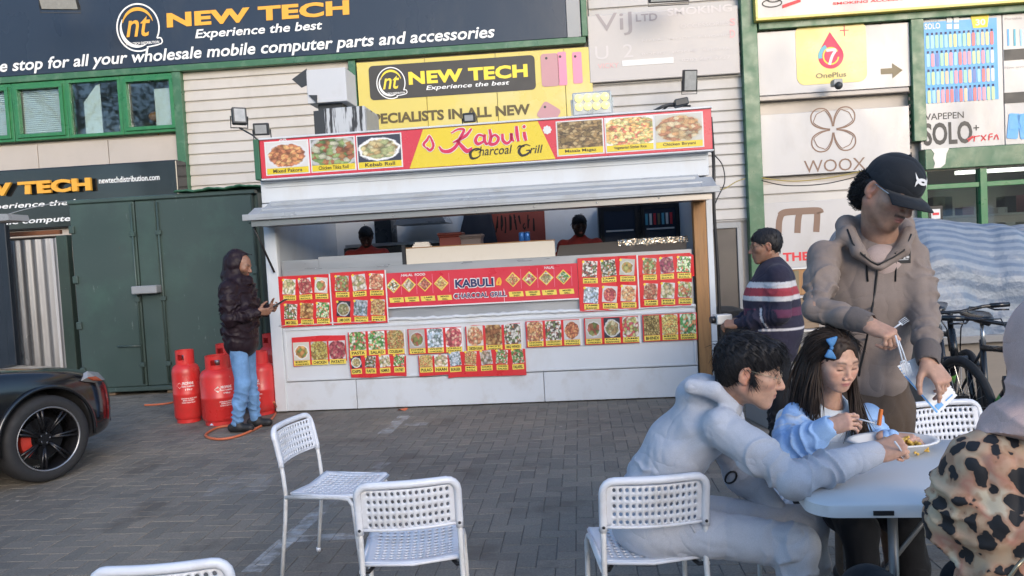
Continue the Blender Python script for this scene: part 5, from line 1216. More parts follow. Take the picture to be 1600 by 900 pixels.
MB().box(0.02, 0.16, -0.05, 0.08, 0.01, 0.085, Matrix.Rotation(rad(-8), 4, 'Y')).build('housing', M('lamp_body'), fx, bevel=0.01)
MB().tube([(-0.20, 0, -0.01), (-0.11, 0, 0.03), (-0.02, 0.01, 0.05), (0.06, 0, 0.03)], 0.016, 6).build('bracket', M('lamp_body'), fx, smooth=True); MB().tube([(-0.12, 0.02, -0.01), (-0.05, 0.02, 0.035), (0.18, 0.02, 0.02)], 0.010, 6).build('flex', M('cable_black'), fx, smooth=True)
cc = empty('security_camera', at(1310, 133, 11.9), BF.yaw, 'small dark dome camera below the yellow square logo', 'camera')
MB().box(-0.07, 0.07, 0.0, 0.15, 0.0, 0.10).build('mount', M('sign_grey'), cc, bevel=0.01); MB().ball((0, -0.01, -0.01), 0.06, 14, 10).build('dome', M('lamp_body'), cc, smooth=True)
# stained duct boxes behind the roof sign
m, n, l, b = newmat('duct_white')
pp = coord(n); st = noise_n(n, l, 1.0, 4, mapping(n, l, pp, (16, 16, 1.2)), 0.7); sp = n.new('ShaderNodeSeparateXYZ'); l.new(pp, sp.inputs[0])
f = ramp_n(n, l, st.outputs[0], [(0.52, 0.0), (0.57, 1.0)])
l.new(mix_rgb(n, l, f, (0.44, 0.46, 0.48), (0.03, 0.03, 0.032)), b.inputs['Base Color']); b.inputs['Roughness'].default_value = 0.5
d2 = empty('extractor_box', KF.pt(1.0, 1.2, 2.90), KYAW, 'low white duct box streaked with black grease behind the roof sign', 'duct')
c0 = KF(507, 190, 1.2); c1 = KF(569, 165, 1.2); d2.location = KF.pt((c0[0] + c1[0]) / 2, 1.2, 2.902)
w = (c1[0] - c0[0]) / 2; h = c1[1] - 2.902
MB().box(-w, w, 0, 0.62, 0, h).build('casing', M('duct_white'), d2, bevel=0.006); ibox('left_shutter', M('lamp_body'), d2, -w - 0.13, -w - 0.002, 0.0, 0.05, 0.02, h - 0.02); ibox('side_sheet', M('sign_grey'), d2, w + 0.002, w + 0.012, 0.02, 0.6, 0.02, h - 0.03)
c0 = KF(481, 162, 1.75); c1 = KF(539, 105, 1.75)
d3 = empty('extractor_box', KF.pt((c0[0] + c1[0]) / 2, 1.75, 2.902), KYAW, 'tall clean white duct box with dark flaps behind the roof sign', 'duct')
w = (c1[0] - c0[0]) / 2; za, zb_ = c0[1] - 2.902, c1[1] - 2.902
ibox('casing', M('white_metal'), d3, -w, w, 0, 0.45, za, zb_, bevel=0.006); ibox('stand', M('lamp_body'), d3, -w + 0.1, w - 0.1, 0.1, 0.4, 0.0, za - 0.002)
fl_ = lambda *q: [((KF(x, y, 1.75)[0] - (c0[0] + c1[0]) / 2), KF(x, y, 1.75)[1] - 2.902) for x, y in q]
MB().slab(fl_((456, 124), (471, 137), (479.5, 133), (479, 107)), 0.0, 0.01).build('flap', M('lamp_body'), d3); MB().slab(fl_((483, 149), (496, 162), (496, 149)), -0.02, -0.005).build('flap', M('lamp_body'), d3)
# ------------------------------------------------------------------ white perforated chairs
pmat('chair_white', (0.66, 0.68, 0.72), 0.38, var=0.04, scale=6, stain=(0.42, 0.39, 0.35), sscale=7, samt=0.5)
pmat('chair_tube', (0.64, 0.64, 0.63), 0.33, var=0.05, scale=8, stain=(0.36, 0.32, 0.27), sscale=12, samt=0.5)
def perforated(nu, nv, fn, hole=0.30, skip=None):
    """sheet of nu x nv cells, each with an eight-sided hole; fn maps (0..1,0..1) to a point"""
    mb = MB(); vid = {}
    V = []
    def vert(a, b):
        k = (round(a * 4000), round(b * 4000))
        if k not in vid: vid[k] = len(V); V.append(fn(a, b))
        return vid[k]
    Fs = []
    for i in range(nu):
        for j in range(nv):
            a0, b0, da, db = i / nu, j / nv, 1 / nu, 1 / nv
            ring = [vert(a0 + x * da, b0 + y * db) for x, y in ((0, 0), (.5, 0), (1, 0), (1, .5), (1, 1), (.5, 1), (0, 1), (0, .5))]
            if skip and skip(i, j):
                c = vert(a0 + .5 * da, b0 + .5 * db); Fs += [(ring[k], ring[(k + 1) % 8], c) for k in range(8)]; continue
            inner = []
            for k in range(8):
                t = math.pi / 4 * k + math.pi * 1.25
                inner.append(vert(a0 + da * (.5 + hole * math.cos(t)), b0 + db * (.5 + hole * math.sin(t))))
            Fs += [(ring[k], ring[(k + 1) % 8], inner[(k + 1) % 8], inner[k]) for k in range(8)]
    mb.add(V, Fs); return mb
def make_chair():
    o = empty('perforated_chair', (0, 0, 0), 0, 'x', 'chair', 'white perforated chairs')
    hw = 0.183
    def seatf(a, b):
        x = (a - 0.5) * 0.375; y = -0.165 + 0.365 * b
        z = 0.447 - 0.014 * math.cos(math.pi * (a - 0.5)) - 0.010 * math.sin(math.pi * b) + 0.004
        wf = 1.0 - 0.03 * (1 - b)
        if b > 0.93: z -= 0.02 * ((b - 0.93) / 0.07) ** 2
        return (x * wf, y, z)
    s = perforated(13, 12, seatf, 0.27, lambda i, j: i in (0, 12) or j in (0, 11)).build('seat', M('chair_white'), o, smooth=True)
    md = s.modifiers.new('thick', 'SOLIDIFY'); md.thickness = 0.006; md.offset = -1
    mb = MB()
    for sg in (-1, 1): mb.tube([(sg * 0.186, -0.16, 0.440), (sg * 0.188, 0.0, 0.437), (sg * 0.188, 0.18, 0.437)], 0.008, 6)
    mb.tube([(-0.180, 0.197, 0.432), (0, 0.203, 0.424), (0.180, 0.197, 0.432)], 0.008, 6); mb.tube([(-0.18, -0.168, 0.442), (0, -0.168, 0.428), (0.18, -0.168, 0.442)], 0.007, 6)
    mb.build('seat_rim', M('chair_white'), s, smooth=True)
    def backf(a, b):
        x = (a - 0.5) * 0.352; z = 0.592 + 0.152 * b
        return (x, -0.212 - 0.030 * b - 0.028 * math.cos(math.pi * (a - 0.5)) + 0.028 * 0.2, z)
    bk = perforated(16, 5, backf, 0.29, lambda i, j: i in (0, 15)).build('backrest', M('chair_white'), o, smooth=True)
    md = bk.modifiers.new('thick', 'SOLIDIFY'); md.thickness = 0.006; md.offset = 0
    # moulded rim of the backrest: sleeves, round corners, top
    pth = [(-hw, -0.211, 0.572)]
    for k in range(0, 4): pth.append((-hw, -0.213 - 0.007 * k, 0.60 + 0.035 * k))
    for k in range(5):
        t = math.pi / 2 * k / 4; pth.append((-hw + 0.042 * (1 - math.cos(t)), -0.240 - 0.004 * k, 0.722 + 0.042 * math.sin(t)))
    for k in range(1, 8):
        q = k / 8; x = -hw + 0.042 + (2 * hw - 0.084) * q; pth.append((x, -0.256 - 0.014 * math.sin(math.pi * q), 0.764))
    pth += [(-p[0], p[1], p[2]) for p in pth[:10][::-1]]
    MB().tube(pth, 0.0145, 8).build('backrest_rim', M('chair_white'), bk, smooth=True)
    bot = [(-hw + 2 * hw * k / 8, -0.209 - 0.028 * math.sin(math.pi * k / 8), 0.588) for k in range(9)]
    MB().tube(bot, 0.006, 6).build('backrest_lip', M('chair_white'), bk, smooth=True)
    for sg in (-1, 1):
        MB().tube([(sg * 0.190, -0.248, 0.0), (sg * 0.186, -0.208, 0.30), (sg * 0.184, -0.196, 0.43), (sg * hw, -0.204, 0.53), (sg * hw, -0.213, 0.60)], 0.0105, 8).build('rear_leg', M('chair_tube'), o, smooth=True)
        MB().tube([(sg * 0.202, 0.205, 0.0), (sg * 0.200, 0.185, 0.25), (sg * 0.198, 0.172, 0.395), (sg * 0.194, 0.150, 0.425), (sg * 0.190, 0.10, 0.430), (sg * 0.188, -0.195, 0.425)], 0.0105, 8).build('front_leg', M('chair_tube'), o, smooth=True)
        for y in (-0.248, 0.205): MB().tube([(sg * (0.190 if y < 0 else 0.202), y, 0.0), (sg * (0.190 if y < 0 else 0.202), y, 0.02)], 0.013, 8).build('foot_cap', M('chair_white'), o, smooth=True)
        MB().lathe([(0.006, 0), (0.005, 0.003), (0, 0.0035)], 8, Matrix.Translation((sg * hw, -0.227, 0.592)) @ Matrix.Rotation(rad(90), 4, 'X')).build('rivet', M('black_metal'), o, smooth=True)
        MB().tube([(sg * 0.15, -0.150, 0.425), (sg * 0.165, -0.17, 0.415), (sg * 0.183, -0.185, 0.425)], 0.008, 6).build('seat_clip', M('black_metal'), o, smooth=True)
    return o
CH0 = make_chair(); _first = [True]
def chair(x, y, face, label):
    """face: heading of the front of the chair, degrees anticlockwise from +Y"""
    o = CH0 if _first[0] else copy_tree(CH0); _first[0] = False
    o.location = (x, y, 0); o.rotation_euler = (0, 0, rad(face)); o['label'] = label
    return o
def chair_by_back(px, py, face, label):
    g = gnd(px, py, 0.775); a = rad(face); d = Vector((-math.sin(a), math.cos(a), 0))
    g = g + d * 0.255
    return chair(g.x, g.y, face, label)
chair_by_back(635, 750, 5, 'empty chair seen from behind, right of the sideways chair')
chair_by_back(1023, 743, 2, 'chair under the boy in the grey hoodie')
chair_by_back(453, 655, -104, 'empty chair turned sideways, nearest to the kiosk')
chair_by_back(248, 880, 4, 'chair at the bottom left corner, only its backrest top in view')
chair_by_back(1467, 627, 184, 'empty chair beyond the table, backrest below the printed cards')
# ------------------------------------------------------------------ folding table
pmat('table_white', (0.62, 0.63, 0.63), 0.62, var=0.04, scale=5, bump=0.12, bscale=220)
pmat('table_leg', (0.16, 0.17, 0.18), 0.4, metal=0.4)
TA = rad(-8.0); TH = 0.74
tb = empty('folding_table', (*gnd(1266, 789, TH).xy, 0), TA, 'white plastic folding table at the lower right', 'table')
TL, TW = 1.83, 0.76
MB().add(*(lambda p: ([(x, y, TH - 0.042) for x, y in p] + [(x, y, TH - 0.006) for x, y in p] + [(x + (0.006 if x < 0.9 else -0.006), y + (0.006 if y < 0.38 else -0.006), TH) for x, y in p],
        [tuple(range(len(p) - 1, -1, -1)), tuple(range(2 * len(p), 3 * len(p)))] + [(r * len(p) + k, r * len(p) + (k + 1) % len(p), (r + 1) * len(p) + (k + 1) % len(p), (r + 1) * len(p) + k) for r in (0, 1) for k in range(len(p))]))(rrect(0, TL, 0, TW, 0.085, 8))).build('table_top', M('table_white'), tb, smooth=True, angle=50)
MB().box(0.185, 0.245, -0.004, 0.002, TH - 0.034, TH - 0.020).build('edge_slot', M('black_metal'), tb)
for x in (0.28, TL - 0.28):
    mb = MB(); pth = [(x, 0.12, 0.012), (x, 0.12, TH - 0.05)]; mb.tube(pth, 0.016, 8); mb.build('leg', M('table_leg'), tb, smooth=True)
    MB().tube([(x, TW - 0.12, 0.012), (x, TW - 0.12, TH - 0.05)], 0.016, 8).build('leg', M('table_leg'), tb, smooth=True); MB().tube([(x, 0.05, 0.012), (x, TW - 0.05, 0.012)], 0.014, 8).build('foot_bar', M('table_leg'), tb, smooth=True); MB().tube([(x, 0.12, 0.30), (x, TW - 0.12, 0.30)], 0.011, 8).build('cross_bar', M('table_leg'), tb, smooth=True)
    MB().tube([(x, 0.38, 0.30), (x + (0.3 if x < 0.9 else -0.3), 0.38, TH - 0.05)], 0.009, 8).build('brace', M('table_leg'), tb, smooth=True)
def table_pt(u, v, z=0.0): return tb.matrix_basis @ Vector((u, v, TH + z))
# ------------------------------------------------------------------ black car, nose at the left edge of the picture
pmat('car_black', (0.006, 0.0065, 0.008), 0.16, var=0.2, scale=2, coat=0.6, rvar=0.05, spec=0.5)
pmat('car_trim', (0.012, 0.012, 0.013), 0.5); pmat('tyre', (0.018, 0.018, 0.019), 0.8, var=0.2, scale=12, bump=0.1); pmat('rim_black', (0.012, 0.012, 0.014), 0.3, metal=0.3); pmat('rim_edge', (0.30, 0.30, 0.31), 0.3, metal=0.7); pmat('caliper', (0.45, 0.035, 0.02), 0.4)
pmat('lamp_white', (0.30, 0.29, 0.285), 0.1, var=0.1); pmat('lamp_amber', (0.35, 0.07, 0.025), 0.12, var=0.2); pmat('car_glass', (0.008, 0.010, 0.012), 0.05, rvar=0.02, spec=0.7)
CAR_A = rad(66)
wc = gnd(70, 750); fdir = Vector((math.cos(CAR_A), math.sin(CAR_A), 0)); rdir = Vector((math.sin(CAR_A), -math.cos(CAR_A), 0))
# local frame: x forward, y to the left, z up; origin mid-front-axle on the ground
org = Vector((wc.x, wc.y, 0)) - rdir * 0.80
car = empty('parked_car', org, CAR_A, 'shiny black car parked at the left edge, nose pointing to the container', 'car')
def car_body():
    # stations: x, half width, sill z, shoulder z (side), crown z (centre of bonnet / roof), roof half width
    st = [(0.86, 0.30, 0.34, 0.50, 0.56, 0.25), (0.82, 0.52, 0.27, 0.58, 0.66, 0.45), (0.72, 0.70, 0.23, 0.66, 0.74, 0.60), (0.55, 0.83, 0.20, 0.73, 0.80, 0.70), (0.30, 0.885, 0.20, 0.80, 0.86, 0.74), (0.0, 0.90, 0.20, 0.85, 0.91, 0.76),
          (-0.45, 0.90, 0.20, 0.89, 0.96, 0.76), (-0.80, 0.90, 0.20, 0.91, 1.00, 0.74), (-1.35, 0.90, 0.20, 0.92, 1.36, 0.58), (-1.80, 0.90, 0.20, 0.93, 1.45, 0.58), (-2.50, 0.90, 0.20, 0.94, 1.45, 0.58), (-3.05, 0.89, 0.21, 0.95, 1.32, 0.56), (-3.45, 0.86, 0.24, 0.95, 1.03, 0.66), (-3.75, 0.80, 0.30, 0.90, 0.95, 0.64), (-3.85, 0.70, 0.36, 0.80, 0.84, 0.55)]
    rings = []
    for x, w, zs, zh, zc, rw in st:
        half = [(0, zs), (w * 0.85, zs), (w * 0.97, zs + 0.05), (w, zs + 0.45 * (zh - zs)), (w * 0.985, zs + 0.8 * (zh - zs)), (w * 0.955, zh - 0.01), (w * 0.90, zh + 0.02), (rw * 1.02 if zc > 1.2 else w * 0.80, zc - 0.05 if zc > 1.2 else zh + 0.6 * (zc - zh)), (rw * 0.85, zc - 0.012), (rw * 0.4, zc), (0, zc + 0.002)]
        ring = [(x, -y, z) for y, z in half] + [(x, y, z) for y, z in half[-2:0:-1]]
        rings.append(ring)
    mb = MB(); mb.loft(rings); return mb
bd = car_body().build('body', M('car_black'), car, smooth=True, angle=62)
sd = bd.modifiers.new('s', 'SUBSURF'); sd.levels = 2; sd.render_levels = 2
def wheel(x, y, steer, nm='wheel'):
    w = empty(nm, (x, y, 0.335), steer); w.parent = car; sg = 1 if y < 0 else -1
    Mx = Matrix.Rotation(rad(90) * sg, 4, 'X')
    prof = [(0.235, -0.10), (0.29, -0.115), (0.325, -0.10), (0.335, -0.06), (0.335, 0.06), (0.325, 0.10), (0.29, 0.115), (0.245, 0.105), (0.235, 0.095)]
    MB().lathe(prof, 48, Mx, False).build('tyre', M('tyre'), w, smooth=True)
    mb = MB(); mb.lathe([(0.246, 0.106), (0.250, 0.109), (0.244, 0.111), (0.238, 0.104)], 48, Mx, False); mb.build('rim_edge', M('rim_edge'), w, smooth=True)
    mb = MB(); mb.lathe([(0.238, 0.10), (0.225, 0.07), (0.222, -0.08), (0.235, -0.10)], 48, Mx, False); mb.lathe([(0.0, 0.045), (0.055, 0.045), (0.06, 0.03), (0.06, -0.02)], 24, Mx)
    mb.build('barrel', M('rim_black'), w, smooth=True, angle=40)
    for k in range(7):
        for d in (-0.085, 0.085):
            t = 2 * math.pi * k / 7; t2 = t + d
            R = Mx
            a = [R @ Vector((0.05 * math.cos(t), 0.05 * math.sin(t), 0.05)), R @ Vector((0.14 * math.cos(t + d * 0.9), 0.14 * math.sin(t + d * 0.9), 0.075)), R @ Vector((0.232 * math.cos(t2 * 1.0), 0.232 * math.sin(t2), 0.090))]
            MB().tube(a, [0.014, 0.011, 0.012], 6).build('spoke', M('rim_black'), w, smooth=True)
    for k in range(5): MB().ball(tuple(Mx @ Vector((0.038 * math.cos(k * 1.2566), 0.038 * math.sin(k * 1.2566), 0.05))), 0.007, 6, 5).build('wheel_bolt', M('rim_edge'), w)
    MB().lathe([(0.0, 0.012), (0.165, 0.012), (0.165, -0.01), (0, -0.01)], 32, Mx).build('brake_disc', M('rim_black'), w)
    mb = MB(); mb.loft([[tuple(Mx @ Vector((r * math.cos(t), r * math.sin(t), z))) for r, z in ((0.10, -0.02), (0.175, -0.02), (0.175, 0.035), (0.10, 0.035))] for t in [rad(165 + 10 * q) for q in range(7)]]); mb.build('brake_caliper', M('caliper'), w)
    # arch
    return w
wheel(0.0, -0.80, rad(-3)); wheel(0.0, 0.80, rad(-3)); wheel(-2.75, -0.80, 0); wheel(-2.75, 0.80, 0)
def cut_wells():
    cut = []
    for x in (0.0, -2.75):
        for sg in (-1, 1):
            mb = MB(); mb.lathe([(0.385, -0.26), (0.385, 0.26)], 40, Matrix.Translation((x, sg * 0.80, 0.345)) @ Matrix.Rotation(rad(90), 4, 'X'))
            c = mb.build('cutter', M('rubber'), car); cut.append(c)
            md = bd.modifiers.new('cut', 'BOOLEAN'); md.object = c; md.operation = 'DIFFERENCE'; md.solver = 'EXACT'; md.material_mode = 'TRANSFER'
    dg = bpy.context.evaluated_depsgraph_get(); dg.update()
    me = D.meshes.new_from_object(bd.evaluated_get(dg))
    bd.modifiers.clear(); bd.data = me
    me.polygons.foreach_set('use_smooth', [True] * len(me.polygons)); me.set_sharp_from_angle(angle=rad(40))
    for c in cut: D.objects.remove(c)
cut_wells()
for x in (0.0, -2.75):
    for sg in (-1, 1):
        n = 26; MB().tube([(x + 0.392 * math.cos(math.pi * (k / n * 1.10 - 0.05)), sg * 0.895, 0.345 + 0.392 * math.sin(math.pi * (k / n * 1.10 - 0.05))) for k in range(n + 1)], 0.016, 8).build('arch_lip', M('car_black'), car, smooth=True)
def cpt(px, py, q): # point on the plane x_local = q? helper for lamp placing
    return None
for sg in (-1, 1):
    mb = MB(); pts = [(0.66, sg * 0.69, 0.67), (0.50, sg * 0.83, 0.70), (0.36, sg * 0.872, 0.745), (0.42, sg * 0.80, 0.79), (0.62, sg * 0.66, 0.745)]
    nn = Vector((0.62, sg * 0.62, 0.45)).normalized() * 0.03
    rings = [[tuple(Vector(p) + nn * s for p in [q])[0][:] for q in pts] for s in (-1.5, 0.5)]
    mb.loft(rings); mb.build('headlamp', M('lamp_white'), car, bevel=0.008, seg=2)
    mb = MB(); pts2 = [(0.54, sg * 0.81, 0.685), (0.42, sg * 0.862, 0.71), (0.36, sg * 0.877, 0.745), (0.46, sg * 0.835, 0.735)]
    mb.loft([[tuple(Vector(p) + nn * s) for p in pts2] for s in (0.2, 0.75)]); mb.build('indicator_lamp', M('lamp_amber'), car, bevel=0.004)
    ibox('door_mirror', M('car_black'), car, -0.98, -0.83, sg * 0.94 - 0.09, sg * 0.94 + 0.09, 0.94, 1.06, bevel=0.03, seg=2)
    MB().slab([(-1.05, 0.96), (-3.1, 0.98), (-2.9, 1.25), (-2.4, 1.38), (-1.75, 1.38), (-1.40, 1.28)][::-1], sg * 0.80 - 0.02, sg * 0.80 + 0.02).build('side_glass', M('car_glass'), car)
    ibox('door_line', M('car_trim'), car, -1.0, -0.985, sg * 0.9 - 0.004, sg * 0.9 + 0.004, 0.3, 0.88)
MB().add([(-0.86, -0.64, 1.02), (-0.86, 0.64, 1.02), (-1.36, 0.52, 1.375), (-1.36, -0.52, 1.375)], [(0, 1, 2, 3)]).build('windscreen', M('car_glass'), car)
ibox('grille', M('car_trim'), car, 0.80, 0.87, -0.34, 0.34, 0.40, 0.54, bevel=0.02); ibox('lower_grille', M('car_trim'), car, 0.78, 0.862, -0.5, 0.5, 0.255, 0.34, bevel=0.02)
ibox('number_plate', M('white_print'), car, 0.868, 0.878, -0.26, 0.26, 0.36, 0.45, bevel=0.003)
# ------------------------------------------------------------------ tarp-covered stock on the right
m, n, l, b = newmat('tarp_stripe')
at_ = n.new('ShaderNodeAttribute'); at_.attribute_name = 'stripe'; oc = coord(n)
nz = noise_n(n, l, 6, 4, oc); s_ = math_n(n, l, 'ADD', at_.outputs['Fac'], math_n(n, l, 'MULTIPLY', math_n(n, l, 'SUBTRACT', nz.outputs[0], 0.5), 0.10))
w_ = math_n(n, l, 'SINE', math_n(n, l, 'MULTIPLY', s_, 2 * math.pi))
c = ramp_n(n, l, math_n(n, l, 'MULTIPLY_ADD', w_, 0.5), [(0.30, (0.125, 0.165, 0.225)), (0.66, (0.23, 0.262, 0.30))]); 
for nd in n:
    if nd.type == 'MATH' and nd.operation == 'MULTIPLY_ADD': nd.inputs[2].default_value = 0.5
dn = noise_n(n, l, 3, 5, oc); c = mix_rgb(n, l, ramp_n(n, l, dn.outputs[0], [(0.45, 0.0), (0.75, 0.5)]), c, (0.22, 0.25, 0.29))
l.new(c, b.inputs['Base Color']); b.inputs['Roughness'].default_value = 0.42
fz = noise_n(n, l, 14, 4, oc); bump_n(n, l, b, fz.outputs[0], 0.5, 0.03)
def _noise1(x, seed):
    r_ = random.Random(seed); T_ = [r_.uniform(-1, 1) for _ in range(64)]
    i = math.floor(x); f = x - i; f = f * f * (3 - 2 * f); return T_[i % 64] * (1 - f) + T_[(i + 1) % 64] * f
def tarp():
    o = empty('tarp_cover', (0, 0, 0), 0, 'blue and white striped tarpaulin over piled stock at the right', 'tarpaulin')
    L0 = at(1400, 420, 6.2); X0, X1 = L0.x, L0.x + 4.0; Yf, Yb = 6.0, 7.8
    nx, nt = 130, 70; V = []; S = []
    for i in range(nx + 1):
        x = X0 + (X1 - X0) * i / nx; e = i / nx
        top = 1.555 + 0.10 * math.exp(-((x - at(1495, 350, 6).x) / 0.35) ** 2) + 0.03 * _noise1(x * 2.2, 5) - 0.02 * e
        end = max(0, 1 - (x - X0) / 0.22) ** 2
        top -= 0.42 * end
        for j in range(nt + 1):
            t = j / nt * 2.35   # path: up the front then back over the top
            hF = top - 0.72
            if t < 1.0:
                z = 0.70 + (top - 0.70) * math.sin(t * math.pi / 2) ** 0.9 if t > 0 else 0.70; y = Yf + 0.55 * (1 - math.cos(t * math.pi / 2)) ** 1.1
            else:
                z = top + 0.02 * math.sin(3 * x + t * 2); y = Yf + 0.55 + (t - 1.0) * 0.9
            fold = 0.020 * _noise1(x * 5 + t * 1.5, 1) + 0.014 * _noise1(x * 11 - t * 3, 2) + 0.022 * _noise1(t * 6 + x * 1.3, 3) + 0.008 * _noise1(t * 19 + x * 4, 4)
            V.append((x + 0.02 * _noise1(t * 4, 6), y - fold, z + fold * 0.8)); S.append(t * 13.5 + 0.5 * _noise1(x * 1.6, 7) + 0.25 * _noise1(x * 5, 8) + x * 0.12)
    me = D.meshes.new('tarp'); me.from_pydata(V, [], [(i * (nt + 1) + j, (i + 1) * (nt + 1) + j, (i + 1) * (nt + 1) + j + 1, i * (nt + 1) + j + 1) for i in range(nx) for j in range(nt)])
    me.materials.append(M('tarp_stripe')); a = me.attributes.new('stripe', 'FLOAT', 'POINT'); a.data.foreach_set('value', S); me.shade_smooth()
    link('cloth', me, o)
    return X0, X1, Yf
TX0, TX1, TYF = tarp()
pmat('pallet_wood', (0.22, 0.19, 0.16), 0.8, var=0.25, scale=6, stretch=(0.5, 3, 3)); pmat('carton', (0.27, 0.19, 0.12), 0.8, var=0.12, scale=5); pmat('carton_grey', (0.24, 0.23, 0.22), 0.8, var=0.12)
st_ = empty('stock_pile', (TX0 + 0.1, TYF, 0), 0, 'grey cartons and boards piled under the striped tarpaulin', 'cartons')
ibox('board', M('carton_grey'), st_, 0, 3.7, -0.02, 1.6, 0.66, 0.72, bevel=0.006)
for k in range(5): ibox('carton', M('carton_grey' if k % 2 else 'pallet_wood'), st_, 0.02 + k * 0.74, 0.70 + k * 0.74, 0.06, 1.5, 0.14, 0.655, bevel=0.01)
for k in range(6): ibox('pallet_plank', M('pallet_wood'), st_, 0.0, 3.7, 0.0 + k * 0.3, 0.12 + k * 0.3, 0.10, 0.135)
for k in range(4): ibox('pallet_foot', M('pallet_wood'), st_, 0.1 + k * 1.15, 0.22 + k * 1.15, 0, 1.6, 0.0, 0.099)
# boxes behind the man in the striped jumper
def carton(px, py, Y, w, h, d, m, lab, rz=0.0, z=None, open_=False):
    p = at(px, py, Y); o = empty('carton_box', (p.x, p.y, p.z if z is None else z), rz, lab, 'box')
    MB().box(-w / 2, w / 2, 0, d, 0, h).build('box_body', M(m), o, bevel=0.005); ibox('lid_flap', M('pale_print'), o, -w / 2 - 0.01, w / 2 + 0.01, -0.012, d * 0.5, h + 0.001, h + 0.012)
    ibox('tape', M('brown_print'), o, -w * 0.06, w * 0.06, -0.004, -0.0015, 0.01, h - 0.01)
carton(1246, 562, 6.2, 0.5, 0.80, 0.5, 'carton_grey', 'grey carton standing behind the man in the striped jumper', 0.1, 0.0)
carton(1240, 520, 6.3, 0.42, 0.26, 0.4, 'carton', 'brown carton on top of the grey one behind the striped jumper', -0.1, 0.815)
carton(1246, 480, 6.4, 0.36, 0.22, 0.3, 'wood_post', 'small wood-brown box topmost behind the striped jumper', 0.05, 1.09)
bi = empty('dark_bin', (*gnd(1136, 590).xy, 0), 0.1, 'black plastic bin standing by the kiosk side wall', 'bin')
MB().lathe([(0.15, 0), (0.16, 0.01), (0.20, 0.72), (0.215, 0.72), (0.215, 0.76), (0.19, 0.76), (0.15, 0.05), (0, 0.05)], 24).build('bin_body', M('rubber'), bi, smooth=True, angle=40); MB().lathe([(0.218, 0.762), (0.218, 0.79), (0.1, 0.83), (0, 0.835)], 24).build('bin_lid', M('rubber'), bi, smooth=True, angle=40)
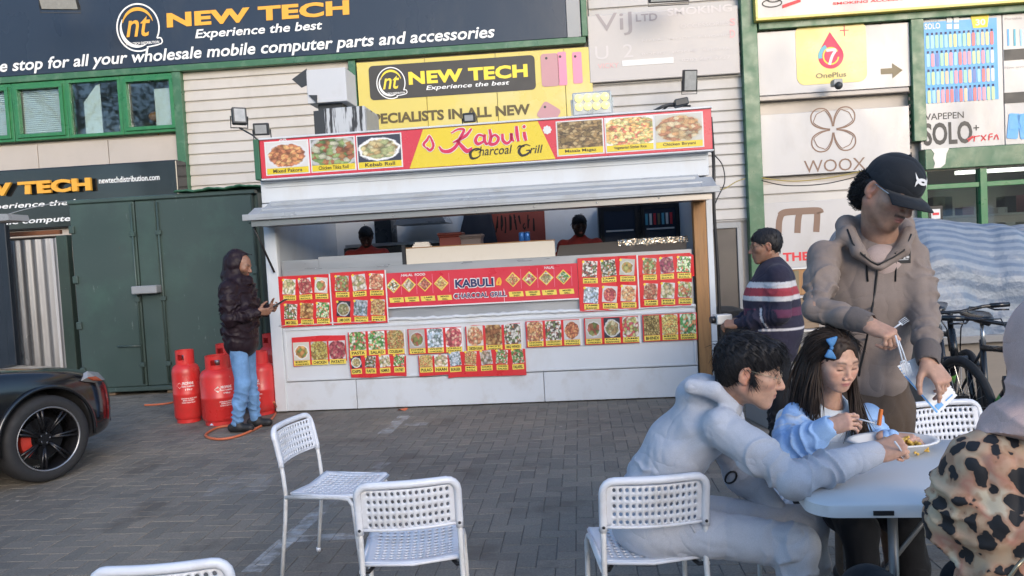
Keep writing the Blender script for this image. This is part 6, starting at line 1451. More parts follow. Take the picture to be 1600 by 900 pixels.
# ------------------------------------------------------------------ bicycles in front of the tarpaulin
pmat('bike_black', (0.012, 0.013, 0.016), 0.28, var=0.2); pmat('bike_green', (0.10, 0.30, 0.06), 0.35); pmat('bike_metal', (0.35, 0.36, 0.37), 0.3, metal=0.8)
def bicycle(x, y, rz, lean, label, steer=0.0):
    o = empty('bicycle', (x, y, 0), rz, label, 'bicycle', 'bicycles parked by the tarpaulin'); o.rotation_euler = (lean, 0, rz)
    R = 0.345
    def whl(cx, st):
        w = empty('wheel', (cx, 0, R), st); w.parent = o; Mx = Matrix.Rotation(rad(90), 4, 'X')
        MB().lathe([(R + (0.024) * math.cos(t) - 0.024, 0.024 * math.sin(t)) for t in [2 * math.pi * k / 10 for k in range(11)]], 44, Mx, False).build('tyre', M('tyre'), w, smooth=True)
        MB().lathe([(R - 0.045, -0.011), (R - 0.062, -0.009), (R - 0.062, 0.009), (R - 0.045, 0.011)], 44, Mx, False).build('rim', M('bike_black'), w, smooth=True)
        mb = MB()
        for k in range(24):
            t = 2 * math.pi * k / 24; s = 0.025 * (1 if k % 2 else -1)
            mb.tube([(0.02 * math.cos(t + 1.2), s, 0.02 * math.sin(t + 1.2)), ((R - 0.06) * math.cos(t), 0, (R - 0.06) * math.sin(t))], 0.0015, 4, False)
        ob = mb.build('spokes', M('bike_metal'), w); tag(ob, kind='stuff')
        MB().tube([(0, -0.05, 0), (0, 0.05, 0)], 0.018, 10).build('hub', M('bike_metal'), w, smooth=True)
        MB().lathe([(0.09, 0.032), (0.09, 0.035), (0.05, 0.035), (0.05, 0.032)], 24, Mx, False).build('brake_disc', M('bike_metal'), w)
    whl(0.56, steer); whl(-0.52, 0)
    hb, ht = Vector((0.36, 0, 0.66)), Vector((0.31, 0, 0.80)); bb = Vector((-0.10, 0, 0.31)); sc_ = Vector((-0.22, 0, 0.74))
    def t(nm, pts, r, m='bike_black'): return MB().tube(pts, r, 10).build(nm, M(m), o, smooth=True)
    t('down_tube', [hb, bb], 0.026); t('top_tube', [ht, sc_], 0.019); t('seat_tube', [bb, sc_ + Vector((-0.02, 0, 0.05))], 0.018); t('head_tube', [hb + Vector((0.01, 0, -0.03)), ht + Vector((-0.01, 0, 0.03))], 0.024)
    for s in (-1, 1):
        t('chain_stay', [bb, Vector((-0.52, s * 0.065, R))], 0.010); t('seat_stay', [sc_, Vector((-0.52, s * 0.065, R))], 0.009)
        t('fork_leg', [Vector((0.375, s * 0.06, 0.64)), Vector((0.56, s * 0.06, R))], [0.020, 0.015])
        t('pedal_crank', [bb + Vector((0, s * 0.06, 0)), bb + Vector((s * 0.12, s * 0.08, -s * 0.12))], 0.009, 'bike_metal'); ibox('pedal', M('bike_black'), o, bb.x + s * 0.12 - 0.045, bb.x + s * 0.12 + 0.045, min(s * 0.08, s * 0.17), max(s * 0.08, s * 0.17), bb.z - s * 0.12 - 0.012, bb.z - s * 0.12 + 0.012)
        t('grip', [Vector((0.26, s * 0.24, 0.965)), Vector((0.24, s * 0.35, 0.965))], 0.017); t('brake_lever', [Vector((0.27, s * 0.22, 0.96)), Vector((0.33, s * 0.25, 0.945)), Vector((0.33, s * 0.33, 0.94))], 0.006)
        t('brake_cable', [Vector((0.29, s * 0.2, 0.96)), Vector((0.40, s * 0.10, 0.98)), Vector((0.42, s * 0.04, 0.85)), Vector((0.38, s * 0.03, 0.7))], 0.004)
    t('fork_crown', [Vector((0.37, -0.07, 0.645)), Vector((0.37, 0.07, 0.645))], 0.02); t('stem', [ht + Vector((-0.01, 0, 0.03)), Vector((0.29, 0, 0.91)), Vector((0.33, 0, 0.94))], 0.017)
    t('handlebar', [Vector((0.24, -0.35, 0.965)), Vector((0.27, -0.2, 0.965)), Vector((0.32, -0.06, 0.945)), Vector((0.32, 0.06, 0.945)), Vector((0.27, 0.2, 0.965)), Vector((0.24, 0.35, 0.965))], 0.012)
    t('seat_post', [sc_, Vector((-0.255, 0, 0.90))], 0.013, 'bike_metal')
    mb = MB(); rings = []
    for k in range(9):
        q = k / 8; xx = -0.40 + 0.27 * q; w = 0.075 * (1 - q) ** 0.6 + 0.016
        rings.append([(xx, w * math.cos(a), 0.925 + 0.02 * math.sin(a) * (1 if math.sin(a) > 0 else 2) + 0.015 * (1 - q) ** 2) for a in [2 * math.pi * i / 12 for i in range(12)]])
    mb.loft(rings); mb.build('saddle', M('bike_black'), o, smooth=True)
    MB().lathe([(0.085, -0.003), (0.085, 0.003), (0.06, 0.003), (0.06, -0.003)], 26, Matrix.Translation(bb + Vector((0, -0.055, 0))) @ Matrix.Rotation(rad(90), 4, 'X'), False).build('chainring', M('bike_metal'), o)
    t('decal_band', [hb * 0.6 + bb * 0.4, hb * 0.4 + bb * 0.6], 0.0268, 'bike_green')
    return o
def bike_at(px, py, Y, rz, lean, label, steer):
    h = at(px, py, Y); s_ = 1.06
    o = bicycle(h.x - 0.28 * s_ * math.cos(rz), h.y - 0.28 * s_ * math.sin(rz), rz, lean, label, steer); o.scale = (s_, s_, s_)
bike_at(1496, 482, 5.25, rad(-112), rad(3), 'black bicycle nearest the standing man, handlebar before the tarpaulin', 0.35)
bike_at(1568, 505, 4.45, rad(-106), rad(-3), 'black bicycle at the right edge behind the woman in the headscarf', -0.25)
# ------------------------------------------------------------------ organic shapes: distance fields on a grid, meshed by surface nets
class SDF:
    def __init__(s, lo, hi, h):
        s.h = h; s.lo = np.array(lo, float); s.n = np.ceil((np.array(hi, float) - s.lo) / h).astype(int) + 1
        s.D = np.full(tuple(s.n), 1.0, np.float32)
        s.ax = [s.lo[i] + h * np.arange(s.n[i]) for i in range(3)]
    def _sl(s, lo, hi):
        a = np.clip(np.floor((np.array(lo) - s.lo) / s.h).astype(int), 0, s.n); b = np.clip(np.ceil((np.array(hi) - s.lo) / s.h).astype(int) + 1, 0, s.n)
        if np.any(b - a < 1): return None, None
        sl = tuple(slice(int(a[i]), int(b[i])) for i in range(3))
        P = np.stack(np.meshgrid(*[s.ax[i][sl[i]] for i in range(3)], indexing='ij'), -1)
        return sl, P
    def _join(s, sl, d, k, op):
        A = s.D[sl]
        if op == 'sub':
            if k > 0: hh = np.clip(0.5 - 0.5 * (A + d) / k, 0, 1); s.D[sl] = A * (1 - hh) - d * hh + k * hh * (1 - hh)
            else: s.D[sl] = np.maximum(A, -d)
        elif op == 'add':
            if k > 0: hh = np.clip(0.5 + 0.5 * (d - A) / k, 0, 1); s.D[sl] = d * (1 - hh) + A * hh - k * hh * (1 - hh)
            else: s.D[sl] = np.minimum(A, d)
    def cap(s, a, b, ra, rb=None, k=0.02, op='add', flat=None):
        """tapered capsule; flat=(axis,factor) squashes the section along a direction"""
        rb = ra if rb is None else rb; a = np.array(a, float); b = np.array(b, float); R = max(ra, rb) + k + 3 * s.h
        sl, P = s._sl(np.minimum(a, b) - R, np.maximum(a, b) + R)
        if sl is None: return s
        ab = b - a; t = np.clip(((P - a) @ ab) / max(ab @ ab, 1e-9), 0, 1); Q = P - a - t[..., None] * ab
        if flat is not None:
            f = np.array(flat[0], float); f /= np.linalg.norm(f); Q = Q + (Q @ f)[..., None] * f * (1 / flat[1] - 1)
        d = np.linalg.norm(Q, axis=-1) - (ra + (rb - ra) * t)
        if flat is not None: d = d * min(1.0, flat[1] * 1.2)
        s._join(sl, d.astype(np.float32), k, op); return s
    def chain(s, pts, rs, k=0.02, **kw):
        for i in range(len(pts) - 1): s.cap(pts[i], pts[i + 1], rs[i], rs[i + 1], k, **kw)
        return s
    def ell(s, c, r, k=0.02, op='add', R=None):
        c = np.array(c, float); r = np.array(r, float); m = r.max() + k + 3 * s.h
        sl, P = s._sl(c - m, c + m)
        if sl is None: return s
        Q = P - c
        if R is not None: Q = Q @ R
        q0 = np.linalg.norm(Q / r, axis=-1); q1 = np.linalg.norm(Q / (r * r), axis=-1)
        d = q0 * (q0 - 1) / np.maximum(q1, 1e-6)
        s._join(sl, d.astype(np.float32), k, op); return s
    def loft(s, pts, wid, dep, side, k=0.03, op='add'):
        """elliptic tube along pts: half-width wid along side, half-depth dep across"""
        P0 = np.array(pts, float); side = np.array(side, float); m = max(max(wid), max(dep)) + k + 3 * s.h
        sl, P = s._sl(P0.min(0) - m, P0.max(0) + m)
        if sl is None: return s
        best = None
        sd = side if side.ndim == 2 else np.repeat(side[None], len(P0), 0)
        for i in range(len(P0) - 1):
            a, b = P0[i], P0[i + 1]; ab = b - a; t = np.clip(((P - a) @ ab) / (ab @ ab), 0, 1); Q = P - a - t[..., None] * ab
            u = sd[i] * (1 - 0.5) + sd[i + 1] * 0.5; ax = ab / np.linalg.norm(ab); u = u - ax * (u @ ax); u = u / np.linalg.norm(u); v = np.cross(ax, u)
            w = wid[i] + (wid[i + 1] - wid[i]) * t; dp = dep[i] + (dep[i + 1] - dep[i]) * t
            x = Q @ u; y = Q @ v; z = Q @ ax
            q = np.sqrt((x / w) ** 2 + (y / dp) ** 2 + (z / np.minimum(w, dp)) ** 2); g = np.sqrt((x / w ** 2) ** 2 + (y / dp ** 2) ** 2 + (z / np.minimum(w, dp) ** 2) ** 2)
            d = q * (q - 1) / np.maximum(g, 1e-3)
            d = np.where(q < 0.05, -np.minimum(w, dp), d)
            if best is None: best = d
            else: hh = np.clip(0.5 + 0.5 * (d - best) / 0.04, 0, 1); best = d * (1 - hh) + best * hh - 0.04 * hh * (1 - hh)
        s._join(sl, best.astype(np.float32), k, op); return s
    def plane_cut(s, p, n):
        """keep the side the normal points away from"""
        n = np.array(n, float); n /= np.linalg.norm(n)
        X, Y, Z = np.meshgrid(*s.ax, indexing='ij'); d = (X - p[0]) * n[0] + (Y - p[1]) * n[1] + (Z - p[2]) * n[2]
        s.D = np.maximum(s.D, d.astype(np.float32)); return s
    def mesh(s):
        Dn = s.D; n = Dn.shape; ins = Dn < 0
        c = np.zeros((n[0] - 1, n[1] - 1, n[2] - 1), np.int8)
        for i in (0, 1):
            for j in (0, 1):
                for k in (0, 1): c += ins[i:n[0] - 1 + i, j:n[1] - 1 + j, k:n[2] - 1 + k]
        act = (c > 0) & (c < 8); idx = -np.ones(act.shape, np.int64); C = np.argwhere(act); idx[act] = np.arange(len(C))
        acc = np.zeros((len(C), 3)); cnt = np.zeros(len(C)); off = [(i, j, k) for i in (0, 1) for j in (0, 1) for k in (0, 1)]
        for a in range(8):
            for b in range(a + 1, 8):
                A, B = np.array(off[a]), np.array(off[b])
                if np.abs(A - B).sum() != 1: continue
                da = Dn[tuple((C + A).T)]; db = Dn[tuple((C + B).T)]; m = (da < 0) != (db < 0)
                t = np.where(m, da / np.where(da - db == 0, 1, da - db), 0)
                acc[m] += (A + (B - A) * t[:, None])[m]; cnt[m] += 1
        V = s.lo + s.h * (C + acc / cnt[:, None])
        Fs = []
        for ax in range(3):
            b, c_ = (ax + 1) % 3, (ax + 2) % 3
            sA = [slice(None)] * 3; sB = [slice(None)] * 3; sA[ax] = slice(0, -1); sB[ax] = slice(1, None)
            ia, ib = ins[tuple(sA)], ins[tuple(sB)]; E = np.argwhere(ia != ib)
            E = E[(E[:, b] > 0) & (E[:, c_] > 0) & (E[:, b] < n[b] - 1) & (E[:, c_] < n[c_] - 1)]
            eb = np.zeros(3, int); eb[b] = 1; ec = np.zeros(3, int); ec[c_] = 1
            q = np.stack([idx[tuple((E - eb - ec).T)], idx[tuple((E - ec).T)], idx[tuple(E.T)], idx[tuple((E - eb).T)]], 1)
            fl = ~ins[tuple(E.T)]; q[fl] = q[fl][:, ::-1]
            Fs.append(q)
        return V, np.concatenate(Fs)
_nz = np.random.RandomState(5).rand(32, 32, 32).astype(np.float32) * 2 - 1
def vnoise(P):
    """smooth value noise, -1..1"""
    I = np.floor(P).astype(int); f = P - I; f = f * f * (3 - 2 * f); o = 0
    for i in (0, 1):
        for j in (0, 1):
            for k in (0, 1):
                w = (f[:, 0] if i else 1 - f[:, 0]) * (f[:, 1] if j else 1 - f[:, 1]) * (f[:, 2] if k else 1 - f[:, 2])
                o = o + w * _nz[(I[:, 0] + i) % 32, (I[:, 1] + j) % 32, (I[:, 2] + k) % 32]
    return o
def vnormals(V, F):
    n = np.zeros_like(V); fn = np.cross(V[F[:, 2]] - V[F[:, 0]], V[F[:, 3]] - V[F[:, 1]])
    for k in range(4): np.add.at(n, F[:, k], fn)
    return n / (np.linalg.norm(n, axis=1, keepdims=True) + 1e-12)
def relax(V, F, it=1, lam=0.5):
    for _ in range(it):
        a = np.zeros_like(V); c = np.zeros(len(V))
        for k in range(4):
            np.add.at(a, F[:, k], V[F[:, (k + 1) % 4]]); np.add.at(a, F[:, k], V[F[:, (k - 1) % 4]]); np.add.at(c, F[:, k], 2)
        V = V + lam * (a / np.maximum(c, 1)[:, None] - V)
    return V
def smesh(name, V, F, mats, attrs=None, mi=None):
    me = D.meshes.new(name); me.vertices.add(len(V)); me.vertices.foreach_set('co', V.astype(np.float32).ravel())
    me.loops.add(4 * len(F)); me.loops.foreach_set('vertex_index', F.astype(np.int32).ravel())
    me.polygons.add(len(F)); me.polygons.foreach_set('loop_start', np.arange(0, 4 * len(F), 4, dtype=np.int32))
    me.update(calc_edges=True); me.validate()
    for m in (mats if isinstance(mats, (list, tuple)) else [mats]): me.materials.append(m)
    if mi is not None: me.polygons.foreach_set('material_index', mi.astype(np.int32))
    me.shade_smooth()
    for k, v in (attrs or {}).items():
        v = np.asarray(v)
        if v.ndim == 1: a = me.attributes.new(k, 'FLOAT', 'POINT'); a.data.foreach_set('value', v.astype(np.float32))
        else:
            a = me.color_attributes.new(k, 'FLOAT_COLOR', 'POINT'); a.data.foreach_set('color', np.concatenate([v, np.ones((len(v), 1))], 1).astype(np.float32).ravel())
    return me
A3 = lambda *p: np.array(p, float)
def lerp(a, b, t): return np.array(a, float) * (1 - t) + np.array(b, float) * t
def unit(v): v = np.array(v, float); return v / (np.linalg.norm(v) + 1e-12)
def frame_of(fwd, up):
    """columns: right, forward, up"""
    f = unit(fwd); r = unit(np.cross(f, up)); u = np.cross(r, f); return np.stack([r, f, u], 1)
# ------------------------------------------------------------------ people
m, n, l, b = newmat('skin')
ca_ = n.new('ShaderNodeVertexColor'); ca_.layer_name = 'Col'
nz = noise_n(n, l, 55, 4, coord(n)); c = mix_rgb(n, l, 1.0, ca_.outputs[0], ramp_n(n, l, nz.outputs[0], [(0.3, 0.88), (0.7, 1.10)]), 'MULTIPLY')
l.new(c, b.inputs['Base Color']); b.inputs['Roughness'].default_value = 0.48; b.inputs['Subsurface Weight'].default_value = 0.12; b.inputs['Subsurface Radius'].default_value = (0.012, 0.004, 0.002); b.inputs['Subsurface Scale'].default_value = 0.5; b.inputs['Specular IOR Level'].default_value = 0.4
nf = noise_n(n, l, 260, 2, coord(n)); bump_n(n, l, b, nf.outputs[0], 0.12, 0.002)
def hair_mat(name, col):
    m, n, l, b = newmat(name); nz = noise_n(n, l, 30, 4, coord(n)); l.new(mix_rgb(n, l, nz.outputs[0], [x * 0.5 for x in col], [x * 1.7 for x in col]), b.inputs['Base Color']); b.inputs['Roughness'].default_value = 0.6; b.inputs['Specular IOR Level'].default_value = 0.35; return m
hair_mat('hair_black', (0.010, 0.009, 0.010)); hair_mat('hair_brown', (0.030, 0.019, 0.013))
def cloth_mat(name, col, rough=0.85, weave=420, bump=0.25, var=0.10, vcol=False, sheen=0.06, fold=0.28):
    m, n, l, b = newmat(name); oc = coord(n)
    nz = noise_n(n, l, 7, 5, oc); fine = noise_n(n, l, weave, 2, oc)
    if vcol: a = n.new('ShaderNodeVertexColor'); a.layer_name = 'Col'; base = a.outputs[0]
    else: base = None
    k = ramp_n(n, l, nz.outputs[0], [(0.3, 1 - var), (0.7, 1 + var)])
    k2 = ramp_n(n, l, fine.outputs[0], [(0.3, 0.90), (0.7, 1.10)])
    c = mix_rgb(n, l, 1.0, base if base is not None else col, k, 'MULTIPLY'); c = mix_rgb(n, l, 1.0, c, k2, 'MULTIPLY')
    l.new(c, b.inputs['Base Color']); b.inputs['Roughness'].default_value = rough; b.inputs['Sheen Weight'].default_value = sheen; b.inputs['Specular IOR Level'].default_value = 0.2
    b1 = bump_n(n, l, b, fine.outputs[0], bump, 0.002)
    fz = noise_n(n, l, 5.5, 2.2, oc); fz.inputs['Distortion'].default_value = 0.5; fd = math_n(n, l, 'ABSOLUTE', math_n(n, l, 'SUBTRACT', fz.outputs[0], 0.5))
    b2 = n.new('ShaderNodeBump'); b2.inputs['Strength'].default_value = fold; b2.inputs['Distance'].default_value = 0.05; l.new(math_n(n, l, 'POWER', fd, 0.7), b2.inputs['Height']); l.new(b2.outputs[0], b1.inputs['Normal']); return m
def skin_col(Q, skin, lip=(0.36, 0.13, 0.10), brow=0.9, beard=0.0, eye='down', browc=(0.02, 0.015, 0.012)):
    """face colouring in head coordinates (x right, y forward, z up)"""
    x, y, z = Q[:, 0], Q[:, 1], Q[:, 2]; ax = np.abs(x); C = np.tile(np.array(skin), (len(Q), 1)); nn = vnoise(Q * 60)
    def blend(w, col): 
        w = np.clip(w, 0, 1)[:, None]; return C * (1 - w) + np.array(col) * w
    front = np.clip((y - 0.05) / 0.02, 0, 1)
    C = blend(0.30 * np.exp(-((ax - 0.042) / 0.02) ** 2 - ((z + 0.022) / 0.02) ** 2) * front, np.array(skin) * A3(1.25, 0.80, 0.75))
    C = blend(0.35 * np.exp(-(x / 0.016) ** 2 - ((z + 0.026) / 0.016) ** 2) * np.clip((y - 0.09) / 0.02, 0, 1), np.array(skin) * A3(1.2, 0.8, 0.75))
    C = blend(0.45 * np.exp(-((ax - 0.08) / 0.012) ** 2 - (y / 0.03) ** 2), np.array(skin) * A3(1.25, 0.72, 0.66))
    if beard:
        jaw = np.clip((-0.028 - z) / 0.02, 0, 1) * np.clip((y - 0.0) / 0.03, 0, 1)
        must = np.exp(-((z + 0.0475) / 0.006) ** 2) * (ax < 0.028) * front
        gob = np.exp(-(x / 0.022) ** 2 - ((z + 0.092) / 0.020) ** 2) * front
        side = np.clip((-0.055 - z) / 0.02, 0, 1) * np.clip((ax - 0.026) / 0.015, 0, 1)
        w = {1: np.maximum(must * 0.75, gob * 0.8) + 0.18 * jaw, 2: np.maximum(np.maximum(must, jaw * (0.9 - 0.5 * np.exp(-(x / 0.02) ** 2 - ((z + 0.06) / 0.012) ** 2))), side)}[beard]
        C = blend(w * (0.85 + 0.15 * nn), (0.022, 0.017, 0.015))
    lipm = np.exp(-(x / 0.021) ** 4) * np.exp(-((z + 0.0605) / 0.0095) ** 4) * np.clip((y - 0.088) / 0.008, 0, 1)
    C = blend(lipm, lip); C = blend(0.8 * np.exp(-(x / 0.022) ** 4) * np.exp(-((z + 0.0605 + 0.0 * x) / 0.0022) ** 2) * np.clip((y - 0.088) / 0.006, 0, 1), np.array(lip) * 0.35)
    bz = 0.0275 + 0.004 * np.sin((ax - 0.012) * 70); C = blend(brow * np.exp(-((z - bz) / 0.0048) ** 2) * np.clip((ax - 0.011) / 0.005, 0, 1) * np.clip((0.053 - ax) / 0.008, 0, 1) * (y > 0.045), browc)
    lz = (-0.0015 if eye == 'down' else 0.003) - 0.10 * np.maximum(0, np.abs(ax - 0.032) - 0.004) * (1 if eye == 'down' else -0.5)
    if eye == 'open':
        C = blend(1.0 * np.exp(-((ax - 0.032) / 0.0115) ** 4 - ((z - 0.005) / 0.0045) ** 4) * front, (0.45, 0.42, 0.40)); C = blend(np.exp(-((ax - 0.032) / 0.005) ** 4 - ((z - 0.0055) / 0.005) ** 4) * front, (0.015, 0.010, 0.008)); lz = 0.0105 - 0.12 * np.abs(ax - 0.032)
    C = blend(0.92 * np.exp(-((ax - 0.032) / 0.0145) ** 6) * np.exp(-((z - lz) / 0.0036) ** 2) * (y > 0.055), (0.014, 0.010, 0.009))
    C = blend(0.35 * np.exp(-((ax - 0.032) / 0.016) ** 4) * np.exp(-((z - lz - 0.0085) / 0.003) ** 2) * (y > 0.055), np.array(skin) * 0.55)
    return np.clip(C * (1 + 0.05 * nn[:, None]), 0.003, 1)
def head_mesh(neck, h=0.0027, child=0.0, nr=0.052, **kw):
    """neck: base point in head coordinates"""
    lo = np.minimum(A3(-0.10, -0.13, -0.14), np.array(neck) - 0.075); hi = np.maximum(A3(0.10, 0.145, 0.135), np.array(neck) + 0.075)
    s = SDF(lo, hi, h); c = child
    s.ell((0, -0.012, 0.033), (0.076, 0.097, 0.086), 0.0); s.ell((0, 0.028, -0.030), (0.063 + 0.004 * c, 0.064, 0.078 - 0.008 * c), 0.035)
    for g in (-1, 1):
        s.cap((g * 0.052, -0.005, -0.052), (g * 0.018, 0.066, -0.094 + 0.008 * c), 0.020, 0.016, 0.025); s.ell((g * 0.042, 0.058, -0.016), (0.024, 0.024, 0.02), 0.025)
        if c: s.ell((g * 0.036, 0.062, -0.045), (0.022, 0.020, 0.020), 0.02)
    s.ell((0, 0.072, -0.097 + 0.008 * c), (0.024, 0.020, 0.019), 0.022); s.ell((0, 0.070, -0.058), (0.034, 0.026, 0.030), 0.02)
    s.cap((-0.036, 0.074, 0.024), (0.036, 0.074, 0.024), 0.013, 0.013, 0.02)
    for g in (-1, 1): s.ell((g * 0.033, 0.100, 0.003), (0.017, 0.016, 0.012), 0.014, 'sub')
    for g in (-1, 1): s.ell((g * 0.032, 0.0745, 0.0035), (0.0145, 0.0135, 0.0125), 0.003)
    s.cap((0, 0.086, 0.016), (0, 0.1115 - 0.009 * c, -0.027 + 0.003 * c), 0.0075, 0.0115 - 0.002 * c, 0.012); s.ell((0, 0.108 - 0.008 * c, -0.031 + 0.003 * c), (0.0125 - 0.001 * c, 0.0125 - 0.002 * c, 0.010 - 0.002 * c), 0.006)
    for g in (-1, 1): s.ell((g * 0.0125, 0.099, -0.034), (0.0085, 0.0105, 0.0075), 0.005)
    for g in (-1, 1): s.ell((g * 0.006, 0.105, -0.0415), (0.0035, 0.005, 0.003), 0.003, 'sub')
    s.ell((0, 0.0905, -0.054), (0.0215, 0.0115, 0.0062), 0.006); s.ell((0, 0.0895, -0.0665), (0.019, 0.0125, 0.0070), 0.006); s.cap((-0.020, 0.1035, -0.0605), (0.020, 0.1035, -0.0605), 0.0022, 0.0022, 0.003, 'sub')
    for g in (-1, 1):
        R = Matrix.Rotation(rad(-12), 3, 'X') @ Matrix.Rotation(g * rad(18), 3, 'Z'); R = np.array(R)
        s.ell((g * 0.079, -0.010, -0.004), (0.0085, 0.020, 0.032), 0.006, R=R); s.ell((g * 0.087, -0.006, 0.0), (0.007, 0.011, 0.019), 0.004, 'sub', R=R); s.ell((g * 0.0755, -0.006, -0.032), (0.007, 0.009, 0.009), 0.005)
    nb = np.array(neck, float); s.cap((0, -0.022, -0.045), nb, nr, nr * 1.12, 0.03)
    V, F = s.mesh(); V = relax(V, F, 1, 0.4)
    return V, F, skin_col(V, **kw)
POSES = {'relaxed': ((0.25, 0.35, 0.3), (0.3, 0.45, 0.35), (0.4, 0.5, 0.4), (0.45, 0.5, 0.4)), 'fist': ((1.15, 1.5, 0.9), (1.25, 1.55, 0.9), (1.3, 1.55, 0.9), (1.35, 1.5, 0.9)),
         'pinch': ((0.75, 0.75, 0.35), (0.95, 0.95, 0.5), (1.05, 1.1, 0.6), (1.1, 1.1, 0.6)), 'flat': ((0.15, 0.12, 0.1), (0.12, 0.15, 0.1), (0.18, 0.2, 0.12), (0.25, 0.22, 0.15)), 'hold': ((0.5, 0.7, 0.4), (0.55, 0.75, 0.45), (0.6, 0.8, 0.45), (0.65, 0.8, 0.45)),
         'point': ((0.35, 0.25, 0.15), (0.7, 0.6, 0.3), (0.9, 0.8, 0.4), (0.95, 0.8, 0.4))}
def hand_mesh(pose, skin, thumb=(0.75, 0.45, -0.55), h=0.0024, scale=1.0, arm=0.035):
    """wrist at the origin, fingers along +x, thumb side +y, back of the hand +z"""
    s = SDF((-arm - 0.04, -0.075, -0.115), (0.20, 0.10, 0.06), h)
    s.cap((-arm, 0, 0), (0.0, 0, 0), 0.030, 0.025, 0.01, flat=((0, 0, 1), 0.82)); 
    yy = (0.029, 0.0095, -0.010, -0.028); ln = (0.070, 0.078, 0.073, 0.057); rr = (0.0088, 0.0090, 0.0085, 0.0076)
    for y in yy: s.cap((0.012, y * 0.62, 0), (0.086 - abs(y) * 0.25, y, 0.002), 0.0165, 0.0125, 0.016, flat=((0, 0, 1), 0.85))
    s.ell((0.030, 0.022, -0.010), (0.030, 0.018, 0.014), 0.012); s.ell((0.035, -0.026, -0.008), (0.032, 0.012, 0.012), 0.012)
    tips = []; C = []
    for i, y in enumerate(yy):
        p = A3(0.086 - abs(y) * 0.25, y, 0.002); a = 0.0; sp = (0.08, 0.01, -0.05, -0.12)[i]; r = rr[i]
        for j, f in enumerate((0.46, 0.30, 0.24)):
            a += POSES[pose][i][j]; q = p + ln[i] * f * A3(math.cos(a) * math.cos(sp), math.sin(sp), -math.sin(a)); r2 = r * (0.94, 0.90, 0.80)[j]
            s.cap(p, q, r, r2, 0.004); s.ell(p + 0.0012 * A3(math.sin(a), 0, math.cos(a)), (r * 1.06,) * 3, 0.003); p, r = q, r2
        tips.append((p, a))
    t = unit(thumb); p = A3(0.018, 0.026, -0.008); q = p + 0.042 * unit(t + A3(-0.1, 0.35, 0.0)); s.cap(p, q, 0.0145, 0.0112, 0.010); q2 = q + 0.030 * t; s.cap(q, q2, 0.0112, 0.0098, 0.004); q3 = q2 + 0.024 * unit(t + A3(0.25, -0.35, -0.15)); s.cap(q2, q3, 0.0098, 0.0080, 0.004)
    V, F = s.mesh(); V = relax(V, F, 1, 0.3)
    C = np.tile(np.array(skin), (len(V), 1)); nn = vnoise(V * 70)
    for p, a in tips + [(q3, 0)]:
        w = np.exp(-(np.linalg.norm(V - p, axis=1) / 0.013) ** 2)[:, None]; C = C * (1 - 0.4 * w) + 0.4 * w * np.array(skin) * A3(1.30, 0.92, 0.88)
        if a is not None:
            nl = p + 0.0055 * A3(math.sin(a), 0, math.cos(a)); w = np.exp(-(np.linalg.norm(V - nl, axis=1) / 0.0055) ** 4)[:, None]; C = C * (1 - 0.5 * w) + 0.5 * w * (np.array(skin) * 0.5 + A3(0.30, 0.20, 0.17))
    for i, y in enumerate(yy): 
        w = np.exp(-(np.linalg.norm(V - A3(0.086, y, 0.013), axis=1) / 0.009) ** 2)[:, None]; C = C * (1 - 0.25 * w) + 0.25 * w * np.array(skin) * A3(1.1, 0.75, 0.7)
    return V * scale, F, np.clip(C * (1 + 0.06 * nn[:, None]), 0.003, 1)
class Person:
    def __init__(s, base, label, group=None):
        s.base = np.array(base, float); s.V = []; s.F = []; s.C = []; s.n = 0; s.label = label; s.o = None; s.group = group; s.pend = []
    def flesh(s, V, F, C): s.V.append(V); s.F.append(F + s.n); s.C.append(C); s.n += len(V)
    def head(s, c, fwd, up=(0, 0, 1), neck=None, scale=1.0, **kw):
        s.hc = np.array(c, float); s.HR = frame_of(fwd, up); s.hs = scale
        nk = (s.HR.T @ (np.array(neck, float) - s.hc)) / scale
        V, F, C = head_mesh(nk, **kw); s.flesh((V * scale) @ s.HR.T + s.hc, F, C)
    def hw(s, p): return s.hc + s.HR @ (np.array(p, float) * s.hs)
    def hand(s, wrist, fingers, back, pose, skin, left=False, scale=1.0, **kw):
        """fingers: direction of the fingers, back: direction the back of the hand faces"""
        V, F, C = hand_mesh(pose, skin, scale=scale, **kw)
        x = unit(fingers); z = np.array(back, float); z = unit(z - x * (z @ x)); y = np.cross(z, x)
        # right hand seen from its back with fingers up: thumb to the left
        R = np.stack([x, y, z], 1)
        if left: V = V * A3(1, -1, 1); F = F[:, ::-1]
        s.flesh(V @ R.T + np.array(wrist), F, C)
    def bulk(s, fn, lo, hi, skin, h=0.014):
        """hidden flesh that ties the visible pieces together under the clothes"""
        q = SDF(lo, hi, h); fn(q); V, F = q.mesh(); s.flesh(V, F, np.tile(np.array(skin), (len(V), 1)))
    def finish(s, name='person'):
        V = np.concatenate(s.V) - s.base; me = smesh('body', V, np.concatenate(s.F), M('skin'), {'Col': np.concatenate(s.C)})
        s.o = link(name, me, None, s.base); tag(s.o, s.label, 'person', s.group)
        for nm, me in s.pend: link(nm, me, s.o)
        return s.o
    def wear(s, name, V, F, mats, attrs=None, mi=None):
        s.pend.append((name, smesh(name, V - s.base, F, mats, attrs, mi)))
    def part(s, name, mb, mats, smooth=True, **kw):
        mb.v = [tuple(np.array(v) - s.base) for v in mb.v]; s.pend.append((name, mb.mesh(mats, smooth, name=name, **kw)))
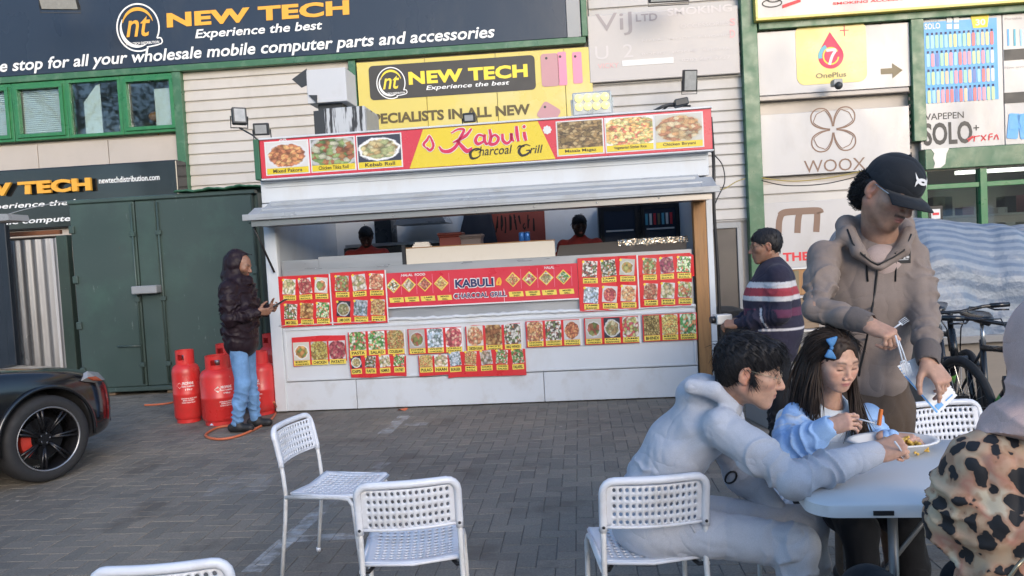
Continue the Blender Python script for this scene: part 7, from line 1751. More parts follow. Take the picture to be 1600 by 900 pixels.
def crease(V, N, a, b, r, freq, amp, seed=0, lo=0.0, hi=1.0):
    """folds running across a limb from a to b"""
    a = np.array(a, float); b = np.array(b, float); ab = b - a; L = np.linalg.norm(ab); t = (V - a) @ ab / L ** 2
    dist = np.linalg.norm(V - a - np.clip(t, 0, 1)[:, None] * ab, axis=1)
    w = np.clip((r * 1.5 - dist) / (r * 0.4), 0, 1) * np.clip((t - lo) / 0.12, 0, 1) * np.clip((hi - t) / 0.12, 0, 1)
    ph = t * L * freq + 0.9 * vnoise(V * 9 + seed) + 0.35 * vnoise(V * 23 + seed * 3); f = 2.0 * (1 - np.abs(np.sin(np.pi * ph))) ** 1.6 - 0.75
    return V + N * (amp * w * f * (0.6 + 0.6 * vnoise(V * 6 + seed + 9)))[:, None]
def rumple(V, N, amp, sc=(7, 7, 4), seed=0, fine=0.35):
    q = V * np.array(sc) + seed; w = np.clip(1 - 2.6 * np.abs(vnoise(q + 0.6 * np.stack([vnoise(q * 0.7 + 3)] * 3, 1))), 0, 1) ** 1.5; w2 = np.clip(1 - 2.6 * np.abs(vnoise(q * 2.1 + 5)), 0, 1) ** 1.5; m_ = 0.5 + 0.8 * vnoise(q * 0.6 + 11)
    return V + N * (amp * (0.55 * vnoise(q * 1.1 + 2) - np.clip(m_, 0, 1) * (1.0 * w + fine * 1.5 * w2)))[:, None]
def garment(s, h_relax=1): 
    V, F = s.mesh(); return relax(V, F, h_relax, 0.5), F
def strands(mb, roots, dirs, length, r, lift=0.0, curl=0.0, seg=5, gravity=0.0, normals=None, seed=0, sides=3):
    rs = np.random.RandomState(seed)
    for i in range(len(roots)):
        p = roots[i].copy(); d = unit(dirs[i]); L = length * rs.uniform(0.7, 1.2); pts = []; ph = rs.uniform(0, 6.28)
        for k in range(seg + 1):
            pts.append(p.copy()); d = unit(d + A3(0, 0, -gravity) + (normals[i] * lift * (1 if k == 0 else -0.25) if normals is not None else 0))
            o = np.cross(d, A3(0.3, 0.2, 0.9)); p = p + d * (L / seg) + curl * L * (math.cos(ph + k * 1.9) * o + math.sin(ph + k * 1.9) * np.cross(d, o))
        mb.tube(pts, [r * (0.8 if k == 0 else 1.0) * (1 - 0.85 * (k / seg) ** 2) for k in range(seg + 1)], sides, False)
def pa(px, py, Y): return np.array(at(px, py, Y))
from mathutils.bvhtree import BVHTree
def bvh_of(V, F): return BVHTree.FromPolygons([tuple(v) for v in V], [tuple(f) for f in F])
def on(bv, px, py, lift=0.003):
    """point of the cloth seen at a survey pixel, lifted off it"""
    d = ray(px, py).normalized(); hit = bv.ray_cast(Vector((0, 0, CAM_H)), d)
    return np.array(hit[0] - d * lift) if hit[0] is not None else None
def cord(p, bv, pxs, r, lift=0.002):
    pts = [q for q in (on(bv, *t, lift) for t in pxs) if q is not None]
    mb = MB(); mb.tube(pts, r, 6); return mb
def shoe(s, ankle, toe, k=0.0):
    a = np.array(ankle, float); t = unit(A3(toe[0], toe[1], 0)); g = A3(a[0], a[1], 0.045)
    s.cap(g - t * 0.05, g + t * 0.13 + A3(0, 0, -0.006), 0.046, 0.038, 0.02); s.cap(a, g + t * 0.02, 0.047, 0.045, 0.02)
def bounds(pts, m=0.3): P = np.array(pts); return P.min(0) - m, P.max(0) + m
def leg_cloth(hips, knees, ankles, r, h, seat=None, lo_m=0.22):
    allp = list(hips) + list(knees) + list(ankles); lo, hi = bounds(allp, lo_m); s = SDF(lo, hi, h)
    for H_, K_, A_ in zip(hips, knees, ankles): s.cap(H_, K_, r[0], r[1], 0.03); s.cap(K_, lerp(K_, A_, 0.45), r[1] * 0.97, r[2] * 1.12, 0.035); s.cap(lerp(K_, A_, 0.45), A_, r[2] * 1.12, r[3], 0.02)
    s.cap(hips[0], hips[1], r[0] * 1.05, r[0] * 1.05, 0.05)
    if seat is not None: s.ell(seat[0], seat[1], 0.05)
    return s
def shoes(P, ankles, toes, m, h=0.006):
    for a, t in zip(ankles, toes):
        g = A3(a[0], a[1], 0.05); s = SDF(g - 0.22, g + A3(0.22, 0.22, 0.2), h); shoe(s, (a[0], a[1], 0.10), t); s.plane_cut((0, 0, 0.004), (0, 0, -1)); V, F = garment(s); P.wear('shoe', V, F, M(m))
cloth_mat('jacket_taupe', (0.215, 0.172, 0.148), 0.8); cloth_mat('cuff_grey', (0.125, 0.105, 0.096), 0.85); cloth_mat('trouser_brown', (0.085, 0.062, 0.046), 0.85); cloth_mat('tee_pink', (0.40, 0.31, 0.28), 0.85); cloth_mat('cap_navy', (0.016, 0.019, 0.024), 0.8)
cloth_mat('sweat_grey', (0.44, 0.455, 0.495), 0.92, var=0.07); cloth_mat('black_trouser', (0.010, 0.011, 0.014), 0.8); cloth_mat('girl_top', (0.5, 0.5, 0.5), 0.9, vcol=True); cloth_mat('striped_knit', (0.5, 0.5, 0.5), 0.9, vcol=True, weave=200); cloth_mat('puffer', (0.016, 0.009, 0.013), 0.5, weave=150, bump=0.15, sheen=0.0); cloth_mat('denim', (0.13, 0.25, 0.44), 0.85, var=0.3); cloth_mat('scarf', (0.52, 0.37, 0.325), 0.9); cloth_mat('red_tee', (0.20, 0.025, 0.02), 0.9)
pmat('shoe_black', (0.014, 0.014, 0.015), 0.6); pmat('bow_blue', (0.06, 0.20, 0.42), 0.6); pmat('thread_red', (0.35, 0.04, 0.03), 0.7); pmat('lime', (0.30, 0.55, 0.05), 0.5); pmat('gold_wire', (0.32, 0.27, 0.18), 0.3, metal=0.7)
def hair_cap(P, name, mat, sdf_fn, flow, nst, length, r, lift=0.15, curl=0.05, h=0.004, grav=0.1, seed=1, keep=None, seg=5):
    """hair volume in head coordinates, with locks following a flow laid over it"""
    s = SDF((-0.15, -0.17, -0.30), (0.15, 0.17, 0.19), h); sdf_fn(s); V, F = s.mesh(); V = relax(V, F, 1); N = vnormals(V, F)
    V = V + N * (0.0035 * vnoise(V * A3(120, 120, 40)))[:, None]
    rs = np.random.RandomState(seed); cand = np.arange(len(V)) if keep is None else np.where(keep(V, N))[0]
    pick = cand[rs.permutation(len(cand))[:nst]]
    Rr = V[pick]; Nn = N[pick]; Fl = flow(Rr); Fl = Fl - Nn * np.sum(Fl * Nn, 1, keepdims=True) + 0.15 * rs.randn(*Fl.shape)
    T = lambda Q: (Q * P.hs) @ P.HR.T + P.hc
    P.wear(name, T(V), F, mat)
    mb = MB(); strands(mb, T(Rr - Nn * 0.002), Fl @ P.HR.T, length, r, lift, curl, seg, grav, Nn @ P.HR.T, seed); P.part('hair_locks', mb, mat)
def glasses(P, m, rim=True, z=0.006):
    mb = MB()
    for g in (-1, 1):
        c = [P.hw((g * 0.034 + 0.022 * math.cos(t), 0.104 - 0.02 * abs(0.3 + 0.5 * math.cos(t) * g) * 0.6, z - 0.004 + 0.017 * math.sin(t))) for t in [2 * math.pi * k / 20 for k in range(21)]]
        mb.tube(c, 0.0011, 5); mb.tube([P.hw((g * 0.057, 0.096, z)), P.hw((g * 0.078, 0.05, z + 0.004)), P.hw((g * 0.083, -0.005, z + 0.008)), P.hw((g * 0.080, -0.02, z - 0.008))], 0.0013, 5)
    mb.tube([P.hw((-0.012, 0.104, z)), P.hw((0, 0.1065, z + 0.003)), P.hw((0.012, 0.104, z))], 0.0011, 5); P.part('glasses', mb, m)
# ============ standing man in cap
def cap_man():
    sk = (0.42, 0.245, 0.170)
    P = Person((*pa(1350, 640, 3.3)[:2], 0), 'tall man in black cap and taupe zip hoodie standing, handing out cards')
    nb = pa(1374, 372, 3.27); P.head(pa(1391, 299, 3.17), (0.27, -0.78, -0.56), (0.16, 0, 1), nb, 1.20, skin=sk, beard=1, lip=(0.34, 0.13, 0.11), nr=0.056)
    # cap: crown shell, brim, emblem
    s = SDF((-0.13, -0.14, -0.03), (0.13, 0.23, 0.17), 0.0035)
    s.ell((0, -0.008, 0.040), (0.0865, 0.1085, 0.093), 0); s.plane_cut((0, 0, 0.020), (0, -0.10, -1)); V0, F0 = s.mesh(); V0 = relax(V0, F0)
    T = lambda Q: (Q * P.hs) @ P.HR.T + P.hc
    P.wear('cap_crown', T(V0), F0, M('cap_navy'))
    mb = MB(); rings = []
    for i in range(17):
        t = -1 + 2 * i / 16; a = t * 1.12
        e = [(0.086 * math.sin(a), -0.012 + 0.1105 * math.cos(a), 0.031 - 0.012 * t * t), (0.090 * math.sin(a), 0.02 + (0.155) * math.cos(a) ** 0.8 + 0.0, 0.019 - 0.024 * t * t)]
        rings.append([P.hw(e[0]), P.hw(lerp(e[0], e[1], 0.5) + A3(0, 0, 0.005)), P.hw(e[1]), P.hw(A3(*e[1]) - A3(0, 0.001, 0.004)), P.hw(lerp(e[0], e[1], 0.5) + A3(0, 0, 0.0005)), P.hw(A3(*e[0]) - A3(0, 0, 0.004))])
    mb.loft(rings); P.part('cap_brim', mb, M('cap_navy'))
    def capy(x, z): return -0.008 + 0.1085 * math.sqrt(max(0.02, 1 - (x / 0.0865) ** 2 - ((z - 0.040) / 0.093) ** 2)) + 0.0018
    mb = MB(); cz = 0.085
    for sg in (1, -1):
        arc = [(0.029 * math.sin(t), cz + sg * (0.0215 - 0.0275 * math.cos(t))) for t in np.linspace(-1.25, 1.25, 13)]
        for k in range(12):
            (x0, z0), (x1, z1) = arc[k], arc[k + 1]; w0 = 0.0034 + 0.0042 * abs(k - 6) / 6; w1 = 0.0034 + 0.0042 * abs(k - 5) / 6
            q = [(x0, z0 - w0), (x1, z1 - w1), (x1, z1 + w1), (x0, z0 + w0)]
            mb.quad(*[P.hw((x, capy(x, z) + 0.003 + 0.0006 * (sg > 0), z)) for x, z in q])
    P.part('cap_emblem', mb, M('white_print'), smooth=False)
    mb = MB(); mb.ball(tuple(P.hw((0, -0.008, 0.133))), 0.008, 8, 6); P.part('cap_button', mb, M('cap_navy'))
    # curly hair at the back and side
    def hs(s_): s_.ell((0, -0.035, 0.0), (0.082, 0.085, 0.055), 0); s_.ell((0, -0.075, -0.045), (0.068, 0.05, 0.055), 0.03); s_.plane_cut((0, 0.012, 0), (0, 1, 0.25))
    hair_cap(P, 'hair', M('hair_black'), hs, lambda Q: A3(0, -0.5, -0.8) + 0 * Q, 900, 0.036, 0.0022, 0.35, 0.36, 0.0045, 0.1, 3, lambda V, N: (V[:, 2] < 0.03) & (V[:, 1] < -0.03), 7)
    mb = MB(); 
    for g in (1,): mb.tube([P.hw((g * 0.085, 0.0, 0.016)), P.hw((g * 0.080, 0.05, 0.014)), P.hw((g * 0.068, 0.092, 0.010))], 0.0022, 6)
    P.part('glasses_arm', mb, M('steel')); glasses(P, M('gold_wire'))
    # jacket
    shR, shL = pa(1288, 400, 3.24), pa(1428, 402, 3.27); elR, wrR = pa(1276, 482, 3.06), pa(1350, 503, 2.90); elL, wrL = pa(1446, 496, 3.12), pa(1450, 560, 2.93)
    sp = [pa(1354, 590, 3.29), pa(1357, 540, 3.30), pa(1361, 465, 3.30), pa(1364, 415, 3.30), pa(1370, 375, 3.30)]
    lo, hi = bounds([*sp, shR, shL, elR, elL, wrR, wrL], 0.24); s = SDF(lo, hi, 0.0060)
    s.loft(sp, [0.168, 0.172, 0.198, 0.192, 0.10], [0.118, 0.122, 0.138, 0.122, 0.085], (1, -0.12, 0), 0)
    s.chain([shR, lerp(shR, elR, 0.5), elR], [0.070, 0.060, 0.054], 0.05); s.chain([elR, lerp(elR, wrR, 0.55), wrR], [0.054, 0.049, 0.041], 0.03)
    s.chain([shL, lerp(shL, elL, 0.5), elL], [0.068, 0.059, 0.053], 0.05); s.chain([elL, lerp(elL, wrL, 0.55), wrL], [0.053, 0.048, 0.041], 0.03)
    # hood rolled round the neck, lapels
    s.chain([pa(1318, 372, 3.22), pa(1322, 352, 3.34), pa(1365, 345, 3.42), pa(1410, 352, 3.38), pa(1424, 372, 3.26)], [0.034, 0.042, 0.045, 0.040, 0.030], 0.03)
    s.chain([pa(1326, 362, 3.22), pa(1342, 392, 3.165), pa(1368, 414, 3.155)], [0.034, 0.030, 0.018], 0.02); s.chain([pa(1420, 362, 3.23), pa(1410, 390, 3.17), pa(1378, 414, 3.155)], [0.030, 0.026, 0.018], 0.02)
    # open V at the neck
    s.cap(pa(1374, 340, 3.125), pa(1374, 399, 3.135), 0.092, 0.040, 0.012, 'sub')
    V, F = garment(s); N = vnormals(V, F)
    V = rumple(V, N, 0.011, (6, 6, 3.2), 2); 
    for a, b, r, sd in ((shR, elR, 0.08, 1), (elR, wrR, 0.065, 2), (shL, elL, 0.08, 3), (elL, wrL, 0.065, 4)): V = crease(V, N, a, b, r, 15, 0.0095, sd, 0.15, 1.0)
    P.wear('hoodie', V, F, M('jacket_taupe')); bv = bvh_of(V, F)
    for e, w in ((elR, wrR), (elL, wrL)):
        c = SDF(*bounds([lerp(e, w, 0.7), w], 0.08), 0.004); d = unit(np.array(w) - e); c.cap(lerp(e, w, 0.80), w + d * 0.008, 0.049, 0.043, 0); c.cap(lerp(e, w, 0.9), w + d * 0.06, 0.033, 0.034, 0.004, 'sub'); Vc, Fc = garment(c); P.wear('cuff', Vc, Fc, M('cuff_grey'))
    P.part('zip', cord(P, bv, [(1372, 412), (1370, 430), (1367, 455), (1363, 480), (1359, 505), (1354, 530), (1349, 555), (1344, 575), (1342, 588)], 0.0045), M('black_print'))
    for pxs in ([(1324, 358), (1332, 380), (1346, 396), (1360, 408), (1372, 414)], [(1424, 366), (1412, 392), (1396, 402), (1380, 410), (1372, 414)], [(1351, 398), (1354, 415), (1356, 440)], [(1399, 395), (1400, 415), (1399, 440)]):
        P.part('piping', cord(P, bv, pxs, 0.0038), M('black_print'))
    q = [on(bv, *t, 0.004) for t in ((1400, 412), (1423, 411), (1423, 392), (1400, 393))]
    if all(x is not None for x in q):
        mb = MB(); mb.quad(*q); P.part('chest_patch', mb, M('dark_grey_print'), smooth=False)
        mb = MB(); qq = lambda u, v: (q[0] * (1 - u) * (1 - v) + q[1] * u * (1 - v) + q[2] * u * v + q[3] * (1 - u) * v) + 0.003 * unit(A3(*(-ray(1410, 400))))
        for u0, u1, v0, v1 in ((0.15, 0.45, 0.45, 0.75), (0.50, 0.65, 0.35, 0.72), (0.70, 0.9, 0.4, 0.6), (0.2, 0.85, 0.28, 0.33)): mb.quad(qq(u0, v0), qq(u1, v0), qq(u1, v1), qq(u0, v1))
        P.part('patch_print', mb, M('white_print'), smooth=False)
    t = SDF(*bounds([pa(1374, 390, 3.2)], 0.16), 0.006); t.ell(pa(1374, 410, 3.236), (0.10, 0.085, 0.085), 0); t.cap(pa(1374, 340, 3.17), pa(1376, 362, 3.17), 0.062, 0.040, 0.01, 'sub'); Vt, Ft = garment(t); P.wear('t_shirt', Vt, Ft, M('tee_pink'))
    # trousers and shoes
    hp = [pa(1330, 640, 3.30), pa(1385, 640, 3.31)]; kn = [A3(hp[0][0], 3.27, 0.52), A3(hp[1][0] + 0.02, 3.29, 0.52)]; an = [A3(hp[0][0] - 0.02, 3.32, 0.09), A3(hp[1][0] + 0.05, 3.33, 0.09)]
    s = leg_cloth(hp, kn, an, (0.105, 0.085, 0.075, 0.065), 0.009); s.loft([pa(1356, 575, 3.30), hp[0] * 0.5 + hp[1] * 0.5], [0.165, 0.175], [0.11, 0.12], (1, -0.1, 0), 0.03); V, F = garment(s); N = vnormals(V, F); V = rumple(V, N, 0.006, (7, 7, 3), 8); P.wear('trousers', V, F, M('trouser_brown')); shoes(P, an, [(0.2, -1), (0.35, -1)], 'shoe_black')
    # hands
    fR = pa(1398, 527, 2.82) - pa(1352, 503, 2.90); P.hand(wrR + unit(wrR - elR) * 0.012, fR, (0.1, -0.45, 0.85), 'pinch', sk, thumb=(0.85, 0.05, -0.6), scale=1.12)
    fL = pa(1480, 606, 2.86) - pa(1452, 566, 2.92); P.hand(wrL + unit(wrL - elL) * 0.012, fL, (0.35, -0.9, 0.25), 'point', sk, left=True, thumb=(0.80, 0.45, -0.4), scale=1.12, arm=0.008)
    def bk(q): q.loft(sp, [0.14, 0.15, 0.16, 0.15, 0.06], [0.09, 0.09, 0.10, 0.09, 0.05], (1, -0.12, 0), 0); q.chain([shR, elR, wrR], [0.05, 0.04, 0.026], 0.03); q.chain([shL, elL, wrL], [0.05, 0.04, 0.026], 0.03); q.cap(hp[0], kn[0], 0.07, 0.05); q.cap(hp[1], kn[1], 0.07, 0.05); q.cap(kn[0], an[0], 0.045, 0.03); q.cap(kn[1], an[1], 0.045, 0.03); q.cap(hp[0], hp[1], 0.08); q.cap(nb, sp[3], 0.05)
    P.bulk(bk, *bounds([*sp, shR, shL, elR, elL, wrR, wrL, *an], 0.15), sk)
    P.finish(); return P
cap_man()
# printed cards and plastic forks in his hands
cd_ = empty('card_stack', pa(1448, 605, 2.90), 0, 'fan of white printed cards in the standing man\'s left hand', 'cards')
c0 = pa(1448, 605, 2.90)
for k in range(4):
    q = [pa(x + 3 * k, y + 4.5 * k, 2.93 + 0.05 * (x < 1450) - 0.006 * k) - c0 for x, y in ((1402, 572), (1432, 558), (1487, 604), (1456, 634))]; nn = unit(np.cross(q[1] - q[0], q[3] - q[0]))
    mb = MB(); mb.loft([[tuple(p) for p in q], [tuple(p + nn * 0.0012) for p in q]]); c = mb.build('card', M('white_letter'), cd_)
    lp = lambda u, v: tuple(q[0] * (1 - u) * (1 - v) + q[1] * u * (1 - v) + q[2] * u * v + q[3] * (1 - u) * v + nn * (0.0025 if nn[1] < 0 else -0.0014))
    mb = MB(); mb.quad(lp(0.0, 0.04), lp(0.07, 0.04), lp(0.07, 0.97), lp(0.0, 0.97)); mb.quad(lp(0.12, 0.84), lp(0.4, 0.84), lp(0.4, 0.95), lp(0.12, 0.95)); mb.quad(lp(0.55, 0.9), lp(0.9, 0.9), lp(0.9, 0.93), lp(0.55, 0.93)); mb.build('print_bar', M('blue_print'), c)
pmat('clear_plastic', (0.62, 0.66, 0.70), 0.15, var=0.05)
def fork(a, b, nrm, label, name='plastic_fork'):
    a, b = np.array(a), np.array(b); o = empty(name, a, 0, label, 'fork'); d = b - a; L = np.linalg.norm(d); x = d / L; s_ = unit(np.cross(x, nrm)); z_ = np.cross(s_, x)
    MB().tube([tuple(x * 0), tuple(x * L * 0.35 + z_ * 0.002), tuple(x * L * 0.68)], [0.0035, 0.0028, 0.0035], 6).build('handle', M('clear_plastic'), o, smooth=True)
    MB().tube([tuple(x * L * 0.66 - s_ * 0.009), tuple(x * L * 0.67 + s_ * 0.009)], 0.003, 6).build('shoulder', M('clear_plastic'), o, smooth=True)
    for k in range(4): MB().tube([tuple(x * L * 0.67 + s_ * (-0.009 + 0.006 * k)), tuple(x * L * 0.85 + s_ * (-0.009 + 0.006 * k) - z_ * 0.004), tuple(x * L + s_ * (-0.009 + 0.006 * k))], [0.0017, 0.0016, 0.0008], 5).build('tine', M('clear_plastic'), o, smooth=True)
    return o
fork(pa(1399, 524, 2.80), pa(1416, 585, 2.80), (0, -1, 0), 'clear fork hanging from the standing man\'s pinched fingers'); fork(pa(1404, 532, 2.81), pa(1424, 588, 2.82), (0.1, -1, 0), 'second clear fork just behind the first in his fingers'); fork(pa(1386, 520, 2.87), pa(1418, 498, 2.83), (0, -1, 0.2), 'clear fork with tines up above the standing man\'s knuckles')
# ============ boy in grey hoodie
def boy():
    sk = (0.50, 0.295, 0.205); g = M('sweat_grey')
    P = Person((*pa(1030, 812, 2.78)[:2], 0), 'boy in light grey hoodie and glasses leaning over the table')
    nb = pa(1138, 622, 2.74); P.head(pa(1171, 579, 2.68), (0.91, -0.33, -0.25), (0, 0, 1), nb, 1.05, skin=sk, lip=(0.42, 0.17, 0.13), nr=0.050, eye='open')
    def hs(s_):
        s_.ell((0, -0.016, 0.046), (0.087, 0.110, 0.086), 0); s_.ell((0, -0.055, 0.0), (0.078, 0.062, 0.075), 0.03); s_.ell((0, 0.055, 0.082), (0.064, 0.046, 0.036), 0.025)
        for gq in (-1, 1): s_.ell((gq * 0.078, 0.012, -0.012), (0.010, 0.012, 0.022), 0.01)
        s_.ell((0, 0.115, -0.02), (0.075, 0.072, 0.075), 0.012, 'sub'); s_.ell((0, 0.05, -0.09), (0.1, 0.085, 0.07), 0.01, 'sub')
        for gq in (-1, 1): s_.ell((gq * 0.086, -0.006, -0.016), (0.016, 0.020, 0.028), 0.006, 'sub')
    hair_cap(P, 'hair', M('hair_black'), hs, lambda Q: np.stack([0.3 * np.sign(Q[:, 0]), 0.75 + 0 * Q[:, 1], -0.35 - 4.0 * (0.06 - Q[:, 2])], 1), 2600, 0.045, 0.0013, 0.05, 0.012, 0.004, 0.06, 5, lambda V, N: (V[:, 2] > -0.05) & (N[:, 2] > -0.5))
    glasses(P, M('gold_wire'))
    shR, elR, wrR = pa(1128, 668, 2.60), pa(1238, 752, 2.43), pa(1362, 709, 2.53); shL, elL, wrL = pa(1128, 655, 2.94), pa(1160, 742, 3.0), pa(1210, 795, 2.94)
    sp = [pa(1018, 792, 2.86), pa(1026, 748, 2.85), pa(1060, 700, 2.82), pa(1098, 660, 2.78), pa(1130, 632, 2.74)]
    lo, hi = bounds([*sp, shR, shL, elR, elL, wrR, wrL], 0.22); s = SDF(lo, hi, 0.0054)
    s.loft(sp, [0.145, 0.150, 0.165, 0.160, 0.085], [0.102, 0.108, 0.116, 0.108, 0.072], (0.1, 1, 0), 0)
    s.chain([shR, lerp(shR, elR, 0.5), elR], [0.074, 0.064, 0.056], 0.04); s.chain([elR, lerp(elR, wrR, 0.5), wrR], [0.056, 0.051, 0.042], 0.03); s.chain([shL, elL, wrL], [0.085, 0.066, 0.045], 0.05)
    # folded hood behind the neck
    s.ell(pa(1088, 606, 2.77), (0.080, 0.105, 0.044), 0.05, R=np.array(Matrix.Rotation(rad(-22), 3, 'Y'))); s.chain([pa(1080, 604, 2.66), pa(1115, 610, 2.63), pa(1146, 634, 2.64)], [0.032, 0.030, 0.022], 0.02)
    s.chain([pa(1080, 600, 2.88), pa(1120, 606, 2.86), pa(1150, 632, 2.82)], [0.030, 0.028, 0.020], 0.02)
    s.cap(pa(1145, 600, 2.74), pa(1130, 622, 2.74), 0.060, 0.050, 0.01, 'sub')
    V, F = garment(s); N = vnormals(V, F); V = rumple(V, N, 0.009, (6, 6, 5), 4)
    V = crease(V, N, shR, elR, 0.09, 14, 0.012, 1, 0.35, 1.0); V = crease(V, N, elR, wrR, 0.07, 20, 0.011, 2, 0.0, 0.55); V = crease(V, N, shL, elL, 0.08, 16, 0.008, 3); V = crease(V, N, sp[0], sp[2], 0.15, 13, 0.012, 6, 0.0, 0.75)
    P.wear('hoodie', V, F, g); bv = bvh_of(V, F)
    hm = SDF(*bounds([sp[0], sp[1]], 0.22), 0.0055); hm.loft([pa(1017, 776, 2.86), pa(1020, 762, 2.86)], [0.156, 0.157], [0.114, 0.115], (0.1, 1, 0), 0); dd = unit(sp[1] - sp[0]); hm.plane_cut(pa(1018, 784, 2.86), -dd); hm.plane_cut(pa(1021, 757, 2.86), dd); Vh, Fh = garment(hm); Nh = vnormals(Vh, Fh); Vh = Vh + Nh * (0.0016 * np.sin(np.arctan2(Vh[:, 1] - sp[0][1], Vh[:, 0] - sp[0][0]) * 90))[:, None]; P.wear('hem_band', Vh, Fh, g)
    for e, w in ((elR, wrR), (elL, wrL)):
        c = SDF(*bounds([lerp(e, w, 0.7), w], 0.08), 0.004); d = unit(np.array(w) - e); c.cap(lerp(e, w, 0.80), w + d * 0.01, 0.050, 0.041, 0); c.cap(lerp(e, w, 0.9), w + d * 0.06, 0.032, 0.034, 0.004, 'sub'); Vc, Fc = garment(c); P.wear('cuff', Vc, Fc, g)
    mb = MB(); pts = []
    for k in range(17):
        t = 2 * math.pi * k / 16; q = on(bv, 1142 + 8 * math.cos(t) + 4 * math.sin(t), 746 - 9 * math.sin(t) + 1 * math.cos(t), 0.002)
        if q is not None: pts.append(q)
    if len(pts) > 5: mb.tube(pts, 0.0042, 6); P.part('chest_print', mb, M('black_print'))
    # joggers
    hp = [pa(1034, 824, 2.78), pa(1040, 806, 2.97)]; kn = [pa(1246, 853, 2.60), pa(1262, 822, 2.92)]; an = [A3(kn[0][0] - 0.02, kn[0][1] - 0.02, 0.10), A3(kn[1][0] + 0.02, kn[1][1] + 0.02, 0.10)]
    s = leg_cloth(hp, kn, an, (0.100, 0.076, 0.066, 0.053), 0.0060); s.ell(pa(1010, 820, 2.87), (0.135, 0.165, 0.115), 0.05); s.loft([pa(1016, 770, 2.86), pa(1020, 805, 2.87)], [0.15, 0.165], [0.105, 0.12], (0.1, 1, 0), 0.03)
    V, F = garment(s); N = vnormals(V, F); V = rumple(V, N, 0.009, (6, 6, 6), 12); V = crease(V, N, hp[0], kn[0], 0.11, 12, 0.013, 4, 0.0, 0.4); V = crease(V, N, kn[0], an[0], 0.08, 15, 0.011, 5, 0, 0.6); V = crease(V, N, hp[0], kn[0], 0.10, 13, 0.010, 7, 0.75, 1.1)
    P.wear('joggers', V, F, g); shoes(P, an, [(1, -0.1), (1, 0.1)], 'shoe_black')
    bv2 = bvh_of(V, F); P.part('drawstring', cord(P, bv2, [(1066, 803), (1074, 812), (1080, 822), (1086, 832)], 0.004), g)
    fR = pa(1424, 690, 2.50) - wrR; P.hand(wrR + unit(wrR - elR) * 0.012, fR, (0.0, -0.62, 0.78), 'fist', sk, thumb=(0.8, 0.2, -0.6), scale=1.05); P.hand(wrL + unit(wrL - elL) * 0.01, (0.8, -0.1, -0.4), (0.2, -0.3, 0.9), 'relaxed', sk, left=True)
    mb = MB(); d = unit(wrR - elR); u = unit(np.cross(d, A3(0, 0, 1))); v = np.cross(u, d)
    for off, r_, m_ in ((0.020, 0.032, 'thread_red'), (0.027, 0.0315, 'gold_wire')):
        mb = MB(); mb.tube([wrR + d * off + r_ * (u * math.cos(t) + 0.85 * v * math.sin(t)) for t in np.linspace(0, 2 * math.pi, 21)], 0.0028, 5); P.part('bracelet', mb, M(m_))
    def bk(q): q.loft(sp, [0.12, 0.12, 0.13, 0.12, 0.05], [0.08, 0.09, 0.09, 0.08, 0.05], (0.1, 1, 0), 0); q.chain([shR, elR, wrR], [0.05, 0.04, 0.026], 0.03); q.chain([shL, elL, wrL], [0.05, 0.04, 0.026], 0.03); q.cap(hp[0], kn[0], 0.07, 0.05); q.cap(hp[1], kn[1], 0.07, 0.05); q.cap(kn[0], an[0], 0.045, 0.03); q.cap(kn[1], an[1], 0.045, 0.03); q.cap(hp[0], hp[1], 0.08); q.cap(nb, sp[3], 0.05)
    P.bulk(bk, *bounds([*sp, shR, shL, elR, elL, wrR, wrL, *an], 0.15), sk)
    P.finish(); return P
boy()
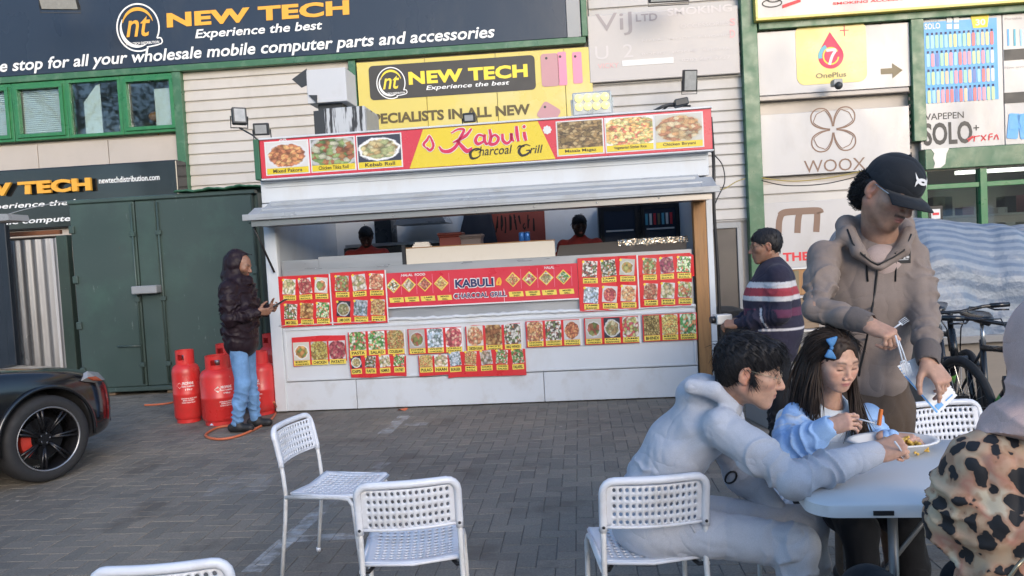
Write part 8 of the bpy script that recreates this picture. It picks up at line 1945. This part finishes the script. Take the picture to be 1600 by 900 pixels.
# ============ girl with the blue bow
def girl():
    sk = (0.54, 0.325, 0.235)
    P = Person((*pa(1290, 770, 3.15)[:2], 0), 'girl in pale blue sweatshirt with a blue hair bow, eating with a fork')
    nb = pa(1298, 632, 3.10); P.head(pa(1303, 562, 3.00), (0.22, -0.91, -0.34), (0.0, 0, 1), nb, 0.98, skin=sk, lip=(0.44, 0.18, 0.16), child=1.0, nr=0.042, brow=0.75)
    shR, elR, wrR = pa(1244, 650, 3.06), pa(1232, 706, 2.90), pa(1292, 668, 2.80); shL, elL, wrL = pa(1356, 652, 3.14), pa(1378, 704, 3.04), pa(1392, 684, 2.90)
    sp = [pa(1292, 775, 3.16), pa(1292, 735, 3.15), pa(1294, 692, 3.13), pa(1298, 655, 3.12), pa(1299, 632, 3.12)]
    lo, hi = bounds([*sp, shR, shL, elR, elL, wrR, wrL], 0.18); s = SDF(lo, hi, 0.0055)
    s.loft(sp, [0.135, 0.135, 0.140, 0.125, 0.060], [0.10, 0.10, 0.10, 0.085, 0.055], (0.90, 0.42, 0), 0)
    s.chain([shR, lerp(shR, elR, 0.5), elR], [0.062, 0.068, 0.062], 0.04); s.chain([elR, lerp(elR, wrR, 0.6), wrR], [0.062, 0.058, 0.038], 0.03); s.chain([shL, elL, wrL], [0.060, 0.058, 0.038], 0.04)
    s.cap(pa(1302, 610, 3.08), pa(1300, 630, 3.09), 0.05, 0.045, 0.008, 'sub')
    V, F = garment(s); N = vnormals(V, F); V = rumple(V, N, 0.008, (8, 8, 6), 21)
    for a, b, sd in ((shR, elR, 1), (elR, wrR, 2), (shL, elL, 3), (elL, wrL, 4)): V = crease(V, N, a, b, 0.066, 18, 0.0085, sd, 0.1, 1.0)
    def dseg(a, b): a, b = np.array(a), np.array(b); t = np.clip((V - a) @ (b - a) / ((b - a) @ (b - a)), 0, 1); return np.linalg.norm(V - a - t[:, None] * (b - a), axis=1)
    ds = np.minimum(np.minimum(dseg(shR, elR), dseg(elR, wrR)), np.minimum(dseg(shL, elL), dseg(elL, wrL))); dt = dseg(sp[1], sp[3])
    w = np.clip((0.078 - ds) / 0.008, 0, 1)[:, None]; edge = np.exp(-((ds - 0.082) / 0.006) ** 2)[:, None]
    C = A3(0.56, 0.62, 0.68) * (1 - w) + A3(0.30, 0.47, 0.74) * w; C = C * (1 - 0.7 * edge) + A3(0.16, 0.20, 0.30) * 0.7 * edge
    P.wear('sweatshirt', V, F, M('girl_top'), {'Col': C})
    d = unit(wrR - elR); c = SDF(*bounds([lerp(elR, wrR, 0.7), wrR], 0.08), 0.004); c.cap(lerp(elR, wrR, 0.80), wrR + d * 0.010, 0.046, 0.040, 0); c.cap(lerp(elR, wrR, 0.9), wrR + d * 0.06, 0.030, 0.032, 0.004, 'sub'); Vc, Fc = garment(c); P.wear('cuff', Vc, Fc, M('girl_top'), {'Col': np.tile(A3(0.32, 0.50, 0.76), (len(Vc), 1))})
    # long hair: crown, back curtain, front lengths
    def hs(s_):
        s_.ell((0, -0.016, 0.044), (0.084, 0.106, 0.083), 0); s_.ell((0, -0.06, -0.05), (0.082, 0.062, 0.11), 0.04); s_.ell((0, 0.112, -0.022), (0.062, 0.072, 0.094), 0.010, 'sub'); s_.ell((0, 0.10, 0.055), (0.034, 0.05, 0.03), 0.012, 'sub')
    hair_cap(P, 'hair', M('hair_brown'), hs, lambda Q: np.stack([1.3 * Q[:, 0] / 0.08, -0.5 - 4 * Q[:, 1], -0.9 + 0 * Q[:, 2]], 1), 1500, 0.09, 0.0016, 0.03, 0.012, 0.004, 0.12, 9, lambda V, N: (V[:, 1] < 0.045) & (V[:, 2] > -0.02))
    mb = MB(); rs = np.random.RandomState(4)
    def lock(p0, p1, p2, p3, r):
        P4 = [np.array(x) for x in (p0, p1, p2, p3)]; pts = []
        for k in range(9):
            t = k / 8; pts.append((1 - t) ** 3 * P4[0] + 3 * t * (1 - t) ** 2 * P4[1] + 3 * t * t * (1 - t) * P4[2] + t ** 3 * P4[3])
        mb.tube(pts, [r * (0.7 + 0.5 * math.sin(math.pi * k / 8)) * (1 - 0.75 * (k / 8) ** 4) for k in range(9)], 5, False)
    J = lambda a: a * rs.randn(3)
    for k in range(560):   # image-left curtain, over the shoulder and chest
        t = rs.rand(); a0 = rs.uniform(1.55, 3.0); root = P.hw((0.070 + 0.012 * rs.rand(), 0.008 - 0.10 * t, 0.03 + 0.03 * rs.rand()))
        end = pa(1238 + 38 * (1 - t) + 6 * rs.randn(), 650 + 14 * rs.randn() - 10 * t, 2.955 + 0.15 * t)
        lock(root, P.hw((0.092, 0.02 - 0.12 * t, -0.05)) + J(0.004), lerp(root, end, 0.6) + A3(-0.020 * t, 0.0, 0.02) + J(0.010), end, 0.0025)
    for k in range(260):    # image-right lengths, falling in front of the chest
        t = rs.rand(); root = P.hw((-0.072, 0.03 - 0.10 * t, 0.02 + 0.03 * rs.rand())); end = pa(1350 + 10 * rs.randn() - 6 * t, 690 + 12 * rs.randn(), 2.975 + 0.05 * t)
        lock(root, P.hw((-0.088, 0.03 - 0.10 * t, -0.06)) + J(0.003), pa(1342 + 5 * rs.randn(), 640, 2.985 + 0.04 * t) + J(0.004), end, 0.0022)
    P.part('long_hair', mb, M('hair_brown'))
    # bow
    bc = P.hw((0.064, 0.050, 0.085)); R = P.HR; mb = MB()
    for sg, ang in ((1, 0.5), (-1, 0.5)):
        pass
    for dz in (1, -1):
        rings = []
        for k in range(7):
            t = k / 6; w = 0.005 + 0.020 * t ** 0.8 * (1 if t < 0.9 else 0.8); cc = bc + A3(0.006 * dz * 0, -0.006 - 0.004 * math.sin(math.pi * t), 0) + A3(0.004 * dz - 0.006, 0, dz * (0.006 + 0.034 * t))
            rings.append([cc + A3(w * math.cos(q), 0.006 * math.sin(q) + 0.002 * math.sin(3 * q), 0.25 * w * math.cos(q) * dz) for q in [2 * math.pi * i / 10 for i in range(10)]])
        mb.loft(rings)
    mb.ball(tuple(bc + A3(-0.004, -0.008, 0)), (0.008, 0.007, 0.008), 8, 6); P.part('hair_bow', mb, M('bow_blue'))
    # trousers
    hp = [pa(1275, 772, 3.10), pa(1318, 772, 3.16)]; kn = [A3(1.22, 2.72, 0.50), A3(1.42, 2.78, 0.50)]; an = [A3(1.24, 2.70, 0.09), A3(1.50, 2.84, 0.09)]
    s = leg_cloth(hp, kn, an, (0.085, 0.064, 0.054, 0.045), 0.009); V, F = garment(s); N = vnormals(V, F); V = rumple(V, N, 0.005, (7, 7, 5), 31); P.wear('trousers', V, F, M('black_trouser')); shoes(P, an, [(0.2, -1), (0.4, -1)], 'shoe_black', 0.008)
    P.hand(wrR + d * 0.008, pa(1346, 655, 2.74) - wrR, (0.15, -0.75, 0.65), 'hold', sk, thumb=(0.85, 0.25, -0.5), scale=0.88); P.hand(wrL + unit(wrL - elL) * 0.008, (0.75, -0.6, 0.0), (0.1, -0.3, 0.9), 'relaxed', sk, left=True, scale=0.85)
    def bk(q): q.loft(sp, [0.10, 0.10, 0.10, 0.09, 0.04], [0.07, 0.07, 0.07, 0.06, 0.04], (0.9, 0.42, 0), 0); q.chain([shR, elR, wrR], [0.035, 0.03, 0.022], 0.03); q.chain([shL, elL, wrL], [0.035, 0.03, 0.022], 0.03); q.cap(hp[0], kn[0], 0.05, 0.04); q.cap(hp[1], kn[1], 0.05, 0.04); q.cap(kn[0], an[0], 0.035, 0.03); q.cap(kn[1], an[1], 0.035, 0.03); q.cap(hp[0], hp[1], 0.06); q.cap(nb, sp[3], 0.04)
    P.bulk(bk, *bounds([*sp, shR, shL, elR, elL, wrR, wrL, *an], 0.15), sk)
    P.finish(); return P
girl()
# ============ woman in headscarf, back to the camera
m, n, l, b = newmat('leopard')
oc = coord(n); wz = noise_n(n, l, 16, 3, oc); vm = n.new('ShaderNodeVectorMath'); vm.operation = 'MULTIPLY_ADD'; l.new(wz.outputs['Color'], vm.inputs[0]); vm.inputs[1].default_value = (0.055, 0.055, 0.07); l.new(oc, vm.inputs[2])
vo = n.new('ShaderNodeTexVoronoi'); vo.inputs['Scale'].default_value = 25; l.new(mapping(n, l, vm.outputs[0], (1, 1, 0.8)), vo.inputs['Vector'])
base = ramp_n(n, l, noise_n(n, l, 6, 3, oc).outputs[0], [(0.36, (0.50, 0.42, 0.29)), (0.50, (0.44, 0.30, 0.19)), (0.58, (0.40, 0.19, 0.13)), (0.66, (0.52, 0.45, 0.33))])
spot = ramp_n(n, l, vo.outputs['Distance'], [(0.44, 1.0), (0.47, 0.0)])
sc_ = n.new('ShaderNodeSeparateColor'); l.new(vo.outputs['Color'], sc_.inputs[0]); ring = math_n(n, l, 'MULTIPLY', spot, math_n(n, l, 'GREATER_THAN', sc_.outputs[0], 0.06))
base = mix_rgb(n, l, ramp_n(n, l, vo.outputs['Distance'], [(0.50, 0.6), (0.60, 0.0)]), base, (0.30, 0.15, 0.08))
l.new(mix_rgb(n, l, ring, base, (0.010, 0.010, 0.012)), b.inputs['Base Color']); b.inputs['Roughness'].default_value = 0.7; fz = noise_n(n, l, 300, 2, oc); bump_n(n, l, b, fz.outputs[0], 0.2, 0.002)
def woman():
    sk = (0.42, 0.25, 0.17)
    P = Person((*pa(1610, 900, 1.66)[:2], 0), 'woman in pink headscarf and leopard print top seated with her back to us', None)
    hc = pa(1664, 560, 1.68); nb = hc + A3(0, -0.02, -0.19); P.head(hc, (-0.25, 0.95, -0.2), (0, 0, 1), nb, 1.0, skin=sk, h=0.004)
    sp = [pa(1628, 1010, 1.70), pa(1622, 900, 1.69), pa(1618, 800, 1.69), pa(1622, 735, 1.69), pa(1636, 700, 1.69)]
    shL, elL, wrL = pa(1532, 722, 1.68), pa(1490, 815, 1.74), pa(1530, 800, 2.02); shR = shL + A3(0.36, 0.06, 0); elR = shR + A3(0.06, 0.12, -0.24); wrR = elR + A3(-0.1, 0.25, 0.06)
    lo, hi = bounds([*sp, shL, shR, elL, elR, wrL, wrR], 0.2); s = SDF(lo, hi, 0.006); s.loft(sp, [0.19, 0.175, 0.185, 0.175, 0.08], [0.13, 0.12, 0.125, 0.11, 0.07], (1, 0.15, 0), 0)
    s.chain([shL, lerp(shL, elL, 0.5), elL], [0.066, 0.066, 0.062], 0.05); s.chain([elL, wrL], [0.062, 0.042], 0.03); s.chain([shR, elR, wrR], [0.066, 0.06, 0.042], 0.05)
    V, F = garment(s); N = vnormals(V, F); V = rumple(V, N, 0.010, (9, 9, 6), 41); V = crease(V, N, shL, elL, 0.07, 18, 0.010, 2, 0.2, 1.0); V = crease(V, N, sp[0], sp[2], 0.2, 12, 0.008, 3); P.wear('leopard_top', V, F, M('leopard'))
    # headscarf: wrapped head, cape over the shoulders
    s = SDF(*bounds([hc, shL, shR, hc + A3(0, 0, -0.36)], 0.22), 0.006)
    s.ell(hc + A3(0, -0.012, 0.022), (0.116, 0.138, 0.138), 0); s.ell(hc + A3(0.0, -0.03, -0.075), (0.108, 0.122, 0.12), 0.05); s.loft([hc + A3(0, -0.025, -0.10), hc + A3(-0.01, -0.02, -0.155), hc + A3(-0.02, -0.01, -0.195), hc + A3(-0.02, 0.0, -0.245)], [0.100, 0.118, 0.175, 0.225], [0.10, 0.112, 0.14, 0.155], (1, 0.15, 0), 0.04)
    s.plane_cut(hc + A3(0, 0, -0.232), (-0.32, -0.30, -0.9)); s.ell(hc + A3(-0.03, 0.13, 0.0), (0.075, 0.07, 0.10), 0.02, 'sub')
    V, F = garment(s, 2); N = vnormals(V, F); q = (V - hc); ph = q[:, 2] * 16 + 7 * q[:, 0] + 1.2 * vnoise(V * 7); fold = 1 - 1.7 * np.abs(np.sin(np.pi * ph * 0.55)); V = V + N * (0.006 * fold * np.clip((0.02 - q[:, 2]) / 0.1, 0.15, 1))[:, None]; V = rumple(V, N, 0.004, (8, 8, 5), 44); P.wear('headscarf', V, F, M('scarf'))
    hp = [sp[0] + A3(-0.1, 0.02, 0.0), sp[0] + A3(0.1, 0.04, 0)]; hp = [A3(x[0], x[1], 0.53) for x in hp]; kn = [hp[0] + A3(-0.09, 0.42, 0.0), hp[1] + A3(0.02, 0.42, 0.0)]; an = [A3(kn[0][0] - 0.02, kn[0][1], 0.09), A3(kn[1][0], kn[1][1], 0.09)]
    s = leg_cloth(hp, kn, an, (0.10, 0.08, 0.07, 0.06), 0.010); V, F = garment(s); N = vnormals(V, F); V = rumple(V, N, 0.006, (7, 7, 5), 51); P.wear('trousers', V, F, M('black_trouser')); shoes(P, an, [(0, 1), (0, 1)], 'shoe_black', 0.01)
    P.hand(wrL, (0.3, 0.9, -0.1), (-0.1, -0.2, 0.9), 'relaxed', sk, left=True, h=0.004); P.hand(wrR, (-0.3, 0.9, -0.1), (0.1, -0.2, 0.9), 'relaxed', sk, h=0.004)
    def bk(q): q.loft(sp, [0.13] * 4 + [0.05], [0.09] * 4 + [0.05], (1, 0.15, 0), 0); q.cap(nb, sp[3], 0.05); q.chain([shL, elL, wrL], [0.04, 0.035, 0.025]); q.chain([shR, elR, wrR], [0.04, 0.035, 0.025]); q.cap(hp[0], hp[1], 0.08); q.cap(hp[0], kn[0], 0.07, 0.05); q.cap(hp[1], kn[1], 0.07, 0.05)
    P.bulk(bk, *bounds([*sp, shL, shR, elL, elR, wrL, wrR, *kn], 0.15), sk)
    mb = MB(); mb.tube([pa(1600, 872, 1.52), pa(1588, 886, 1.52), pa(1575, 905, 1.52), pa(1566, 930, 1.53)], 0.004, 6); P.part('bag_chain', mb, M('gold_wire'))
    P.finish()
    b_ = gnd(1640, 960, 0.0); chair(sp[0][0], sp[0][1] + 0.05, 8, 'chair hidden under the woman in the headscarf')
woman()
chair(pa(1285, 770, 3.2)[0] - 0.02, 3.24, 150, 'chair under the girl with the blue bow')
# ============ standing figures further back
def standing(label, x, y, fwd, hgt, sk, top, legs, head_kw, px=None, arms='phone', h=0.009, topfn=None, hairfn=None, belly=0.0, hood=None, legm='denim', group=None, shoe_m='shoe_black'):
    f = unit(A3(fwd[0], fwd[1], 0)); r = A3(f[1], -f[0], 0); B = A3(x, y, 0); k = hgt / 1.75
    L = lambda a, b, c: B + r * a * k + f * b * k + A3(0, 0, c * k)
    P = Person(B, label, group); hd = L(0, 0.05, 1.615); P.head(hd, unit(f * 0.93 + A3(0, 0, head_kw.pop('pitch', -0.25))), (0, 0, 1), L(0, 0, 1.46), k * head_kw.pop('hs', 1.0), skin=sk, h=0.0045, **head_kw)
    sp = [L(0, 0, 0.86), L(0, 0.0 + belly * 0.4, 1.0), L(0, 0.01 + belly * 0.3, 1.22), L(0, 0, 1.38), L(0, 0, 1.47)]; sh = [L(s_ * 0.20, 0, 1.40) for s_ in (1, -1)]
    if arms == 'phone': el = [L(0.24, 0.02, 1.12), L(-0.24, 0.02, 1.12)]; wr = [L(0.15, 0.26, 1.16), L(-0.10, 0.26, 1.18)]
    elif arms == 'camera': el = [L(0.26, 0.0, 1.13), L(-0.26, 0.0, 1.13)]; wr = [L(0.12, 0.26, 1.05), L(-0.08, 0.28, 1.05)]
    else: el = [L(0.26, 0.03, 1.13), L(-0.26, 0.03, 1.13)]; wr = [L(0.22, 0.22, 1.02), L(-0.22, 0.22, 1.02)]
    s = SDF(*bounds([*sp, *sh, *el, *wr, hd], 0.24), h); w_, d_, a_ = top['w'], top['d'], top['a']
    s.loft(sp, [0.175 * w_, 0.18 * w_, 0.195 * w_, 0.185 * w_, 0.08], [0.125 * d_, (0.125 + belly) * d_, (0.13 + belly * 0.6) * d_, 0.11 * d_, 0.07], r, 0)
    for i in (0, 1): s.chain([sh[i], lerp(sh[i], el[i], 0.5), el[i]], [0.072 * a_, 0.066 * a_, 0.058 * a_], 0.04); s.chain([el[i], lerp(el[i], wr[i], 0.6), wr[i]], [0.058 * a_, 0.05 * a_, 0.040], 0.03)
    if hood: hood(s, L)
    V, F = garment(s); N = vnormals(V, F); V = rumple(V, N, 0.008, (7, 7, 5), 61)
    for i in (0, 1): V = crease(V, N, sh[i], el[i], 0.075, top.get('q', 16), top.get('amp', 0.010), i, 0.1, 1.0); V = crease(V, N, el[i], wr[i], 0.065, top.get('q', 16), top.get('amp', 0.010), i + 4, 0.0, 0.95)
    if top.get('puff'): V = crease(V, N, sp[0], sp[4], 0.24, 11, 0.016, 9)
    P.wear(top['name'], V, F, M(top['m']), topfn(V, L, sh, el, wr) if topfn else None)
    hp = [L(0.09, 0, 0.88), L(-0.09, 0, 0.88)]; kn = [L(0.10, legs[0], 0.48), L(-0.10, legs[1], 0.48)]; an = [L(0.11, legs[2], 0.09), L(-0.11, legs[3], 0.09)]
    s = leg_cloth(hp, kn, an, (0.095, 0.072, 0.062, 0.055), h); V, F = garment(s); N = vnormals(V, F); V = rumple(V, N, 0.007, (7, 7, 4), 71)
    for i in (0, 1): V = crease(V, N, kn[i], an[i], 0.07, 14, 0.010, i, 0.1, 1.1)
    P.wear('trousers', V, F, M(legm)); shoes(P, an, [f, f], shoe_m, 0.008)
    bh = A3(0, 0, 0.8) if arms != 'phone' else A3(0, 0, -0.4)
    P.hand(wr[0], f * 0.9 - r * 0.35, r * 0.7 + bh, 'hold', sk, h=0.004, scale=1.05 * k); P.hand(wr[1], f * 0.9 + r * 0.35, -r * 0.7 + bh, 'hold', sk, left=True, h=0.004, scale=1.05 * k)
    def bk(q): q.loft(sp, [0.12] * 4 + [0.05], [0.08] * 4 + [0.05], r, 0); q.cap(L(0, 0, 1.46), sp[3], 0.05); [q.chain([sh[i], el[i], wr[i]], [0.04, 0.035, 0.025]) for i in (0, 1)]; q.cap(hp[0], hp[1], 0.07); [q.chain([hp[i], kn[i], an[i]], [0.06, 0.045, 0.03]) for i in (0, 1)]
    P.bulk(bk, *bounds([*sp, *sh, *el, *wr, *an], 0.15), sk, 0.016)
    if hairfn: hairfn(P)
    P.finish(); return P, L
def short_hair(P, back=0.0, mat='hair_black', seed=3):
    def hs(s_):
        s_.ell((0, -0.014, 0.042), (0.083, 0.105, 0.083), 0); s_.ell((0, -0.05, 0.0), (0.076, 0.06, 0.065), 0.03); s_.ell((0, 0.118, -0.01), (0.055, 0.055, 0.07), 0.01, 'sub'); s_.ell((0, 0.05, -0.095), (0.1, 0.09, 0.08), 0.01, 'sub')
        for g in (-1, 1): s_.ell((g * 0.088, -0.004, -0.012), (0.016, 0.022, 0.030), 0.006, 'sub')
    hair_cap(P, 'hair', M(mat), hs, lambda Q: np.stack([Q[:, 0] * 9, 0.2 + 0 * Q[:, 1], -0.6 - 0 * Q[:, 2]], 1), 200, 0.035, 0.004, 0.05, 0.04, 0.006, 0.1, seed, None, 4)
def hood_fn(s, L):
    s.ell(L(0, 0.0, 1.635), (0.125, 0.125, 0.150), 0.03); s.ell(L(0, -0.03, 1.52), (0.13, 0.12, 0.09), 0.05); s.cap(L(0, 0.05, 1.74), L(0, 0.155, 1.715), 0.045, 0.020, 0.03, flat=((0, 0, 1), 0.5)); s.ell(L(0, 0.135, 1.60), (0.085, 0.10, 0.105), 0.02, 'sub'); s.chain([L(0.09, 0.06, 1.48), L(0, 0.11, 1.465), L(-0.09, 0.06, 1.48)], [0.045, 0.045, 0.045], 0.03)
g_ = gnd(388, 672)
P_, L_ = standing('man in dark hooded puffer jacket and blue jeans beside the kiosk, holding a phone', g_.x - 0.02, g_.y + 0.04, (0.95, -0.10), 1.74, (0.25, 0.13, 0.085), dict(name='puffer_jacket', m='puffer', w=1.18, d=1.22, a=1.22, amp=0.015, q=11, puff=True), (0.03, 0.0, -0.05, 0.04), dict(beard=2, pitch=-0.34), arms='phone', hood=hood_fn)
ph = empty('mobile_phone', L_(0.02, 0.37, 1.20), math.atan2(-0.1, 0.95), 'mobile phone held by the hooded man', 'phone'); MB().box(-0.005, 0.14, -0.036, 0.036, -0.004, 0.004, Matrix.Rotation(rad(-28), 4, 'Y')).build('phone_case', M('black_metal'), ph, bevel=0.003); MB().box(0.0, 0.135, -0.032, 0.032, 0.0045, 0.0055, Matrix.Rotation(rad(-28), 4, 'Y')).build('phone_screen', M('teal_print'), ph)
for i, q in enumerate(((0.11, -0.05), (-0.11, 0.04))):
    p = L_(q[0], q[1] + 0.03, 0.05); 
def stripes(V, L, sh, el, wr):
    z = (V[:, 2] - L(0, 0, 0)[2]) / (L(0, 0, 1)[2]); C = np.tile(A3(0.028, 0.026, 0.045), (len(V), 1))
    # sleeves: measure down the sleeve instead of by height
    zz = z.copy()
    for i in (0, 1):
        a, b, c = sh[i], el[i], wr[i]; t = np.clip((V - a) @ (b - a) / ((b - a) @ (b - a)), 0, 1); d1 = np.linalg.norm(V - a - t[:, None] * (b - a), axis=1); u = np.clip((V - b) @ (c - b) / ((c - b) @ (c - b)), 0, 1); d2 = np.linalg.norm(V - b - u[:, None] * (c - b), axis=1)
        far = (d2 < d1) & (d2 < 0.075); zz = np.where(far, 1.10 - 0.25 * u, zz)
    for lo, hi, c in ((1.315, 1.355, (0.52, 0.50, 0.50)), (1.255, 1.315, (0.30, 0.045, 0.06)), (1.22, 1.255, (0.52, 0.50, 0.50)), (1.105, 1.165, (0.11, 0.035, 0.07)), (1.005, 1.018, (0.5, 0.48, 0.5))):
        m_ = (zz > lo) & (zz < hi); C[m_] = c
    return {'Col': C}
q_ = pa(1203, 392, 5.3)
P_, L_ = standing('older man in navy striped jumper facing left, holding a small camera', q_[0] + 0.02, 5.3, (-0.95, 0.18), 1.66, (0.27, 0.145, 0.095), dict(name='striped_jumper', m='striped_knit', w=1.16, d=1.15, a=1.12, amp=0.008), (0, 0, 0, 0.03), dict(pitch=-0.12, hs=1.06), arms='camera', topfn=stripes, hairfn=lambda P: (short_hair(P, seed=6), glasses(P, M('gold_wire'))), belly=0.05, h=0.008, legm='black_trouser')
cm = empty('small_camera', L_(0.02, 0.38, 1.08), 0.2, 'small silver camera in the hands of the man in the striped jumper', 'camera'); MB().box(-0.06, 0.06, -0.04, 0.04, -0.035, 0.035).build('camera_body', M('alu'), cm, bevel=0.008, seg=2); MB().lathe([(0.026, 0), (0.026, 0.03), (0.02, 0.032), (0, 0.03)], 16, Matrix.Translation((-0.06, 0, 0)) @ Matrix.Rotation(rad(-90), 4, 'Y')).build('lens', M('black_metal'), cm, smooth=True)
a1 = KF.pt(*(lambda u: (u, 1.1, 0.08))(KF(572, 370, 1.1)[0])); a2 = KF.pt(*(lambda u: (u, 1.15, 0.08))(KF(905, 360, 1.15)[0]))
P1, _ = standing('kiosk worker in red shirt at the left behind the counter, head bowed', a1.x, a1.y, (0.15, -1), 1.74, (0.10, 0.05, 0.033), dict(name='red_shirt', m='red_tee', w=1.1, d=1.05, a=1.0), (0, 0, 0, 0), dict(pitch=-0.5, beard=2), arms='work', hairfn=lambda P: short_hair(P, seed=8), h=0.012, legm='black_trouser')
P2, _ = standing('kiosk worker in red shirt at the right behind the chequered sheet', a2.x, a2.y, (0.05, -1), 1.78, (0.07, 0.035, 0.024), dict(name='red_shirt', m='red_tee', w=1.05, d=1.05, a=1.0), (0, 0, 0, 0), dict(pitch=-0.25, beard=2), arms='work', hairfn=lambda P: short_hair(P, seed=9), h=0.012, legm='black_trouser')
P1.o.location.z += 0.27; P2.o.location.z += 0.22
# ------------------------------------------------------------------ food on the table
pmat('tray_white', (0.66, 0.66, 0.65), 0.5, var=0.03); pmat('chip_yellow', (0.62, 0.40, 0.08), 0.5, var=0.2, scale=30, rnd=0.35); pmat('chip_orange', (0.60, 0.16, 0.03), 0.45, var=0.2)
tc = gnd(1395, 706, TH); tr = empty('food_tray', (tc.x, tc.y, TH + 0.001), TA, 'white oval takeaway tray of chips under the boy\'s hand', 'tray'); tr.scale = (1.18, 1.18, 1.25)
mb = MB(); rings = []
for r, z in ((0.62, 0.0), (0.66, 0.0), (0.90, 0.032), (1.0, 0.036), (1.02, 0.034), (0.98, 0.040), (0.88, 0.036), (0.64, 0.005)):
    rings.append([(0.135 * r * math.cos(t) * (1 + 0.03 * math.cos(4 * t)), 0.095 * r * math.sin(t), z) for t in [2 * math.pi * k / 40 for k in range(40)]])
mb.loft(rings); mb.build('tray', M('tray_white'), tr, smooth=True); MB().box(-0.004, 0.004, -0.07, 0.07, 0.006, 0.028).build('divider', M('tray_white'), tr, bevel=0.003)
cs = empty('chips_heap', (tc.x, tc.y, TH), TA, 'heap of yellow chips in the white tray', 'chips'); r_ = random.Random(6)
cm_ = MB().box(-0.024, 0.024, -0.0042, 0.0042, -0.0042, 0.0042).mesh(M('chip_yellow'), bevel=0.0015, name='chip')
for k in range(95):
    rr_ = 0.088 * math.sqrt(r_.random()); t = r_.uniform(0, 6.28); link('chip', cm_, cs, (0.022 + rr_ * math.cos(t), 0.75 * rr_ * math.sin(t), 0.012 + 0.040 * r_.random() * max(0.1, 1 - (rr_ / 0.095) ** 2)), (r_.uniform(-.5, .5), r_.uniform(-.5, .5), r_.uniform(0, 3.1)))
fork(pa(1342, 655, 2.745), pa(1378, 664, 2.70), (0, -1, 0.3), 'clear fork in the girl\'s hand with an orange chip'); fork(pa(1398, 690, 2.47), pa(1416, 716, 2.50), (0, -1, 0.3), 'clear fork in the boy\'s fist over the tray')
oc_ = MB().box(-0.0065, 0.0065, -0.006, 0.006, -0.030, 0.030).build('orange_chip', M('chip_orange'), bevel=0.002, loc=pa(1375, 652, 2.70), rot=(0.1, 0.12, 0.3)); tag(oc_, 'orange chip speared on the girl\'s fork', 'chip')
